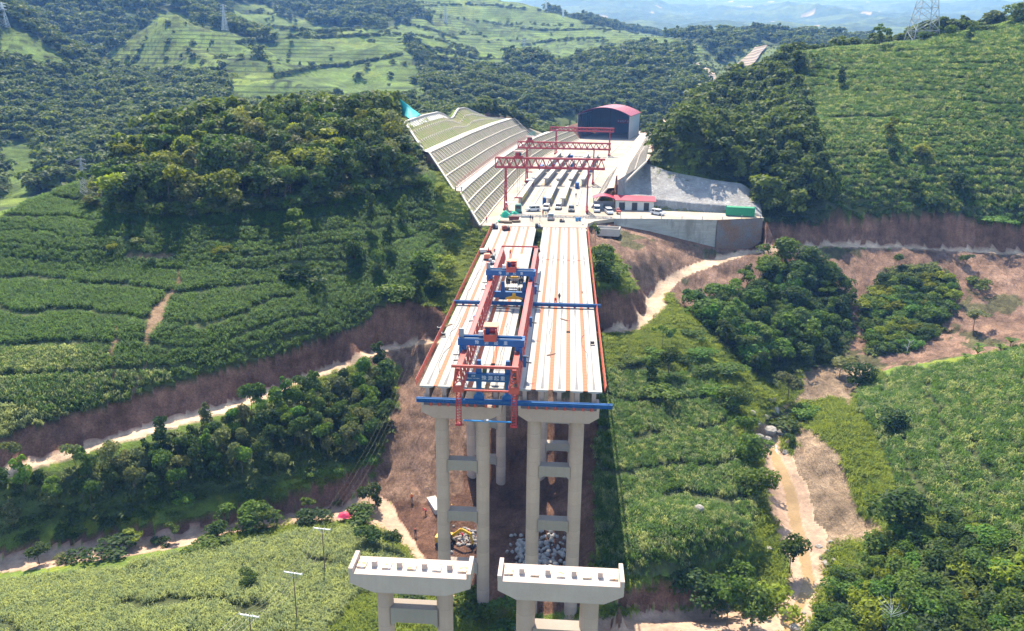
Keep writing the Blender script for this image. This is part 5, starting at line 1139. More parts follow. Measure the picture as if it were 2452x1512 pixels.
# ---- scattering on the ground
def poisson(cls, x0, x1, y0, y1, sp, seed, jitter=.75, cond=None):
    r = np.random.default_rng(seed); xs = np.arange(x0, x1, sp); ysv = np.arange(y0, y1, sp*.87); X, Y = np.meshgrid(xs, ysv); X = X + (np.arange(len(ysv)) % 2)[:, None]*sp/2
    X = (X + r.uniform(-.5, .5, X.shape)*sp*jitter).ravel(); Y = (Y + r.uniform(-.5, .5, Y.shape)*sp*jitter).ravel()
    Z, C_, B_ = sample(X, Y); k = np.isin(C_, cls) & ~B_
    a = np.arctan2(X, Y); k &= (a > AZ0 + .02) & (a < AZ1 - .02)
    if cond is not None: k &= cond(X, Y, Z)
    return X[k], Y[k], Z[k]
def in_view(X, Y, Z, mx=60):
    px_, py_ = to_px(X, Y, Z + 3); return (px_ > -mx) & (px_ < W0 + mx) & (py_ > -mx) & (py_ < H0 + mx*1.5)
def seen(X, Y, Z, h):
    """is the top of something h metres tall in sight over the ground before it"""
    ok = np.ones(len(X), bool); 
    for t in np.linspace(.45, .97, 26):
        z = sample(X*t, Y*t)[0]; ok &= (CZ + (Z + h - CZ)*t) > z - .5
    return ok
def gn_scatter(name, X, Y, Z, scl, rotz, variants, label, cat, tilt=.0, seed=3):
    r = np.random.default_rng(seed); n = len(X); me = bpy.data.meshes.new(name); me.vertices.add(n); me.vertices.foreach_set('co', np.stack([X, Y, Z], 1).astype(np.float32).ravel())
    a = me.attributes.new('rot', 'FLOAT_VECTOR', 'POINT'); a.data.foreach_set('vector', np.stack([r.normal(0, tilt, n), r.normal(0, tilt, n), rotz], 1).astype(np.float32).ravel())
    a = me.attributes.new('scl', 'FLOAT_VECTOR', 'POINT'); a.data.foreach_set('vector', np.asarray(scl, np.float32).reshape(n, 3).ravel())
    a = me.attributes.new('pick', 'INT', 'POINT'); a.data.foreach_set('value', r.integers(0, len(variants), n).astype(np.int32))
    o = bpy.data.objects.new(name, me); COL.objects.link(o)
    g = bpy.data.node_groups.new(name, 'GeometryNodeTree'); g.interface.new_socket('Geometry', in_out='INPUT', socket_type='NodeSocketGeometry'); g.interface.new_socket('Geometry', in_out='OUTPUT', socket_type='NodeSocketGeometry')
    gi = g.nodes.new('NodeGroupInput'); go = g.nodes.new('NodeGroupOutput'); ip = g.nodes.new('GeometryNodeInstanceOnPoints'); j = g.nodes.new('GeometryNodeJoinGeometry')
    for v in variants:
        q = g.nodes.new('GeometryNodeObjectInfo'); q.inputs['Object'].default_value = v; q.inputs['As Instance'].default_value = True; g.links.new(q.outputs['Geometry'], j.inputs[0])
    def na(nm, ty):
        q = g.nodes.new('GeometryNodeInputNamedAttribute'); q.data_type = ty; q.inputs[0].default_value = nm; return q.outputs[0]
    e2r = g.nodes.new('FunctionNodeEulerToRotation'); g.links.new(na('rot', 'FLOAT_VECTOR'), e2r.inputs[0])
    g.links.new(gi.outputs[0], ip.inputs['Points']); g.links.new(j.outputs[0], ip.inputs['Instance']); ip.inputs['Pick Instance'].default_value = True
    g.links.new(na('pick', 'INT'), ip.inputs['Instance Index']); g.links.new(e2r.outputs[0], ip.inputs['Rotation']); g.links.new(na('scl', 'FLOAT_VECTOR'), ip.inputs['Scale']); g.links.new(ip.outputs[0], go.inputs[0])
    md = o.modifiers.new('scatter', 'NODES'); md.node_group = g
    return tag(o, label, cat, None, 'stuff')
def free(me): return bpy.data.objects.new(me.name, me)
# maize: clumps of stalks with arching blades
def blades(r, base, h, nl, ln, wd, droop):
    vs, fs, ls = [], [], []; o = 0
    for i in range(nl):
        a = r.uniform(0, 6.283); z = h*(.25 + .75*i/nl); dx, dy = math.cos(a), math.sin(a); l = ln*r.uniform(.7, 1.15); w = wd*r.uniform(.7, 1.2); px_, py_ = -dy*w/2, dx*w/2
        p0 = base + np.array((0, 0, z)); p1 = p0 + np.array((dx*l*.5, dy*l*.5, l*.42)); p2 = p0 + np.array((dx*l, dy*l, l*(.42 - droop*r.uniform(.5, 1.2))))
        q = np.array((px_, py_, 0)); v = np.array([p0 - q*.5, p0 + q*.5, p1 + q, p1 - q, p2 + q*.2, p2 - q*.2]); vs.append(v); fs += [[o, o + 1, o + 2, o + 3], [o + 3, o + 2, o + 4, o + 5]]; ls.append(np.full(6, r.uniform())); o += 6
    return np.concatenate(vs), np.array(fs), np.concatenate(ls)
def clump(seed, np_, rad_, h, nl, ln, wd, droop, mat, name='maize_clump'):
    r = np.random.default_rng(seed); parts = []
    for i in range(np_):
        b = np.array((r.uniform(-rad_, rad_), r.uniform(-rad_, rad_), -.1)); parts.append(blades(r, b, h*r.uniform(.75, 1.15), nl, ln, wd, droop))
    return free(leaf_mesh(name, parts, mat))
CORNV = [clump(i, 9, .7, 1.25, 8, .72, .105, .5, MAT['corn']) for i in range(4)]; CORNP = [clump(20 + i, 9, .7, 1.25, 8, .72, .105, .5, MAT['corn_dry']) for i in range(4)]
CORNM = [clump(60 + i, 9, .7, 1.25, 8, .72, .105, .5, MAT['corn_mid']) for i in range(3)]
GRASSV = [clump(40 + i, 14, .9, .35, 4, .8, .10, .5, MAT['grassb'], 'grass_tuft') for i in range(3)]
SCRUBV = [clump(50 + i, 12, .9, .4, 5, .6, .16, .5, MAT['scrubl'], 'scrub_tuft') for i in range(3)]
def band_gap(X, Y, Z): return ~((np.abs(((Z + fbm(X/25, Y/25, 3, 7)*5)/2.6) % 1 - .5) < .105) & (vnoise(X/12, Y/12, 19) > .40))
def maize(name, label, x0, x1, y0, y1, sp, seed, pale, cond, far=False):
    X, Y, Z = poisson([CORN], x0, x1, y0, y1, sp, seed, .9, lambda a, b, c: cond(a, b, c) & in_view(a, b, c) & band_gap(a, b, c))
    h = 1 + fbm(X/9, Y/9, 3, seed)*.7; s = np.stack([np.full(len(X), sp/.95)*np.clip(h, .8, 1.3), np.full(len(X), sp/.95)*np.clip(h, .8, 1.3), np.clip(h, .7, 1.4)*(1.0 if not far else 1.15)], 1)
    return gn_scatter(name, X, Y, Z, s, np.random.default_rng(seed).uniform(0, 6.28, len(X)), CORNP if pale == 1 else (CORNV if pale == 0 else CORNV + CORNM + CORNP[:3]), label, 'maize field', .08, seed)
maize('maize_field', 'broad dark green maize field on the slope left of the bridge, above the dirt road', -190, -8, 130, 270, .95, 1, 0, lambda X, Y, Z: X < -8)
maize('maize_field', 'pale green maize field beyond the creek at the bottom left corner', -130, 5, 55, 145, .85, 2, 1, lambda X, Y, Z: X < 5)
maize('maize_field', 'maize field in terraces covering the whole hill right of the casting yard', 55, 330, 240, 410, 1.2, 3, 2, lambda X, Y, Z: X > 40, True)
maize('maize_field', 'wedge of bright maize right of the tall piers, half in the shadow of the deck', 4, 50, 95, 200, .85, 4, 2, lambda X, Y, Z: (X > 4) & (X < 52))
maize('maize_field', 'maize field on the lower hill right of the muddy stream', 48, 150, 70, 200, .95, 5, 2, lambda X, Y, Z: X > 48)
# grass and scrub
X, Y, Z = poisson([BRUSH, WOODS], -150, 140, 60, 330, 1.7, 16, .9, lambda a, b, c: in_view(a, b, c)); s = np.repeat((1 + fbm(X/6, Y/6, 3, 18)*1.2)[:, None], 3, 1)*np.array((1.7, 1.7, 1.5)); gn_scatter('undergrowth', X, Y, Z, np.clip(s, .6, 3), rng.uniform(0, 6.28, len(X)), SCRUBV, 'dark green undergrowth between the trees of the slopes and woods', 'undergrowth', .1, 16)
X, Y, Z = poisson([GRASS], -60, 80, 55, 300, 1.15, 6, .9, lambda a, b, c: in_view(a, b, c)); s = np.repeat((1 + fbm(X/6, Y/6, 3, 8)*1.2)[:, None], 3, 1)*np.array((1.1, 1.1, 1.0)); gn_scatter('tall_grass', X, Y, Z, np.clip(s, .5, 2), rng.uniform(0, 6.28, len(X)), GRASSV, 'bright tall grass on the banks and open slopes around the bridge', 'grass', .1, 6)

# ---- woods: the nearest trees one by one
def pick_col(r, ks, ps): return ks[int(r.choice(len(ks), p=ps))]
CAND = []
def wood(cls, box, sp, seed, h, kinds, cols, ps, where, cond=None):
    X, Y, Z = poisson(cls, *box, sp, seed, .8, lambda a, b, c: in_view(a, b, c, 120) & (cond(a, b, c) if cond else True)); k = seen(X, Y, Z, h[1]); X, Y, Z = X[k], Y[k], Z[k]; r = np.random.default_rng(seed)
    for x, y, z in zip(X, Y, Z): CAND.append((math.hypot(x, y), x, y, z, float(r.uniform(*h)), kinds[int(r.integers(len(kinds)))], pick_col(r, cols, ps), where))
wood([WOODS], (-130, -20, 200, 335), 4.9, 21, (6.5, 12), ('broad', 'sparse', 'round', 'tall', 'broad', 'round'), ('dark green', 'green', 'yellow-green', 'grey-green'), (.36, .3, .18, .16), 'in the wood on the knoll left of the yard', lambda X, Y, Z: X < XL(Y) - 20)
wood([WOODS], (36, 140, 250, 420), 5.1, 22, (6, 10.5), ('broad', 'sparse', 'round', 'broad', 'tall'), ('dark green', 'green', 'yellow-green'), (.36, .42, .22), 'in the wood above the shotcrete face')
wood([WOODS], (36, 110, 160, 246), 4.2, 23, (4.6, 8.2), ('broad', 'round', 'sparse', 'broad', 'tall'), ('dark green', 'green', 'bright green'), (.45, .37, .18), 'in the ravine below the right-hand dirt road')
CAND = [c for c in CAND if not (XL(c[2]) - (37 if c[2] > 272 else (c[2] - 222)/1.45 + 8) < c[1] < XR(c[2]) + (18.5 if c[2] < 345 else 29) and 226 < c[2] < 600)]
_tp = [topx((c[1], c[2], c[3] + 5)) for c in CAND]; CAND = [c for c, t in zip(CAND, _tp) if not (945 < t[0] < 1012 and 225 < t[1] < 305)]
CAND.sort(key=lambda c: c[0]); NEAR = CAND[:255]; REST = CAND[255:]
for d, x, y, z, h, kd, c, wh in NEAR:
    w = h*{'broad': 1.0, 'round': 1.0, 'tall': .95, 'sparse': 1.1}[kd]*rng.uniform(.8, 1.15); sh = {'broad': 'spreading', 'round': 'rounded', 'tall': 'slender', 'sparse': 'open-crowned'}[kd]
    tree('broadleaf_tree', kd, x, y, h, w, c, f'{sh} {c} tree {wh}', 'tree', f'{sh} {c} trees {wh}', z)
FORV = [free(crown(300 + i, 'broad', 520, .085, MAT['forest'])) for i in range(3)] + [free(crown(310, 'round', 380, .085, MAT['forest'])), free(crown(311, 'tall', 360, .075, MAT['forest']))]
R = np.array([(c[1], c[2], c[3], c[4]) for c in REST]); 
if len(R): gn_scatter('woodland', R[:, 0], R[:, 1], R[:, 2] - .2, np.repeat(R[:, 3:4], 3, 1), rng.uniform(0, 6.28, len(R)), FORV, 'farther trees of the woods on both sides of the yard', 'woodland', .05, 9)
_b = [(205 + 12*i, 0) for i in range(66)]
for i in range(62):
    px_ = 215 + i*13 + float(rng.uniform(-6, 6)); py_ = float(np.interp(px_, [200, 300, 400, 600, 800, 1000], [484, 514, 516, 508, 480, 442])) + float(rng.uniform(-8, 6)); x, y, z = ground_at(px_, py_)
    c = ('dark green', 'green', 'grey-green', 'green')[i % 4]; h = float(rng.uniform(2.6, 4.6)); tree('bush', 'bush', x, y, h, h*float(rng.uniform(1.0, 1.4)), c, f'{c} bush at the lower edge of the knoll wood above the maize', 'bush', f'{c} bushes along the knoll wood edge', z)
# plantation below the left road
X, Y, Z = poisson([BRUSH], -130, -10, 95, 200, 3.3, 31, .8, lambda a, b, c: in_view(a, b, c, 80) & (a < -8)); r = np.random.default_rng(31)
PL = sorted(zip(np.hypot(X, Y), X, Y, Z))[:315]
for d, x, y, z in PL:
    kd = ('round', 'round', 'tall', 'round')[int(r.integers(4))]; c = pick_col(r, ('dark green', 'grey-green', 'green', 'bright green'), (.44, .24, .2, .12)); h = r.uniform(4.6, 7.2); w = h*(.78 if kd == 'round' else .95); sh = {'round': 'rounded', 'tall': 'slender'}[kd]
    tree('plantation_tree', kd, x, y, h, w, c, f'{sh} {c} plantation tree between the dirt road and the creek', 'plantation tree', f'{sh} {c} plantation trees left of the piers', z)
X, Y, Z = poisson([GRASS], -130, -30, 95, 150, 2.3, 36, .8, lambda a, b, c: in_view(a, b, c, 40) & (c > -36.6)); px_, py_ = to_px(X, Y, Z); r = np.random.default_rng(36)
k = np.nonzero((py_ > np.interp(px_, [0, 400, 817, 900], [1240, 1180, 1085, 1060])) & (py_ < np.interp(px_, [0, 400, 817, 900], [1320, 1250, 1140, 1115])) & (px_ < 900))[0][:95]
for i in k:
    c = pick_col(r, ('dark green', 'green', 'bright green'), (.4, .35, .25)); h = r.uniform(1.6, 3.2); tree('bush', 'bush', X[i], Y[i], h, h*r.uniform(1, 1.4), c, f'{c} bush on the bank between the plantation and the creek', 'bush', f'{c} bushes on the creek bank', Z[i])
# thicket, lower right
X, Y, Z = poisson([BRUSH], 30, 130, 60, 240, 3.3, 32, .8, lambda a, b, c: in_view(a, b, c, 60) & (a > 30)); r = np.random.default_rng(32)
for i, (d, x, y, z) in enumerate(sorted(zip(np.hypot(X, Y), X, Y, Z))[:170]):
    far = y > 158; c = pick_col(r, ('green', 'bright green', 'yellow-green', 'dark green'), (.4, .27, .15, .18)); h = r.uniform(2.6, 4.6); wh = 'on the eroded slope below the right road' if far else 'in the thicket right of the stream mouth'
    tree('bush', 'bush', x, y, h, h*r.uniform(.9, 1.3), c, f'{c} bush {wh}', 'bush', f'{c} bushes {wh}', z)

# ---- single trees and shrubs placed one by one: photo position of the foot, height, width, kind, colour, label
ONE = [
 (1890, 1372, 7.5, 6.0, 'round', 'dark green', 'dark round tree on the left bank of the muddy stream'), (2150, 1262, 8.5, 9.5, 'broad', 'dark green', 'large dark spreading tree right of the eroded sandbank'),
 (2270, 1262, 2.6, 2.4, 'round', 'dark green', 'very small dark tree standing in the right maize field'), (2055, 930, 7.0, 5.5, 'broad', 'dark green', 'dark layered tree where the right maize meets the sandbank'),
 (2010, 905, 6.5, 7.5, 'round', 'grey-green', 'pale grey-green tree at the head of the sandbank'), (1885, 960, 7.5, 6.5, 'round', 'grey-green', 'grey-green round tree beside the boulders of the stream'),
 (2140, 1035, 5.5, 6.0, 'broad', 'dark green', 'dark tree among maize on the right slope edge'), (1560, 915, 6.0, 4.0, 'tall', 'dark green', 'dark slender tree on grass right of the deck'), (1600, 905, 7.5, 5.5, 'round', 'dark green', 'dark bushy tree on grass right of the deck'), (1575, 950, 3.5, 6.0, 'bush', 'green', 'low bush below the two dark trees right of the deck'),
 (1585, 835, 6.5, 4.5, 'sparse', 'green', 'thin open tree on the grass under the track bend'), (1608, 828, 4.5, 2.5, 'sparse', 'green', 'smaller thin tree beside the open tree at the track bend'),
 (1440, 668, 8.0, 6.5, 'broad', 'dark green', 'dark tree beside the right deck edge below the platform'), (1450, 640, 7.0, 5.5, 'broad', 'green', 'green tree on the mound below the settling basin'), (1425, 588, 6.5, 2.5, 'sparse', 'green', 'thin young tree just below the platform corner'), (1470, 670, 4.5, 7.0, 'bush', 'green', 'green shrubs on the mound right of the deck'),
 (720, 612, 11.5, 9.0, 'sparse', 'green', 'tall airy tree standing alone in the big left maize field'), (725, 680, 5.0, 7.0, 'bush', 'dark green', 'dark bush in the big left maize field'), (330, 590, 2.6, 3.2, 'bush', 'grey-green', 'pale shrub on the maize terrace, left part'), (275, 600, 2.4, 2.6, 'bush', 'yellow-green', 'yellow-green shrub on the maize terrace'), (535, 610, 2.8, 2.6, 'bush', 'yellow-green', 'yellow-green shrub beside the terrace bank, middle'),
 (890, 560, 11, 4.2, 'tall', 'dark green', 'tall dark tree in the maize between knoll and bridge'), (935, 610, 9, 4.0, 'tall', 'dark green', 'dark slender tree near the deck, left maize slope'), (965, 545, 9, 4.2, 'tall', 'green', 'slender tree at the edge of the knoll wood by the bridge'), (1010, 650, 6, 6.5, 'broad', 'green', 'green spreading tree on the slope just left of the deck'), (850, 620, 7, 6, 'broad', 'dark green', 'dark tree in the maize left of the launching gantry'), (1040, 700, 5, 5.5, 'bush', 'yellow-green', 'yellow-green shrub on top of the red cliff left of the deck'), (945, 720, 5, 6.5, 'bush', 'green', 'green shrub at the cliff top left of the deck'), (905, 660, 7, 5, 'round', 'green', 'round tree above the cliff left of the deck'), (1000, 735, 7, 3.4, 'tall', 'dark green', 'slender dark tree hanging over the red cliff'),
 (1060, 640, 4, 5, 'bush', 'yellow-green', 'yellow-green bush on the grassy strip beside the left fence'), (1075, 560, 4, 6, 'bush', 'yellow-green', 'yellowish bush below the framed slope'), (1055, 480, 5, 4, 'round', 'yellow-green', 'yellowish young tree at the foot of the framed slope'),
 (925, 935, 7.5, 5.5, 'round', 'dark green', 'dark tree at the right end of the plantation by the bare slope'), (885, 1210, 4.5, 4.5, 'round', 'dark green', 'dark round tree left of the bare ground by the creek bend'), (905, 1225, 5.5, 2.6, 'tall', 'dark green', 'slender dark tree at the creek bend under the piers'), (880, 1310, 4.5, 5, 'round', 'dark green', 'dark bush left of the front cap by the maize'), (942, 1322, 4.5, 3.6, 'round', 'dark green', 'dark bush close to the left front cap'), (862, 1250, 3, 5, 'bush', 'green', 'green scrub beside the red tarpaulin'),
 (600, 1410, 3.6, 3.4, 'round', 'dark green', 'dark lone tree in the bottom left maize field'), (95, 1352, 4.2, 4.0, 'round', 'dark green', 'dark lone tree where creek leaves the left edge'), (600, 1272, 6.0, 6.0, 'broad', 'green', 'bushy tree on the creek bank, larger one'), (632, 1268, 5, 4.4, 'round', 'green', 'rounded tree touching the larger creek bank tree'), (520, 1292, 4.2, 3.8, 'broad', 'dark green', 'flat-topped small tree on the creek bank'), (420, 1298, 4, 3.2, 'sparse', 'green', 'thin tree leaning over the creek'), (325, 1310, 3.6, 4.6, 'sparse', 'yellow-green', 'yellowish thin shrub tree over the creek'), (255, 1330, 3.4, 6.0, 'bush', 'dark green', 'dark shrub on the left creek bank'), (510, 1316, 2.6, 5.2, 'bush', 'green', 'low green shrub on the creek bank, in the maize edge'), (385, 1305, 1.8, 2.2, 'bush', 'dark green', 'tiny dark shrub beside the creek water'), (155, 1345, 1.6, 2.2, 'bush', 'grey-green', 'tiny greyish shrub at the creek edge'), (735, 1240, 4.2, 3.8, 'sparse', 'green', 'thin tree at the creek near the power poles'), (755, 1252, 3.0, 4.4, 'bush', 'dark green', 'dark shrub beside the first power pole'),
 (30, 1110, 4.6, 3.6, 'round', 'grey-green', 'greyish tree beside the dirt road at left edge'), (1205, 1500, 5.5, 4.6, 'sparse', 'green', 'leafy tree between the two front piers'), (1170, 1508, 4, 3, 'sparse', 'green', 'smaller tree between the two front piers'), (1225, 1530, 4, 5, 'bush', 'bright green', 'bright shrubs at the foot between the front piers'), (1120, 1470, 3.6, 5.5, 'bush', 'green', 'green shrubs right of the left front pier'), (1000, 1440, 2.6, 4, 'bush', 'dark green', 'dark shrub behind the left front pier'),
 (1740, 1500, 8.5, 6.0, 'sparse', 'green', 'feathery tall tree by the sand bottom right of the piers'), (1700, 1480, 8, 6.5, 'broad', 'dark green', 'dark thicket tree above the sandy bank'), (1800, 1500, 8.5, 6, 'broad', 'green', 'large green tree at stream mouth, left bank'), (1640, 1420, 5, 6.5, 'broad', 'dark green', 'dark shrubby tree at the lower end of the maize wedge'), (1770, 1420, 6.5, 5.5, 'broad', 'green', 'green tree on the low bank left of the stream'), (1830, 1460, 5, 5.5, 'bush', 'yellow-green', 'yellowish shrub on the left bank near stream mouth'),
 (1810, 1190, 6, 6, 'broad', 'green', 'green tree leaning over the stream, lower'), (1800, 1110, 6.5, 5.5, 'broad', 'green', 'green tree leaning over the stream, upper'), (1780, 1050, 6, 5, 'round', 'green', 'green tree at the right tip of the maize wedge'), (1755, 985, 6, 5.5, 'broad', 'green', 'green tree on the bank above the boulders'), (1720, 960, 4, 5, 'bush', 'bright green', 'bright shrub on the grass edge above the stream'), (1870, 1020, 3.6, 6.5, 'bush', 'green', 'green shrub right of the boulders in the stream'), (1890, 1065, 2.8, 2.6, 'round', 'green', 'small green tree at the top of the pink pool'), (1930, 1000, 3.4, 4.4, 'bush', 'bright green', 'bright shrub on the grassy tongue between the sandbanks'),
 (1710, 790, 4.5, 5, 'bush', 'bright green', 'bright shrub on the grass ridge right of the deck'), (1660, 810, 2.5, 4, 'bush', 'green', 'small shrub on the grass ridge'), (1690, 900, 3, 5, 'bush', 'green', 'green scrub above the maize wedge'), (1640, 870, 2.4, 3, 'bush', 'dark green', 'small dark scrub above the maize wedge'),
 (2105, 122, 7.5, 5.2, 'sparse', 'dark green', 'two-tiered lone tree near the right hill skyline'), (2105, 118, 11.5, 8.0, 'sparse', 'green', 'airy crown tree on the right hill skyline'), (2012, 215, 9, 5.0, 'tall', 'dark green', 'dark slender lone tree high in the right hill maize'), (2130, 345, 9, 5.5, 'tall', 'yellow-green', 'yellow-topped lone tree in the right hill maize'), (2200, 385, 6, 6.5, 'round', 'yellow-green', 'round yellow-green tree right of the yellow-topped one'), (2135, 385, 5, 5, 'round', 'dark green', 'dark bush under the yellow-topped tree'), (2320, 108, 8, 4.4, 'tall', 'dark green', 'dark narrow tree on the right hill skyline'), (2270, 90, 6, 6, 'broad', 'green', 'green tree on the skyline beside the pylon'), (2215, 100, 5, 8, 'broad', 'green', 'bushes at the foot of the lattice pylon'), (2440, 55, 9, 12, 'broad', 'green', 'green tree at the top right corner of the hill'), (2350, 80, 4, 8, 'bush', 'green', 'shrub on the skyline right of the dark narrow tree'), (1995, 118, 4, 6, 'bush', 'green', 'shrub on the left end of the hill skyline'),
 (1880, 110, 10, 8.5, 'sparse', 'green', 'tall open tree where hill skyline meets the wood'), (2180, 470, 7, 6, 'round', 'dark green', 'dark tree low in the right hill maize'), (2300, 460, 7, 6.5, 'broad', 'dark green', 'dark tree above the right road cut'), (2380, 535, 3, 7, 'bush', 'bright green', 'bright shrub hanging over the right road cut'), (2230, 500, 5, 5, 'bush', 'dark green', 'dark shrub above the right road cut'),
 (1880, 645, 10.5, 9, 'broad', 'green', 'tallest tree of the ravine wood, just under the right road'), (1935, 660, 9.5, 8, 'broad', 'dark green', 'tall dark tree right of the tallest ravine tree'), (1840, 668, 8, 7.5, 'broad', 'green', 'tall tree left of the tallest ravine tree'), (1905, 690, 9, 8, 'broad', 'green', 'broad tree below the tallest ravine tree'), (1790, 690, 7, 4, 'tall', 'green', 'slender tree by the bend of the dirt track'), (1985, 700, 7, 7, 'round', 'dark green', 'dark round tree at the right edge of the ravine wood'),
 (1590, 865, 3, 5, 'bush', 'bright green', 'bright bush on the grass below the open tree'), (1680, 860, 3, 5, 'bush', 'bright green', 'bright bush at the middle of the grass ridge'), (1750, 900, 3.4, 5.5, 'bush', 'green', 'green bush at the upper edge of the maize wedge'), (1500, 870, 2, 4, 'bush', 'green', 'low bush on grass beside the right fence'),
 (2150, 640, 4.2, 4.2, 'round', 'dark green', 'dark shrub on the bare slope under the right road'), (2310, 640, 4.4, 4.4, 'round', 'dark green', 'dark tree on the bare slope, far right'), (2340, 690, 4, 5, 'bush', 'green', 'green shrub on the bare slope, far right'), (2330, 790, 6, 8, 'sparse', 'grey-green', 'grey thin tree at the foot of the bare slope'),
]
for px_, py_, h, w, kd, c, lb in ONE:
    x, y, z = ground_at(px_, py_); tree('bush' if kd == 'bush' else 'single_tree', kd, x, y, h, w*(1.5 if kd in ('tall',) else 1.15), c, lb, 'bush' if kd == 'bush' else 'tree', None, z)
for i, (px_, py_, h, w) in enumerate([(1660, 745, 6, 8), (1690, 775, 6, 8), (1735, 800, 6, 8), (1715, 725, 5.5, 9), (1790, 830, 6.5, 8), (1800, 880, 6, 8), (1760, 770, 6, 7.5)]):
    x, y, z = ground_at(px_, py_); tree('bamboo_clump', 'bamboo', x, y, h, w*.85, 'bright green', 'dense drooping bamboo clump at the left edge of the ravine wood', 'bamboo', 'bamboo clumps along the grass ridge', z)

# ---- far forests, hedges, mountain woods (uncountable)
def forest(name, label, cls, box, sp, h, seed, w=1.15, cond=None):
    X, Y, Z = poisson(cls, *box, sp, seed, .9, lambda a, b, c: in_view(a, b, c, 60) & (cond(a, b, c) if cond else True)); k = seen(X, Y, Z, h*1.2); X, Y, Z = X[k], Y[k], Z[k]; r = np.random.default_rng(seed)
    hh = h*np.clip(1 + fbm(X/35, Y/35, 3, seed)*1.3, .55, 1.6)*r.uniform(.75, 1.25, len(X)); return gn_scatter(name, X, Y, Z - .3, np.stack([hh*w, hh*w, hh], 1), r.uniform(0, 6.28, len(X)), FORV, label, 'forest', .06, seed)
forest('far_forest', 'dense mixed forest filling the valley and slopes behind the knoll', [FARWOODS], (-620, 420, 322, 720), 6.0, 8.5, 51)
forest('far_forest', 'dark forest on the higher ridges far behind the yard', [FARWOODS], (-900, 700, 720, 1900), 10.5, 11, 52)
forest('roadside_scrub', 'light green scrub around the cut slopes beyond the hall', [SCRUB], (-60, 420, 430, 1050), 6.5, 2.2, 53)
X, Y, Z = poisson([FARCORN], -600, 500, 300, 1700, 9, 54, .9, lambda a, b, c: in_view(a, b, c, 40) & (((np.abs(((c + fbm(a/120, b/120, 2, 65)*30)/31.0) % 1 - .5) < .02)) | (vnoise(a/26, b/26, 88) > .93)))
HEDGES = [[(570, 105), (610, 100), (648, 102)], [(662, 184), (745, 166), (824, 158), (900, 146), (964, 131)], [(640, 62), (700, 72), (760, 78), (840, 74), (930, 68)], [(690, 88), (760, 92), (860, 88), (960, 84)], [(600, 30), (650, 36), (700, 46)], [(980, 60), (1040, 75), (1100, 96)], [(985, 84), (1060, 100), (1140, 122)], [(1000, 110), (1080, 126), (1170, 146)], [(1020, 135), (1100, 150), (1200, 164)], [(1040, 165), (1120, 176), (1240, 180)], [(1060, 190), (1160, 198), (1260, 196)],
          [(1000, 18), (1080, 12), (1170, 14), (1240, 22)], [(1180, 60), (1300, 74), (1420, 72), (1520, 74)], [(1250, 110), (1340, 96), (1450, 92)], [(1130, 62), (1160, 90), (1175, 110)], [(1360, 82), (1350, 120), (1320, 140)], [(1480, 160), (1560, 140), (1640, 128)], [(1280, 150), (1380, 148), (1480, 150)], [(350, 95), (330, 130), (312, 160)], [(420, 70), (400, 110), (380, 145)], [(470, 90), (450, 130), (430, 165)], [(510, 100), (490, 140), (478, 165)], [(700, 96), (690, 150)], [(800, 106), (790, 150)], [(880, 165), (870, 220)], [(940, 150), (930, 225)]]
_hx = []
for ln in HEDGES:
    for (a, b), (c, d) in zip(ln, ln[1:]):
        for u in np.arange(0, 1, 3.2/math.hypot(c - a, d - b)):
            if rng.uniform() < (.86 if abs(ln[-1][0] - ln[0][0]) > 60 else .22): q = ground_at(a + (c - a)*u + rng.uniform(-1, 1), b + (d - b)*u + rng.uniform(-1, 1), 480, 1700); _hx.append(q)
_hx = np.array(_hx); _n0 = len(X); X = np.append(X, _hx[:, 0]); Y = np.append(Y, _hx[:, 1]); Z = np.append(Z, _hx[:, 2])
hh = np.append(rng.uniform(2.5, 6, _n0), rng.uniform(2.2, 4.2, len(_hx))); gn_scatter('field_hedges', X, Y, Z - .3, np.stack([hh*1.5, hh*1.5, hh], 1), rng.uniform(0, 6.28, len(X)), FORV, 'dark hedges and scattered trees between the far hill fields', 'hedge', .05, 54)
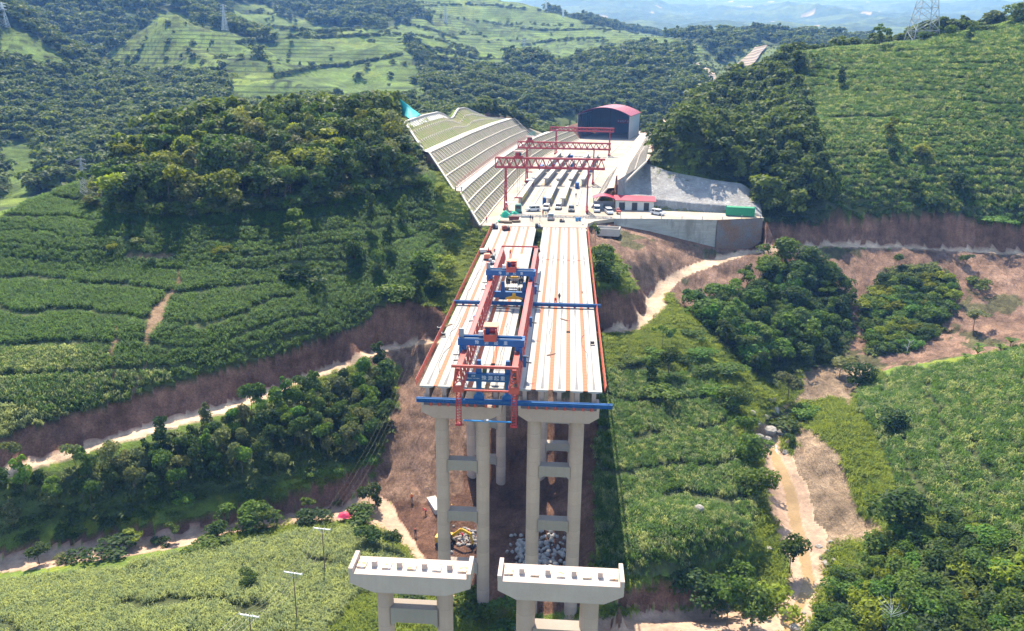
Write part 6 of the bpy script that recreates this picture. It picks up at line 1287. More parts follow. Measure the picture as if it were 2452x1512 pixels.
# ---------------------------------------------------------------- vehicles
MAT['silver'] = paint('car_silver', (.42, .43, .44), .3, .5, var=.1); MAT['carwhite'] = paint('car_white', (.72, .72, .72), .25, var=.06, spec=.6); MAT['cargrey'] = paint('car_grey', (.12, .13, .15), .3, .3, var=.1)
MAT['lamp'] = paint('lamp_glass', (.8, .8, .78), .2, var=.05); MAT['tail'] = paint('tail_lamp', (.35, .01, .01), .3, var=.05)
def car(x, y, rz, mat, label, kind='suv', z=0.0):
    t = thing('parked_car', label, 'car', (x, y, z), rz); L_, w = (4.7, .92) if kind != 'van' else (4.9, .95); h = {'suv': 1.78, 'van': 1.98, 'pickup': 1.8}[kind]
    b = MB().prism([(-L_/2, .42), (-L_/2, .85), (-L_/2 + .12, 1.02), (L_/2 - 1.25, 1.08), (L_/2 - .15, .92), (L_/2, .72), (L_/2, .42), (L_/2 - .2, .30), (-L_/2 + .2, .30)], -w, w, 'y'); b.build('body', mat, t)
    tp = {'suv': [(-L_/2 + .15, 1.03), (-L_/2 + .42, h), (.55, h), (1.25, 1.09)], 'van': [(-L_/2 + .1, 1.03), (-L_/2 + .25, h), (1.0, h), (1.65, 1.09)], 'pickup': [(-.75, 1.05), (-.65, h), (.6, h), (1.25, 1.09)]}[kind]
    MB().prism(tp, -w + .10, w - .10).build('cabin_glass', MAT['glass'], t)
    MB().prism([(tp[1][0] - .06, h - .10), (tp[1][0], h + .05), (tp[2][0], h + .05), (tp[2][0] + .18, h - .10)], -w + .06, w - .06).build('roof', mat, t)
    for px_ in (tp[0][0] + .32, (tp[1][0] + tp[2][0])/2):
        for s in (-1, 1): MB().box(px_ - .07, px_ + .07, s*(w - .10) - .02, s*(w - .10) + .02, 1.06, h - .05).build('pillar', mat, t)
    if kind == 'pickup': MB().box(-L_/2 + .12, -.85, -w + .12, w - .12, 1.02, 1.06).build('cargo_bed', MAT['dark'], t)
    for px_ in (-1.42, 1.42):
        for s in (-1, 1):
            wl = MB().tube([(px_, s*(w - .20), .36), (px_, s*(w + .02), .36)], .36, 16).build('wheel', MAT['rubber'], t); MB().tube([(px_, s*(w + .021), .36), (px_, s*(w + .04), .36)], .2, 10).build('rim', MAT['steel'], wl)
    for s in (-1, 1): MB().box(L_/2 - .10, L_/2 + .015, s*.62 - .2, s*.62 + .2, .72, .88).build('headlight', MAT['lamp'], t); MB().box(-L_/2 - .015, -L_/2 + .08, s*.7 - .12, s*.7 + .12, .75, 1.0).build('tail_light', MAT['tail'], t)
    return t
for px_, py_, a, mt_, lb, kd in [(1276, 506, 200, 'carwhite', 'white SUV parked askew beside the green tarpaulins', 'suv'), (1308, 503, 262, 'carwhite', 'white SUV parked in the row under the crane, second from left', 'suv'), (1337, 501, 265, 'silver', 'pale SUV parked in the row under the crane, third from left', 'suv'), (1368, 506, 268, 'cargrey', 'dark grey SUV at the right end of the row under the crane', 'suv'),
    (1319, 526, 88, 'silver', 'silver pickup standing alone in front of the parked row', 'pickup'), (1429, 507, 268, 'carwhite', 'white van beside the open shelter', 'van'), (1458, 512, 280, 'carwhite', 'white SUV in front of the site building', 'suv'), (1575, 515, 320, 'carwhite', 'white SUV parked right of the site building near the platform edge', 'suv')]:
    p = P(px_, py_, .0); car(p[0], p[1], rad(a), MAT[mt_], lb, kd)
p = P(1480, 512); t = thing('cargo_tricycle', 'small red cargo tricycle parked before the site building', 'tricycle', (p[0], p[1], 0), rad(95))
MB().box(-1.5, .2, -.65, .65, .6, 1.1).build('cargo_box', MAT['red'], t); MB().prism([(.25, .5), (.25, 1.7), (.9, 1.7), (1.2, 1.0), (1.3, .5)], -.5, .5).build('cab', MAT['pinkred'], t)
for a, b in ((-1, .55), (-1, -.55), (1.05, 0)): MB().tube([(a, b - .07, .3), (a, b + .07, .3)], .3, 12).build('wheel', MAT['rubber'], t)

# ---------------------------------------------------------------- people
def body_mesh(pose, r):
    """one continuous figure grown along a jointed skeleton, then coloured by clothing"""
    J = {'pel': (0, 0, .96), 'wai': (0, 0, 1.1), 'che': (0, .0, 1.34), 'neck': (0, 0, 1.48), 'head': (0, .03, 1.63), 'top': (0, .02, 1.74)}
    if pose == 'stand': J.update(lh=(-.10, 0, .92), lk=(-.11, .02, .50), la=(-.12, -.02, .09), lt=(-.13, .14, .04), rh=(.10, 0, .92), rk=(.12, .03, .50), ra=(.13, 0, .09), rt=(.15, .15, .04), ls=(-.19, 0, 1.40), le=(-.25, -.02, 1.13), lw=(-.24, .08, .88), lf=(-.23, .12, .79), rs=(.19, 0, 1.40), re=(.26, -.02, 1.13), rw=(.25, .06, .88), rf=(.24, .10, .79))
    elif pose == 'walk': J.update(lh=(-.10, 0, .92), lk=(-.11, .20, .53), la=(-.11, .18, .10), lt=(-.11, .33, .06), rh=(.10, 0, .92), rk=(.11, -.08, .50), ra=(.11, -.34, .16), rt=(.11, -.24, .05), ls=(-.19, 0, 1.40), le=(-.25, -.16, 1.16), lw=(-.24, -.14, .92), lf=(-.23, -.12, .83), rs=(.19, 0, 1.40), re=(.25, .14, 1.16), rw=(.23, .30, .98), rf=(.22, .37, .92))
    else: J.update(pel=(0, -.18, .86), wai=(0, -.08, 1.0), che=(0, .14, 1.17), neck=(0, .27, 1.25), head=(0, .38, 1.34), top=(0, .42, 1.44), lh=(-.11, -.18, .82), lk=(-.15, .1, .47), la=(-.15, -.05, .09), lt=(-.16, .1, .04), rh=(.11, -.18, .82), rk=(.15, .1, .47), ra=(.15, -.08, .09), rt=(.16, .08, .04), ls=(-.19, .18, 1.20), le=(-.24, .34, .98), lw=(-.14, .5, .82), lf=(-.1, .57, .76), rs=(.19, .18, 1.20), re=(.24, .36, .98), rw=(.14, .52, .80), rf=(.1, .58, .74))
    E_ = [('pel', 'wai'), ('wai', 'che'), ('che', 'neck'), ('neck', 'head'), ('head', 'top'), ('pel', 'lh'), ('lh', 'lk'), ('lk', 'la'), ('la', 'lt'), ('pel', 'rh'), ('rh', 'rk'), ('rk', 'ra'), ('ra', 'rt'), ('che', 'ls'), ('ls', 'le'), ('le', 'lw'), ('lw', 'lf'), ('che', 'rs'), ('rs', 're'), ('re', 'rw'), ('rw', 'rf')]
    RD = dict(pel=.15, wai=.14, che=.17, neck=.06, head=.105, top=.06, lh=.10, rh=.10, lk=.065, rk=.065, la=.05, ra=.05, lt=.045, rt=.045, ls=.075, rs=.075, le=.05, re=.05, lw=.036, rw=.036, lf=.03, rf=.03)
    ks = list(J); me = bpy.data.meshes.new('body'); me.from_pydata([J[k] for k in ks], [(ks.index(a), ks.index(b)) for a, b in E_], [])
    o = bpy.data.objects.new('body', me); COL.objects.link(o); o.modifiers.new('s', 'SKIN'); o.modifiers.new('d', 'SUBSURF').levels = 1
    for i, k in enumerate(ks): me.skin_vertices[0].data[i].radius = (RD[k], RD[k]); me.skin_vertices[0].data[i].use_root = (k == 'pel')
    bpy.context.view_layer.update(); m2 = bpy.data.meshes.new_from_object(o.evaluated_get(bpy.context.evaluated_depsgraph_get())); bpy.data.objects.remove(o)
    hz = J['neck'][2] + .02; pz = J['pel'][2] + .02; W_ = [np.array(J['lf']), np.array(J['rf'])]
    idx = []
    for p_ in m2.polygons:
        c = np.array(p_.center); near = min(np.linalg.norm(c - w) for w in W_); shoe = c[2] < .10
        idx.append(3 if shoe else (0 if (c[2] > hz and abs(c[0]) < .16 and c[1] > J['neck'][1] - .15) or near < .10 else (2 if c[2] < pz and abs(c[0]) < .21 and near > .1 else 1)))
    m2.polygons.foreach_set('material_index', idx); m2.polygons.foreach_set('use_smooth', [True]*len(idx)); return m2, J
MAT['skin'] = paint('skin', (.36, .20, .13), .6, var=.1); MAT['navy'] = paint('navy_cloth', (.02, .03, .07), .85); MAT['vest_o'] = paint('orange_vest', (.75, .16, .02), .8); MAT['vest_r'] = paint('red_shirt', (.50, .02, .03), .8); MAT['shirt_w'] = paint('white_shirt', (.6, .6, .58), .8); MAT['shirt_d'] = paint('dark_shirt', (.03, .03, .035), .85); MAT['helm_y'] = paint('yellow_helmet', (.72, .5, .03), .3); MAT['helm_r'] = paint('red_helmet', (.6, .04, .03), .3)
BODY = {}
def person(x, y, z, rz, pose, shirt, trous, label, helm=None):
    t = thing('person', label, 'person', (x, y, z), rz); key = (pose, shirt, trous)
    if key not in BODY:
        m, J = body_mesh(pose, None)
        for q in ('skin', shirt, trous, 'dark'): m.materials.append(MAT[q])
        BODY[key] = (m, J)
    m, J = BODY[key]; o = bpy.data.objects.new('body', m); COL.objects.link(o); o.parent = t
    hx, hy, hz = J['head']
    if helm:
        g = MB(); g.tube([(hx, hy, hz + .02), (hx, hy, hz + .05), (hx, hy, hz + .10), (hx, hy, hz + .145)], [.155, .13, .115, .05], 12); g.build('helmet', MAT[helm], t, True)
    else:
        g = MB(); g.tube([(hx, hy - .03, hz + .0), (hx, hy - .02, hz + .07), (hx, hy - .01, hz + .13)], [.108, .112, .05], 12); g.build('hair', MAT['dark'], t, True)
    return t
def P0(px_, py_, z): p = P(px_, py_, z); return p[0], p[1], z
for px_, py_, z, a, ps, sh, tr, lb, hm in [
  (1339, 722, .03, 150, 'stand', 'shirt_d', 'navy', 'person in black standing on the right deck behind the blue rail', None), (1330, 729, .03, 170, 'bend', 'vest_r', 'navy', 'person in red bending at the blue rail on the right deck', 'helm_r'),
  (1170, 610, .03, 80, 'stand', 'vest_r', 'navy', 'person in red shirt by the machines on the left deck', None), (1184, 609, .03, 200, 'bend', 'vest_r', 'navy', 'person in dark red bending beside the machines on the left deck', None), (1222, 614, .03, 20, 'walk', 'vest_o', 'navy', 'person in orange vest walking behind the farther trolley', 'helm_y'),
  (1270, 529, .01, 170, 'stand', 'shirt_d', 'navy', 'left one of two people in black on the yard pavement', None), (1275, 531, .01, 190, 'walk', 'shirt_d', 'navy', 'right one of two people in black on the yard pavement', None), (1293, 529, .01, 90, 'stand', 'shirt_w', 'navy', 'person in white shirt between the pickup and the pair in black', None), (1300, 518, .01, 0, 'stand', 'vest_r', 'navy', 'person in red behind the silver pickup', None), (1307, 517, .01, 40, 'walk', 'shirt_w', 'navy', 'person in white behind the silver pickup', None), (1312, 515, .01, 200, 'stand', 'shirt_d', 'navy', 'person in dark clothes close to the second parked SUV', None),
  (1379, 474, .01, 190, 'walk', 'shirt_d', 'navy', 'person walking alone between casting beds at the right crane leg', None), (1566, 500, .0, 200, 'stand', 'vest_r', 'navy', 'person in red at the right end of the site building', 'helm_r'), (1165, 533, .01, 180, 'stand', 'vest_r', 'navy', 'person in red at the left corner of the deck end', 'helm_r'),
  (1229, 446, .01, 90, 'stand', 'vest_o', 'navy', 'person in orange beside the stored girders', 'helm_y')]:
    person(*P0(px_, py_, z), rad(a), ps, sh, tr, lb, hm)
for px_, py_, a, ps, sh, lb, hm in [(986, 1202, 200, 'walk', 'vest_o', 'worker in orange walking on the brown earth left of the piers', 'helm_y'), (1019, 1234, 100, 'bend', 'vest_r', 'worker in red bending over white stones left of the pier', 'helm_r'), (995, 1286, 180, 'stand', 'shirt_d', 'worker in dark clothes with red helmet on the brown earth', 'helm_r'), (1107, 1292, 60, 'bend', 'vest_r', 'worker in red at the small white stone heap, left one', 'helm_r'), (1121, 1290, 250, 'stand', 'vest_r', 'worker in red standing at the small white stone heap', 'helm_r'), (1082, 1228, 150, 'stand', 'vest_o', 'worker in orange seen through the left pier frame', 'helm_y')]:
    x, y, z = ground_at(px_, py_); person(x, y, z + .02, rad(a), ps, sh, 'navy', lb, hm)

# ---------------------------------------------------------------- machines and loose things
MAT['tarp_g'] = paint('green_tarp', (.03, .46, .27), .6, var=.35, scale=1.2); MAT['tarp_r'] = paint('red_tarp', (.66, .03, .09), .6, var=.2); MAT['teal'] = paint('teal_net', (.01, .40, .40), .7, var=.4, scale=.6)
def heap(name, label, cat, x, y, z, rx, ry, h, mat, seed, lump=.5, n=18):
    m = MB()
    for i in range(n + 1):
        for j in range(n + 1):
            u, v = i/n*2 - 1, j/n*2 - 1; r_ = math.hypot(u, v); k = max(0, 1 - r_**2.2); m.v.append((u*rx, v*ry, k*h*(1 + lump*float(fbm(np.array(u*2.3 + seed), np.array(v*2.3), 3, seed))*2) - .03))
    for i in range(n):
        for j in range(n): m.f.append((i*(n + 1) + j, (i + 1)*(n + 1) + j, (i + 1)*(n + 1) + j + 1, i*(n + 1) + j + 1))
    m.m = [0]*len(m.f); o = m.build(name, mat, None, True); o.location = (x, y, z); return tag(o, label, cat)
x, y, z = P0(1211, 520, 0); heap('tarpaulin_heap', 'bright green tarpaulin over a heap at the left end of the yard', 'tarpaulin', x, y, 0, 1.9, 1.5, 1.9, MAT['tarp_g'], 3)
x, y, z = P0(1196, 532, 0); heap('tarpaulin_heap', 'small green tarpaulin bundle by the deck corner', 'tarpaulin', x, y, 0, .9, .8, .8, MAT['tarp_g'], 5)
x, y, z = P0(1232, 512, 0); heap('tarpaulin_heap', 'green cloth spread beside the grey-green cabin', 'tarpaulin', x, y, 0, 1.7, .9, .8, MAT['tarp_g'], 6)
x, y, z = P0(1240, 512, 0); t = thing('mixer_cabin', 'grey-green machine cabin standing at the left end of the yard', 'machine', (x, y + 2, 0)); MB().prism([(-1, .3), (-1, 2.3), (-.7, 2.7), (.7, 2.7), (1, 2.3), (1, .3)], -1, 1).build('cabin', paint('greygreen', (.12, .25, .20), .5), t); MB().box(-.75, .75, -1.02, -1.001, 1.3, 2.2).build('window', MAT['glass'], t); MB().box(-1.1, 1.1, -1.1, 1.1, 0, .297).build('base_frame', MAT['dark'], t)
x, y, z = P0(1222, 507, 0); t = thing('canopy_shed', 'small white-roofed canopy behind the green tarpaulin', 'canopy', (x, y + 2, 0)); MB().box(-1.9, 1.9, -1.2, 1.2, 2.5, 2.62).build('roof', MAT['white'], t)
for a in (-1.7, 1.7):
    for b in (-1, 1): MB().box(a - .06, a + .06, b - .06, b + .06, 0, 2.497).build('post', MAT['steel'], t)
x, y, z = P0(1231, 527, 0); t = thing('skip_bin', 'brown steel skip on the yard edge', 'skip', (x, y, 0)); MB().prism([(-1.4, .15), (-1.7, 1.1), (1.7, 1.1), (1.4, .15)], -.7, .7).build('bin', MAT['redbrown'], t); MB().bar((-1.75, -.75, 1.13), (1.75, -.75, 1.13), .1).build('rim', MAT['dark'], t)
for k, (px_, py_) in enumerate([(1205, 534), (1216, 535), (1236, 533)]):
    x, y, z = P0(px_, py_, 0); t = thing('timber_stack', f"stack of old timber by the deck end, {('left', 'middle', 'right')[k]} one of three", 'timber', (x, y, 0), rad(k*14 - 8))
    m = MB()
    for q in range(3):
        for c in range(4): m.box(-1.2, 1.2, -.6 + c*.32, -.6 + c*.32 + .27, q*.21, q*.21 + .18)
    m.build('planks', MAT['wood'], t)
for k, (px_, py_) in enumerate([(1381, 530), (1388, 529.5)]):
    x, y, z = P0(px_, py_, 0); t = thing('blue_drum', f"blue plastic drum on the yard edge above the right deck, {('left', 'right')[k]} one", 'drum', (x, y, 0)); MB().tube([(0, 0, 0), (0, 0, .05), (0, 0, .5), (0, 0, 1.0), (0, 0, 1.08)], [.36, .4, .43, .4, .34], 18).build('barrel', MAT['blue_light'], t); MB().tube([(0, 0, 1.081), (0, 0, 1.11)], .3, 14).build('lid', MAT['blue'], t)
def machine(name, label, cat, px_, py_, mats, sz, rz=0):
    x, y, z = P0(px_, py_, .03); t = thing(name, label, cat, (x, y, .03), rz); a, b, c = sz
    MB().box(-a, a, -b, b, .12, .35).build('skid', MAT['dark'], t); MB().prism([(-a*.95, .353), (-a*.95, c), (-a*.6, c + .15), (a*.1, c + .15), (a*.1, .353)], -b*.9, b*.9).build('housing', MAT[mats[0]], t); MB().box(a*.15, a*.9, -b*.8, b*.8, .353, c*.8).build('motor', MAT[mats[1]], t)
    MB().tube([(a*.5, 0, c*.8), (a*.5, 0, c*1.3)], .07, 8).build('exhaust', MAT['dark'], t)
    for s in (-1, 1): MB().tube([(-a*.6, s*b - .05, .16), (-a*.6, s*b + .05, .16)], .16, 10).build('wheel', MAT['rubber'], t)
machine('generator', 'salmon and black machine near the left fence, second span of deck', 'machine', 1172, 622, ('salmon', 'dark'), (1.4, .8, 1.3), .1)
machine('generator', 'pale machine with pipes by the left fence, above the salmon one', 'machine', 1163, 607, ('office', 'redbrown'), (1.5, .7, 1.0), .2)
machine('generator', 'small grey box machine in front of the salmon one on the deck', 'machine', 1177, 633, ('grey', 'white'), (.7, .5, 1.1))
machine('winch', 'dark winch with timber by the left deck end at the yard', 'machine', 1212, 552, ('redbrown', 'dark'), (1.1, .7, 1.2), .3); machine('winch', 'dark winch at the left corner of the deck end', 'machine', 1186, 548, ('dark', 'grey'), (.8, .7, 1.3)); machine('compressor', 'dark compressor at the gap between the decks by the yard', 'machine', 1288, 546, ('dark', 'grey'), (.8, .9, 1.1)); machine('pump', 'small blue pump beside the right truss near its far end', 'machine', 1287, 603, ('blue', 'dark'), (.7, .5, .9)); machine('pump', 'rusty pump on the yard edge above the right deck', 'machine', 1346, 532, ('wood', 'steel'), (.8, .5, .8))
for px_, py_, lb in ((1418, 826, 'grey cable reel by the right fence of the deck'), (1062, 806, 'dark coil of cable by the left fence'), (1052, 792, 'grey tool bag by the left fence')):
    x, y, z = P0(px_, py_, .03); t = thing('cable_reel', lb, 'reel', (x, y, .03)); MB().tube([(-.3, 0, .38), (.3, 0, .38)], .26, 14).build('drum', MAT['dark'], t)
    for s in (-.32, .30): MB().tube([(s, 0, .38), (s + .04, 0, .38)], .38, 16).build('flange', MAT['steel'], t)
def mat_strip(label, x0, x1, y0, y1, m): t = MB().box(x0, x1, y0, y1, .026, .045).build('ground_mat', MAT[m]); tag(t, label, 'mat')
mat_strip('grey felt mat strip along the left deck by the yard', -9.9, -8.3, 192, 224, 'grey'); mat_strip('tan plywood sheets laid on the left deck behind the farther trolley', -12.2, -8.2, 176, 191, 'ply') if 'ply' in MAT else None
MAT['ply'] = paint('plywood', (.56, .40, .25), .8, var=.25); mat_strip('tan plywood sheets laid on the left deck behind the farther trolley', -12.2, -8.4, 177, 190.5, 'ply')
r = np.random.default_rng(77)
for k, (x0, y0, ln, lb) in enumerate([(3.9, 108, 32, 'dark cable lying along the right edge of the right deck, near span'), (-1.8, 118, 22, 'dark cable curling on the right deck near the blue rail'), (-18.6, 110, 30, 'dark cable lying on the left deck beside the fence, near span'), (-17.2, 128, 14, 'loose cable loop on the left deck before the blue rail'), (-18.9, 150, 30, 'dark cable along the left deck, middle span'), (1.2, 132, 11, 'short loose cable by the gap in the orange boards'), (-9.6, 110, 26, 'cable lying under the gantry on the left deck')]):
    pts = [(x0 + .9*float(fbm(np.array(q*.16 + k*9), np.array(k*3.), 3, 5))*2, y0 + q + .6*math.sin(q*.7 + k), .05) for q in np.arange(0, ln, .7)]; o = MB().tube(pts, .035, 5).build('cable', MAT['dark']); tag(o, lb, 'cable')
for k, (px_, py_, lb) in enumerate([(1352, 766, 'small dark hatch cover beside the board gap'), (1395, 700, 'flat timber lying on the right deck, middle span'), (1320, 850, 'flat timber lying on the right deck, near span'), (1075, 780, 'flat steel plate on the left deck beside the fence')]):
    x, y, z = P0(px_, py_, .03); t = thing('timber', lb, 'timber', (x, y, .03), r.uniform(0, 3)); MB().box(-.9, .9, -.09, .09, 0, .08).build('plank', MAT['wood'], t); MB().box(-.7, .9, .12, .30, 0, .08).build('plank', MAT['wood'], t)
# transporter bogies on the deck under the gantry
for k, (px_, py_, lb) in enumerate(((1229, 706, 'girder transporter bogie with big tyres on the left deck, nearer one'), (1233, 674, 'girder transporter bogie with yellow front on the left deck, farther one'))):
    x, y, z = P0(px_, py_, .05); t = thing('transporter_bogie', lb, 'transporter', (x, y, .03)); MB().box(-.85, .85, -2.0, 2.2, .7, 1.05).build('chassis', MAT['grey'], t)
    MB().box(-.75, .75, -1.2, 1.5, 1.053, 1.9).build('engine_cover', MAT['conc_white'], t); MB().box(-.8, .8, -2.05, -1.25, 1.053, 1.6).build('front_box', MAT['yellow'] if k else MAT['grey'], t)
    for s in (-1, 1):
        for q in (-1.25, 1.25):
            for e in (0, .48):
                wl = MB().tube([(s*(.95 + e), q, .62), (s*(1.33 + e), q, .62)], [.6, .6], 18).build('wheel', MAT['tyre'] if 'tyre' in MAT else MAT['rubber'], t); MB().tube([(s*(1.331 + e), q, .62), (s*(1.35 + e), q, .62)], .3, 12).build('rim', MAT['steel'], wl)
    MB().bar((-1.3, -2.3, 1.2), (1.3, -2.3, 1.2), .1).build('bumper_bar', MAT['steel'], t)
# stones, boulders, slabs
def rock_mesh(seed):
    bm = bmesh.new(); bmesh.ops.create_icosphere(bm, subdivisions=2, radius=1); r = np.random.default_rng(seed)
    dirs = r.normal(0, 1, (9, 3)); dirs /= np.linalg.norm(dirs, axis=1)[:, None]; cut = r.uniform(.55, .95, 9)
    for v in bm.verts:
        c = np.array(v.co); 
        for d, k in zip(dirs, cut):
            e = c @ d
            if e > k: c = c - d*(e - k)*.85
        v.co = c
    me = bpy.data.meshes.new('stone'); bm.to_mesh(me); bm.free(); me.materials.append(MAT['rock']); return me
def rockmat():
    m, n, b = new_mat('grey_rock'); f = noise_n(n, .9, 6, .7, geo_pos(n), .35, .65); n.links.new(mixc(n, f, (.20, .175, .15), (.36, .33, .295)), b.inputs['Base Color']); b.inputs['Roughness'].default_value = .9; bump(n, b, f, .6, .15); return m
MAT['rock'] = rockmat(); ROCKS = [rock_mesh(i) for i in range(6)]
def rock(x, y, s, label, group, z=None):
    z = gz(x, y) if z is None else z; o = bpy.data.objects.new('boulder', ROCKS[int(rng.integers(6))]); COL.objects.link(o); o.location = (x, y, z + s*.05); o.scale = (s*rng.uniform(.8, 1.3), s*rng.uniform(.8, 1.2), s*rng.uniform(.55, .8)); o.rotation_euler = (0, 0, rng.uniform(0, 6.28)); return tag(o, label, 'boulder', group)
for px_, py_, s in [(1845, 1035, 1.9), (1812, 1048, 1.4), (1870, 1040, 1.5), (1830, 1000, 1.0), (1855, 985, 1.3), (1812, 1015, 1.1), (1800, 990, .9), (1875, 1000, 1.0), (1850, 962, .9), (1838, 1056, 1.3), (1890, 1060, .9), (1882, 1085, .8)]:
    x, y, z = ground_at(px_, py_); rock(x, y, s, 'large pale boulder heaped at the waterfall of the muddy stream', 'boulders at the head of the pink pool', z)
for px_, py_, s in [(1985, 1325, .8), (1975, 1340, .9), (1982, 1352, .8), (1960, 1310, .6), (1998, 1345, .6), (1840, 1316, .6), (1990, 1300, .5), (2005, 1330, .45), (1935, 1495, .7), (1905, 1505, .9), (1880, 1470, .4), (1908, 1455, .35), (1925, 1470, .4)]:
    x, y, z = ground_at(px_, py_); rock(x, y, s, 'whitish boulder lying on the sand beside the lower stream', 'boulders along the lower stream', z)
r = np.random.default_rng(5); gx_, gy_, _ = ground_at(1284, 1335); n_ = 230
X = r.normal(0, 2.6, n_) + gx_; Y = r.normal(0, 3.4, n_) + gy_; k = (np.abs(X - gx_) < 5.2) & (np.abs(Y - gy_) < 7); X, Y = X[k], Y[k]; Z = sample(X, Y)[0] + r.uniform(0, .7, len(X)); s = r.uniform(.25, .6, len(X))[:, None]*np.array((1, 1, .75))
MAT['stonew'] = concrete('white_stone', (.36, .335, .31), False, (.20, .17, .145), 1.2); STV = []
for i in range(4):
    me = ROCKS[i].copy(); me.materials.clear(); me.materials.append(MAT['stonew']); STV.append(free(me))
gn_scatter('stone_heap', X, Y, Z, s, r.uniform(0, 6.28, len(X)), STV, 'heap of white broken stones between the columns of the right tall pier', 'stones', .6, 5)
gx_, gy_, _ = ground_at(1112, 1290); X = r.normal(0, 1.5, 90) + gx_; Y = r.normal(0, 1.8, 90) + gy_; Z = sample(X, Y)[0] + r.uniform(0, .3, 90); gn_scatter('stone_heap', X, Y, Z, r.uniform(.2, .45, 90)[:, None]*np.array((1, 1, .75)), r.uniform(0, 6.28, 90), STV, 'small heap of white stones behind the left tall pier', 'stones', .6, 6)
x, y, z = ground_at(1030, 1212); t = MB().box(-.9, .9, -2.6, 2.6, -.5, .5).build('concrete_block', MAT['conc_light']); t.location = (x + 1, y, z + .2); t.rotation_euler = (0, 0, rad(28)); tag(t, 'long pale concrete block on the brown earth left of the pier', 'concrete block')
x, y, z = ground_at(827, 1250); o = heap('tarpaulin_heap', 'pink-red tarpaulin spread in the maize beside the creek', 'tarpaulin', x, y, z + 1.3, 1.3, 1.0, .7, MAT['tarp_r'], 11, .3)
x, y, z = ground_at(1672, 1232); o = rock(x, y, .8, 'lone brown boulder standing in the maize wedge', None, z + 1.1)
# excavator behind the left column
x, y, z = ground_at(1068, 1306); t = thing('excavator', 'yellow excavator half hidden behind the left column of the tall pier', 'excavator', (x, y, z), rad(-12)); 
for s in (-1, 1): MB().prism([(-1.6, .25), (-1.3, 0), (1.3, 0), (1.6, .25), (1.6, .6), (1.3, .8), (-1.3, .8), (-1.6, .6)], s*1.0 - .28, s*1.0 + .28).build('track', MAT['rubber'], t)
MB().box(-1.7, 1.0, -1.15, 1.15, .95, 2.0).build('engine_housing', MAT['yellow'], t); MB().tube([(0, 0, .7), (0, 0, .948)], .7, 16).build('slew_ring', MAT['dark'], t)
c_ = MB().prism([(-.2, 2.003), (-.2, 2.9), (.9, 2.9), (1.25, 2.0), (1.25, 1.2), (1.01, 1.2), (1.01, 2.003)], -1.1, -.1).build('cab', MAT['glass'], t)
m = MB(); m.bar((.9, .25, 1.7), (2.9, .25, 3.6), .32, .5); m.bar((2.9, .25, 3.6), (4.6, .25, 2.9), .3, .45); m.build('boom', MAT['yellow'], t); MB().bar((4.5, .25, 3.1), (5.0, .25, 1.0), .26, .36).build('dipper_arm', MAT['yellow'], t); MB().prism([(4.7, 1.1), (5.3, 1.0), (5.5, .3), (5.0, .05), (4.6, .4)], -.25, .75).build('bucket', MAT['dark'], t)

# teal netting on the hill edge
m = MB(); nn = 14; q_ = [P(958, 246, 31), P(1008, 284, 25.5), P(962, 283, 25.5), P(985, 296, 24.6)]
for i in range(nn + 1):
    for j in range(nn + 1):
        u, v = i/nn, j/nn; p = q_[0]*(1 - u)*(1 - v) + q_[1]*u*(1 - v) + q_[2]*(1 - u)*v + q_[3]*u*v; p = p + np.array((0, 0, 1))*(1.2 + .5*float(fbm(np.array(u*5), np.array(v*5), 2, 5))); m.v.append(tuple(p))
for i in range(nn):
    for j in range(nn): m.f.append((i*(nn + 1) + j, (i + 1)*(nn + 1) + j, (i + 1)*(nn + 1) + j + 1, i*(nn + 1) + j + 1))
m.m = [0]*len(m.f); o = m.build('slope_netting', MAT['teal'], None, True); sm = o.modifiers.new('t', 'SOLIDIFY'); sm.thickness = .05; tag(o, 'teal netting draped on the knoll edge above the framed slope', 'netting')
rail_fence('teal_barrier', 'short barrier with teal sheets where the left slope drops towards the hall', pl, 8.8, 412, 436, 3, 3.4, MAT['teal'], (.3, .5, .7, .9))

# ---------------------------------------------------------------- power lines and pylons
MAT['wire'] = paint('wire', (.26, .24, .17), .4, .2); MAT['galv'] = paint('galvanised', (.40, .42, .45), .4, .5); MAT['galvw'] = paint('pale_steel', (.70, .71, .72), .4, .2)
def stand(px_, py_, h, r0=60, r1=320):
    d = ray(px_, py_); k = np.linspace(r0, r1, 2600)/math.hypot(d[0], d[1]); q = CAMP + k[:, None]*d; e = q[:, 2] - h - sample(q[:, 0], q[:, 1])[0]; i = np.nonzero(e < 0)[0]; return q[i[0] if len(i) else int(e.argmin())]
def pole(px_, py_, h, label, rz, arm=1.45):
    q = stand(px_, py_, h); t = thing('power_pole', label, 'power pole', (q[0], q[1], q[2] - h), rz, None); MB().tube([(0, 0, -.3), (0, 0, h + .25)], [.09, .07], 10).build('shaft', MAT['wood'], t)
    MB().bar((-arm, 0, h), (arm, 0, h), .14, .14).build('crossarm', MAT['galvw'], t); m = MB(); m.bar((-arm*.6, 0, h), (0, 0, h - .9), .07); m.bar((arm*.6, 0, h), (0, 0, h - .9), .07); m.build('arm_brace', MAT['galv'], t)
    tips = []
    for a in (-1, -.33, .33, 1):
        MB().tube([(a*arm*.95, 0, h + .07), (a*arm*.95, 0, h + .22), (a*arm*.95, 0, h + .3)], [.05, .08, .03], 8).build('insulator', MAT['white'], t); tips.append(np.array((q[0] + a*arm*.95*math.cos(rz), q[1] + a*arm*.95*math.sin(rz), q[2] + .3)))
    return tips
def wires(A, B, label, sag, r=.018, idx=(0, 1, 2, 3)):
    t = thing('power_line', label, 'power line', tuple(A[0])); o_ = A[0]
    for i in idx:
        a, b = A[i] - o_, B[i] - o_; MB().tube([tuple(a + (b - a)*u - np.array((0, 0, 4*sag*u*(1 - u)))) for u in np.linspace(0, 1, 17)], r, 5).build('wire', MAT['wire'], t)
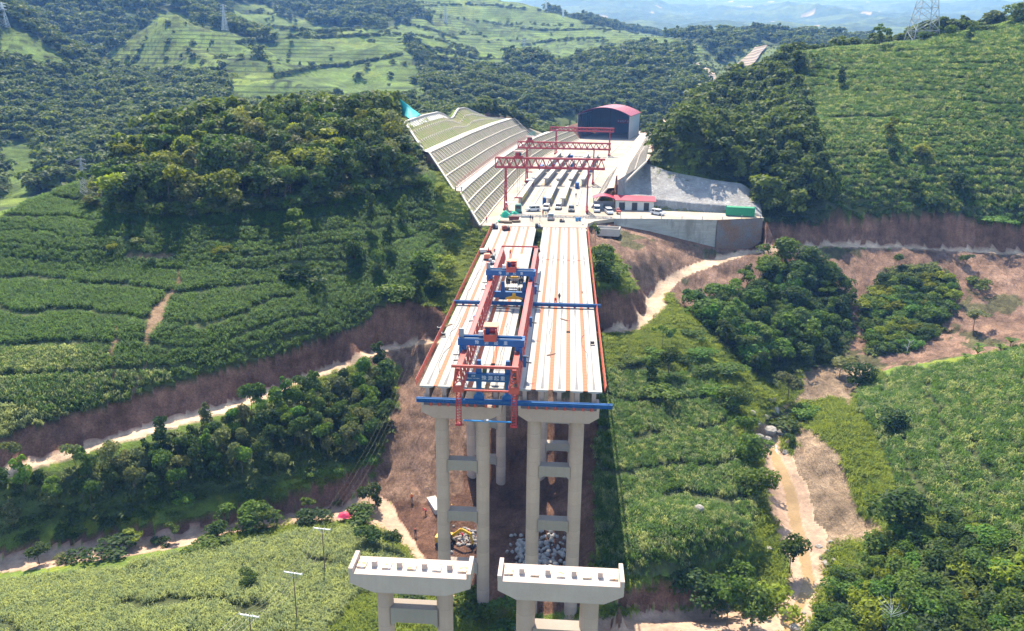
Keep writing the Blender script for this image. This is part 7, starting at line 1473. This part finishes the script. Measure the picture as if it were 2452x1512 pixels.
p1 = pole(771, 1267, 8.5, 'wooden power pole by the creek with white crossarm, the farthest of three', rad(-6)); p2 = pole(702, 1373, 8.5, 'wooden power pole with white crossarm in the maize, the middle of three', rad(-8)); p3 = pole(597, 1475, 8.5, 'wooden power pole with white crossarm in the maize, nearest of three', rad(-8))
wires(p1, p2, 'sagging wires between the farthest and the middle power pole', 1.3); wires(p2, p3, 'sagging wires between the middle and the nearest power pole', 1.3); wires(p3, [q + np.array((-9, -22, 1)) for q in p3], 'wires from the nearest power pole out of the bottom of the picture', 1.0)
bp = P(1098, 452, 9.0); gzz = gz(bp[0], bp[1]); t = thing('transformer_pole', 'pole frame with a pink-grey transformer box beside the framed slope', 'power pole', (bp[0], bp[1], gzz)); hh = 9.5 - gzz
for s in (-.9, .9): MB().tube([(s, 0, -.3), (s, 0, hh)], .14, 8).build('shaft', MAT['wood'], t)
MB().bar((-1.5, 0, hh - .2), (1.5, 0, hh - .2), .15).build('crossarm', MAT['galvw'], t); MB().box(-.85, .85, -.5, .5, hh - 2.6, hh - 1.2).build('transformer_box', MAT['pinkred'], t)
wires([np.array((bp[0] + a, bp[1], 9.4)) for a in (-1.4, -.5, .5, 1.4)], p1, 'long wires falling from the transformer pole across the left slope to the creek', 13, .008)
def pylon(x, y, z, h, w, label, mat, r=.12, twin=False):
    t = thing('lattice_pylon', label, 'pylon', (x, y, z)); L_ = []; n = 9
    f = lambda u: w*(1 - u)**1.15*.5 + w*.045
    for sx in (-1, 1):
        for sy in (-1, 1): m = MB(); [m.bar((sx*f(i/n), sy*f(i/n), h*i/n), (sx*f((i + 1)/n), sy*f((i + 1)/n), h*(i + 1)/n), r*1.6) for i in range(n)]; m.build('leg', mat, t)
    m = MB()
    for i in range(n):
        a, b = f(i/n), f((i + 1)/n); za, zb = h*i/n, h*(i + 1)/n
        for s in (-1, 1):
            for A, B in (((-a, s*a), (b, s*b)), ((a, s*a), (-b, s*b)), ((s*a, -a), (s*b, b)), ((s*a, a), (s*b, -b))): m.bar((*A, za), (*B, zb), r)
            m.bar((-a, s*a, za), (a, s*a, za), r); m.bar((s*a, -a, za), (s*a, a, za), r)
    m.build('bracing', mat, t)
    for k in (.72, .84, .95): g = MB(); q = w*.75; g.bar((-q, 0, h*k), (q, 0, h*k), r*1.5); g.bar((-q, 0, h*k), (0, 0, h*(k + .05)), r); g.bar((q, 0, h*k), (0, 0, h*(k + .05)), r); g.build('crossarm', mat, t)
def pyl_at(px_, py_, Y, h, w, lb, mat='galv', r=.12, dz=-1.0): p = PY(px_, py_, Y); pylon(p[0], p[1], max(gz(p[0], p[1]), p[2]) + dz if abs(gz(p[0], p[1]) - p[2]) < 15 else gz(p[0], p[1]) + dz, h, w, lb, MAT[mat], r)
pyl_at(2207, 96, 396, 44, 10.5, 'tall lattice pylon on the right skyline cut by the top of the picture', 'galv', .16)
pyl_at(14, 72, 590, 17, 4.2, 'white lattice pylon on the far left hill', 'galvw', .22); pyl_at(539, 70, 780, 23, 4.5, 'grey pylon on the saddle right of the cone-shaped hill', 'galv', .2); pyl_at(1067, 55, 1210, 24, 4.5, 'faint pylon on the terraced hill in the middle distance', 'galv', .25); pyl_at(1255, 138, 980, 22, 5, 'faint pylon on the field slope left of the yard axis', 'galv', .2)
pyl_at(1307, 38, 1480, 26, 4.5, 'taller white mast pylon on the far field ridge against blue mountains', 'galvw', .5); pyl_at(1348, 46, 1450, 13, 3.5, 'shorter white mast pylon on the far field ridge', 'galvw', .5)
q = stand(193, 384, 10, 100, 320); pylon(q[0], q[1], q[2] - 10, 10.6, 2.0, 'small lattice pylon at the left foot of the knoll wood', MAT['galv'], .045)
wires([np.array((q[0] + a, q[1], q[2])) for a in (-2.2, -.8, .8, 2.2)], [np.array((q[0] - 48 + a, q[1] - 40, q[2] - 13)) for a in (-2.2, -.8, .8, 2.2)], 'wires from the small pylon leaving at the left edge', 2.5, .02)

# distant stepped highway cuts beyond the hall
MAT['farcut'] = paint('far_cut_soil', (.24, .20, .165), .95, var=.2, scale=.2)
def far_cut(label, A, B, C, D, n):
    t = thing('stepped_cut', label, 'cut slope', (0, 0, 0)); q = [PY(*a) for a in (A, B, C, D)]; f, b = MB(), MB()
    def pt(u, v, up): p = (q[0]*(1 - u) + q[1]*u)*(1 - v) + (q[3]*(1 - u) + q[2]*u)*v; return (p[0], p[1], gz(p[0], p[1]) + up)
    for i in range(n):
        for k in range(6):
            u0, u1 = k/6, (k + 1)/6; v0, v1 = i/n, (i + .72)/n; f.add([pt(u0, v0, 2.6), pt(u1, v0, 2.6), pt(u1, v1, 2.6), pt(u0, v1, 2.6)], [(0, 1, 2, 3)]); v0, v1 = v1, (i + 1)/n; b.add([pt(u0, v0, 3.0), pt(u1, v0, 3.0), pt(u1, v1, 3.0), pt(u0, v1, 3.0)], [(0, 1, 2, 3)])
    f.build('slope_face', MAT['farcut'], t); b.build('berms', MAT['conc'], t)
far_cut('stepped pale highway cut beyond the hall, left one', (1690, 214, 745), (1722, 204, 745), (1672, 152, 850), (1648, 154, 850), 9)
far_cut('stepped pale highway cut beyond the hall, right one', (1742, 160, 880), (1790, 162, 880), (1838, 114, 960), (1806, 120, 960), 8)

# banana plants and a bare dead tree on the right
def banana(seed):
    r = np.random.default_rng(seed); parts = []
    for i in range(9):
        a = i*2.4 + r.uniform(-.3, .3); l = r.uniform(.55, .8); w = .16; dx, dy = math.cos(a), math.sin(a); q = np.array((-dy*w, dx*w, 0)); pts = [np.array((dx*l*u, dy*l*u, .45 + .55*math.sin(u*2.1)*.8)) for u in (0, .3, .65, 1)]; ww = (.25, 1, .9, .15)
        for k in range(3): parts.append((np.array([pts[k] - q*ww[k], pts[k] + q*ww[k], pts[k + 1] + q*ww[k + 1], pts[k + 1] - q*ww[k + 1]]), np.array([[0, 1, 2, 3]]), np.full(4, r.uniform())))
    return leaf_mesh('crown', parts, MAT['leaf'])
CR['banana'] = [banana(i) for i in range(3)]; TR['banana'] = [trunk_mesh(700 + i, 'tall', .5, .04) for i in range(3)]
for px_, py_ in ((2330, 848), (2365, 842), (2400, 838), (2440, 832), (2300, 858), (2345, 895), (2280, 905)):
    x, y, z = ground_at(px_, py_ + 4); tree('banana_plant', 'banana', x + float(rng.uniform(-1.5, 1.5)), y + float(rng.uniform(-2, 2)), float(rng.uniform(1.9, 3.1)), float(rng.uniform(2, 3)), 'green', 'banana plant with broad drooping leaves at the top edge of the right maize', 'banana plant', 'banana plants by the right maize field', z)
def dead(x, y, z, h, label, seed):
    r = np.random.default_rng(seed); t = thing('dead_tree', label, 'tree', (x, y, z)); MB().tube([(0, 0, -.2), (.1, 0, h*.4), (.3, .1, h*.7)], [.08, .05, .03], 7).build('trunk', MAT['galvw'], t); m = MB()
    for i in range(14):
        a = r.uniform(0, 6.28); z0 = h*r.uniform(.3, .7); l = h*r.uniform(.2, .45); p = (.1 + .2*z0/h, .05, z0); q = (p[0] + l*math.cos(a)*.6, p[1] + l*math.sin(a)*.6, z0 + l*.5); m.tube([p, q, (q[0] + .3*math.cos(a + .5), q[1] + .3*math.sin(a + .5), q[2] + l*.35)], [.025, .018, .01], 5)
    m.build('branches', MAT['galvw'], t)
x, y, z = ground_at(2120, 1530, 40); dead(x, y, z, 7, 'bare white dead tree at the bottom right', 4)
x, y, z = ground_at(2170, 850); dead(x, y, z - .5, 6, 'fallen bare branches at the foot of the eroded slope', 5)

# ---------------------------------------------------------------- haze
top = float(GZ.max()) + 60; m = MB().box(-9500, 9500, -300, 9500, float(GZ.min()) - 1.0, top)
vm = bpy.data.materials.new('haze'); vm.use_nodes = True; n = vm.node_tree; n.nodes.clear(); out = n.nodes.new('ShaderNodeOutputMaterial'); pv = n.nodes.new('ShaderNodeVolumePrincipled')
pv.inputs['Color'].default_value = (.19, .43, 1.0, 1); pv.inputs['Absorption Color'].default_value = (1, 1, 1, 1); pv.inputs['Density'].default_value = .00017; pv.inputs['Anisotropy'].default_value = .0
n.links.new(pv.outputs[0], out.inputs['Volume']); o = m.build('haze', vm); o['kind'] = 'stuff'; o['label'] = 'pale blue haze filling the valley and fading the far hills'
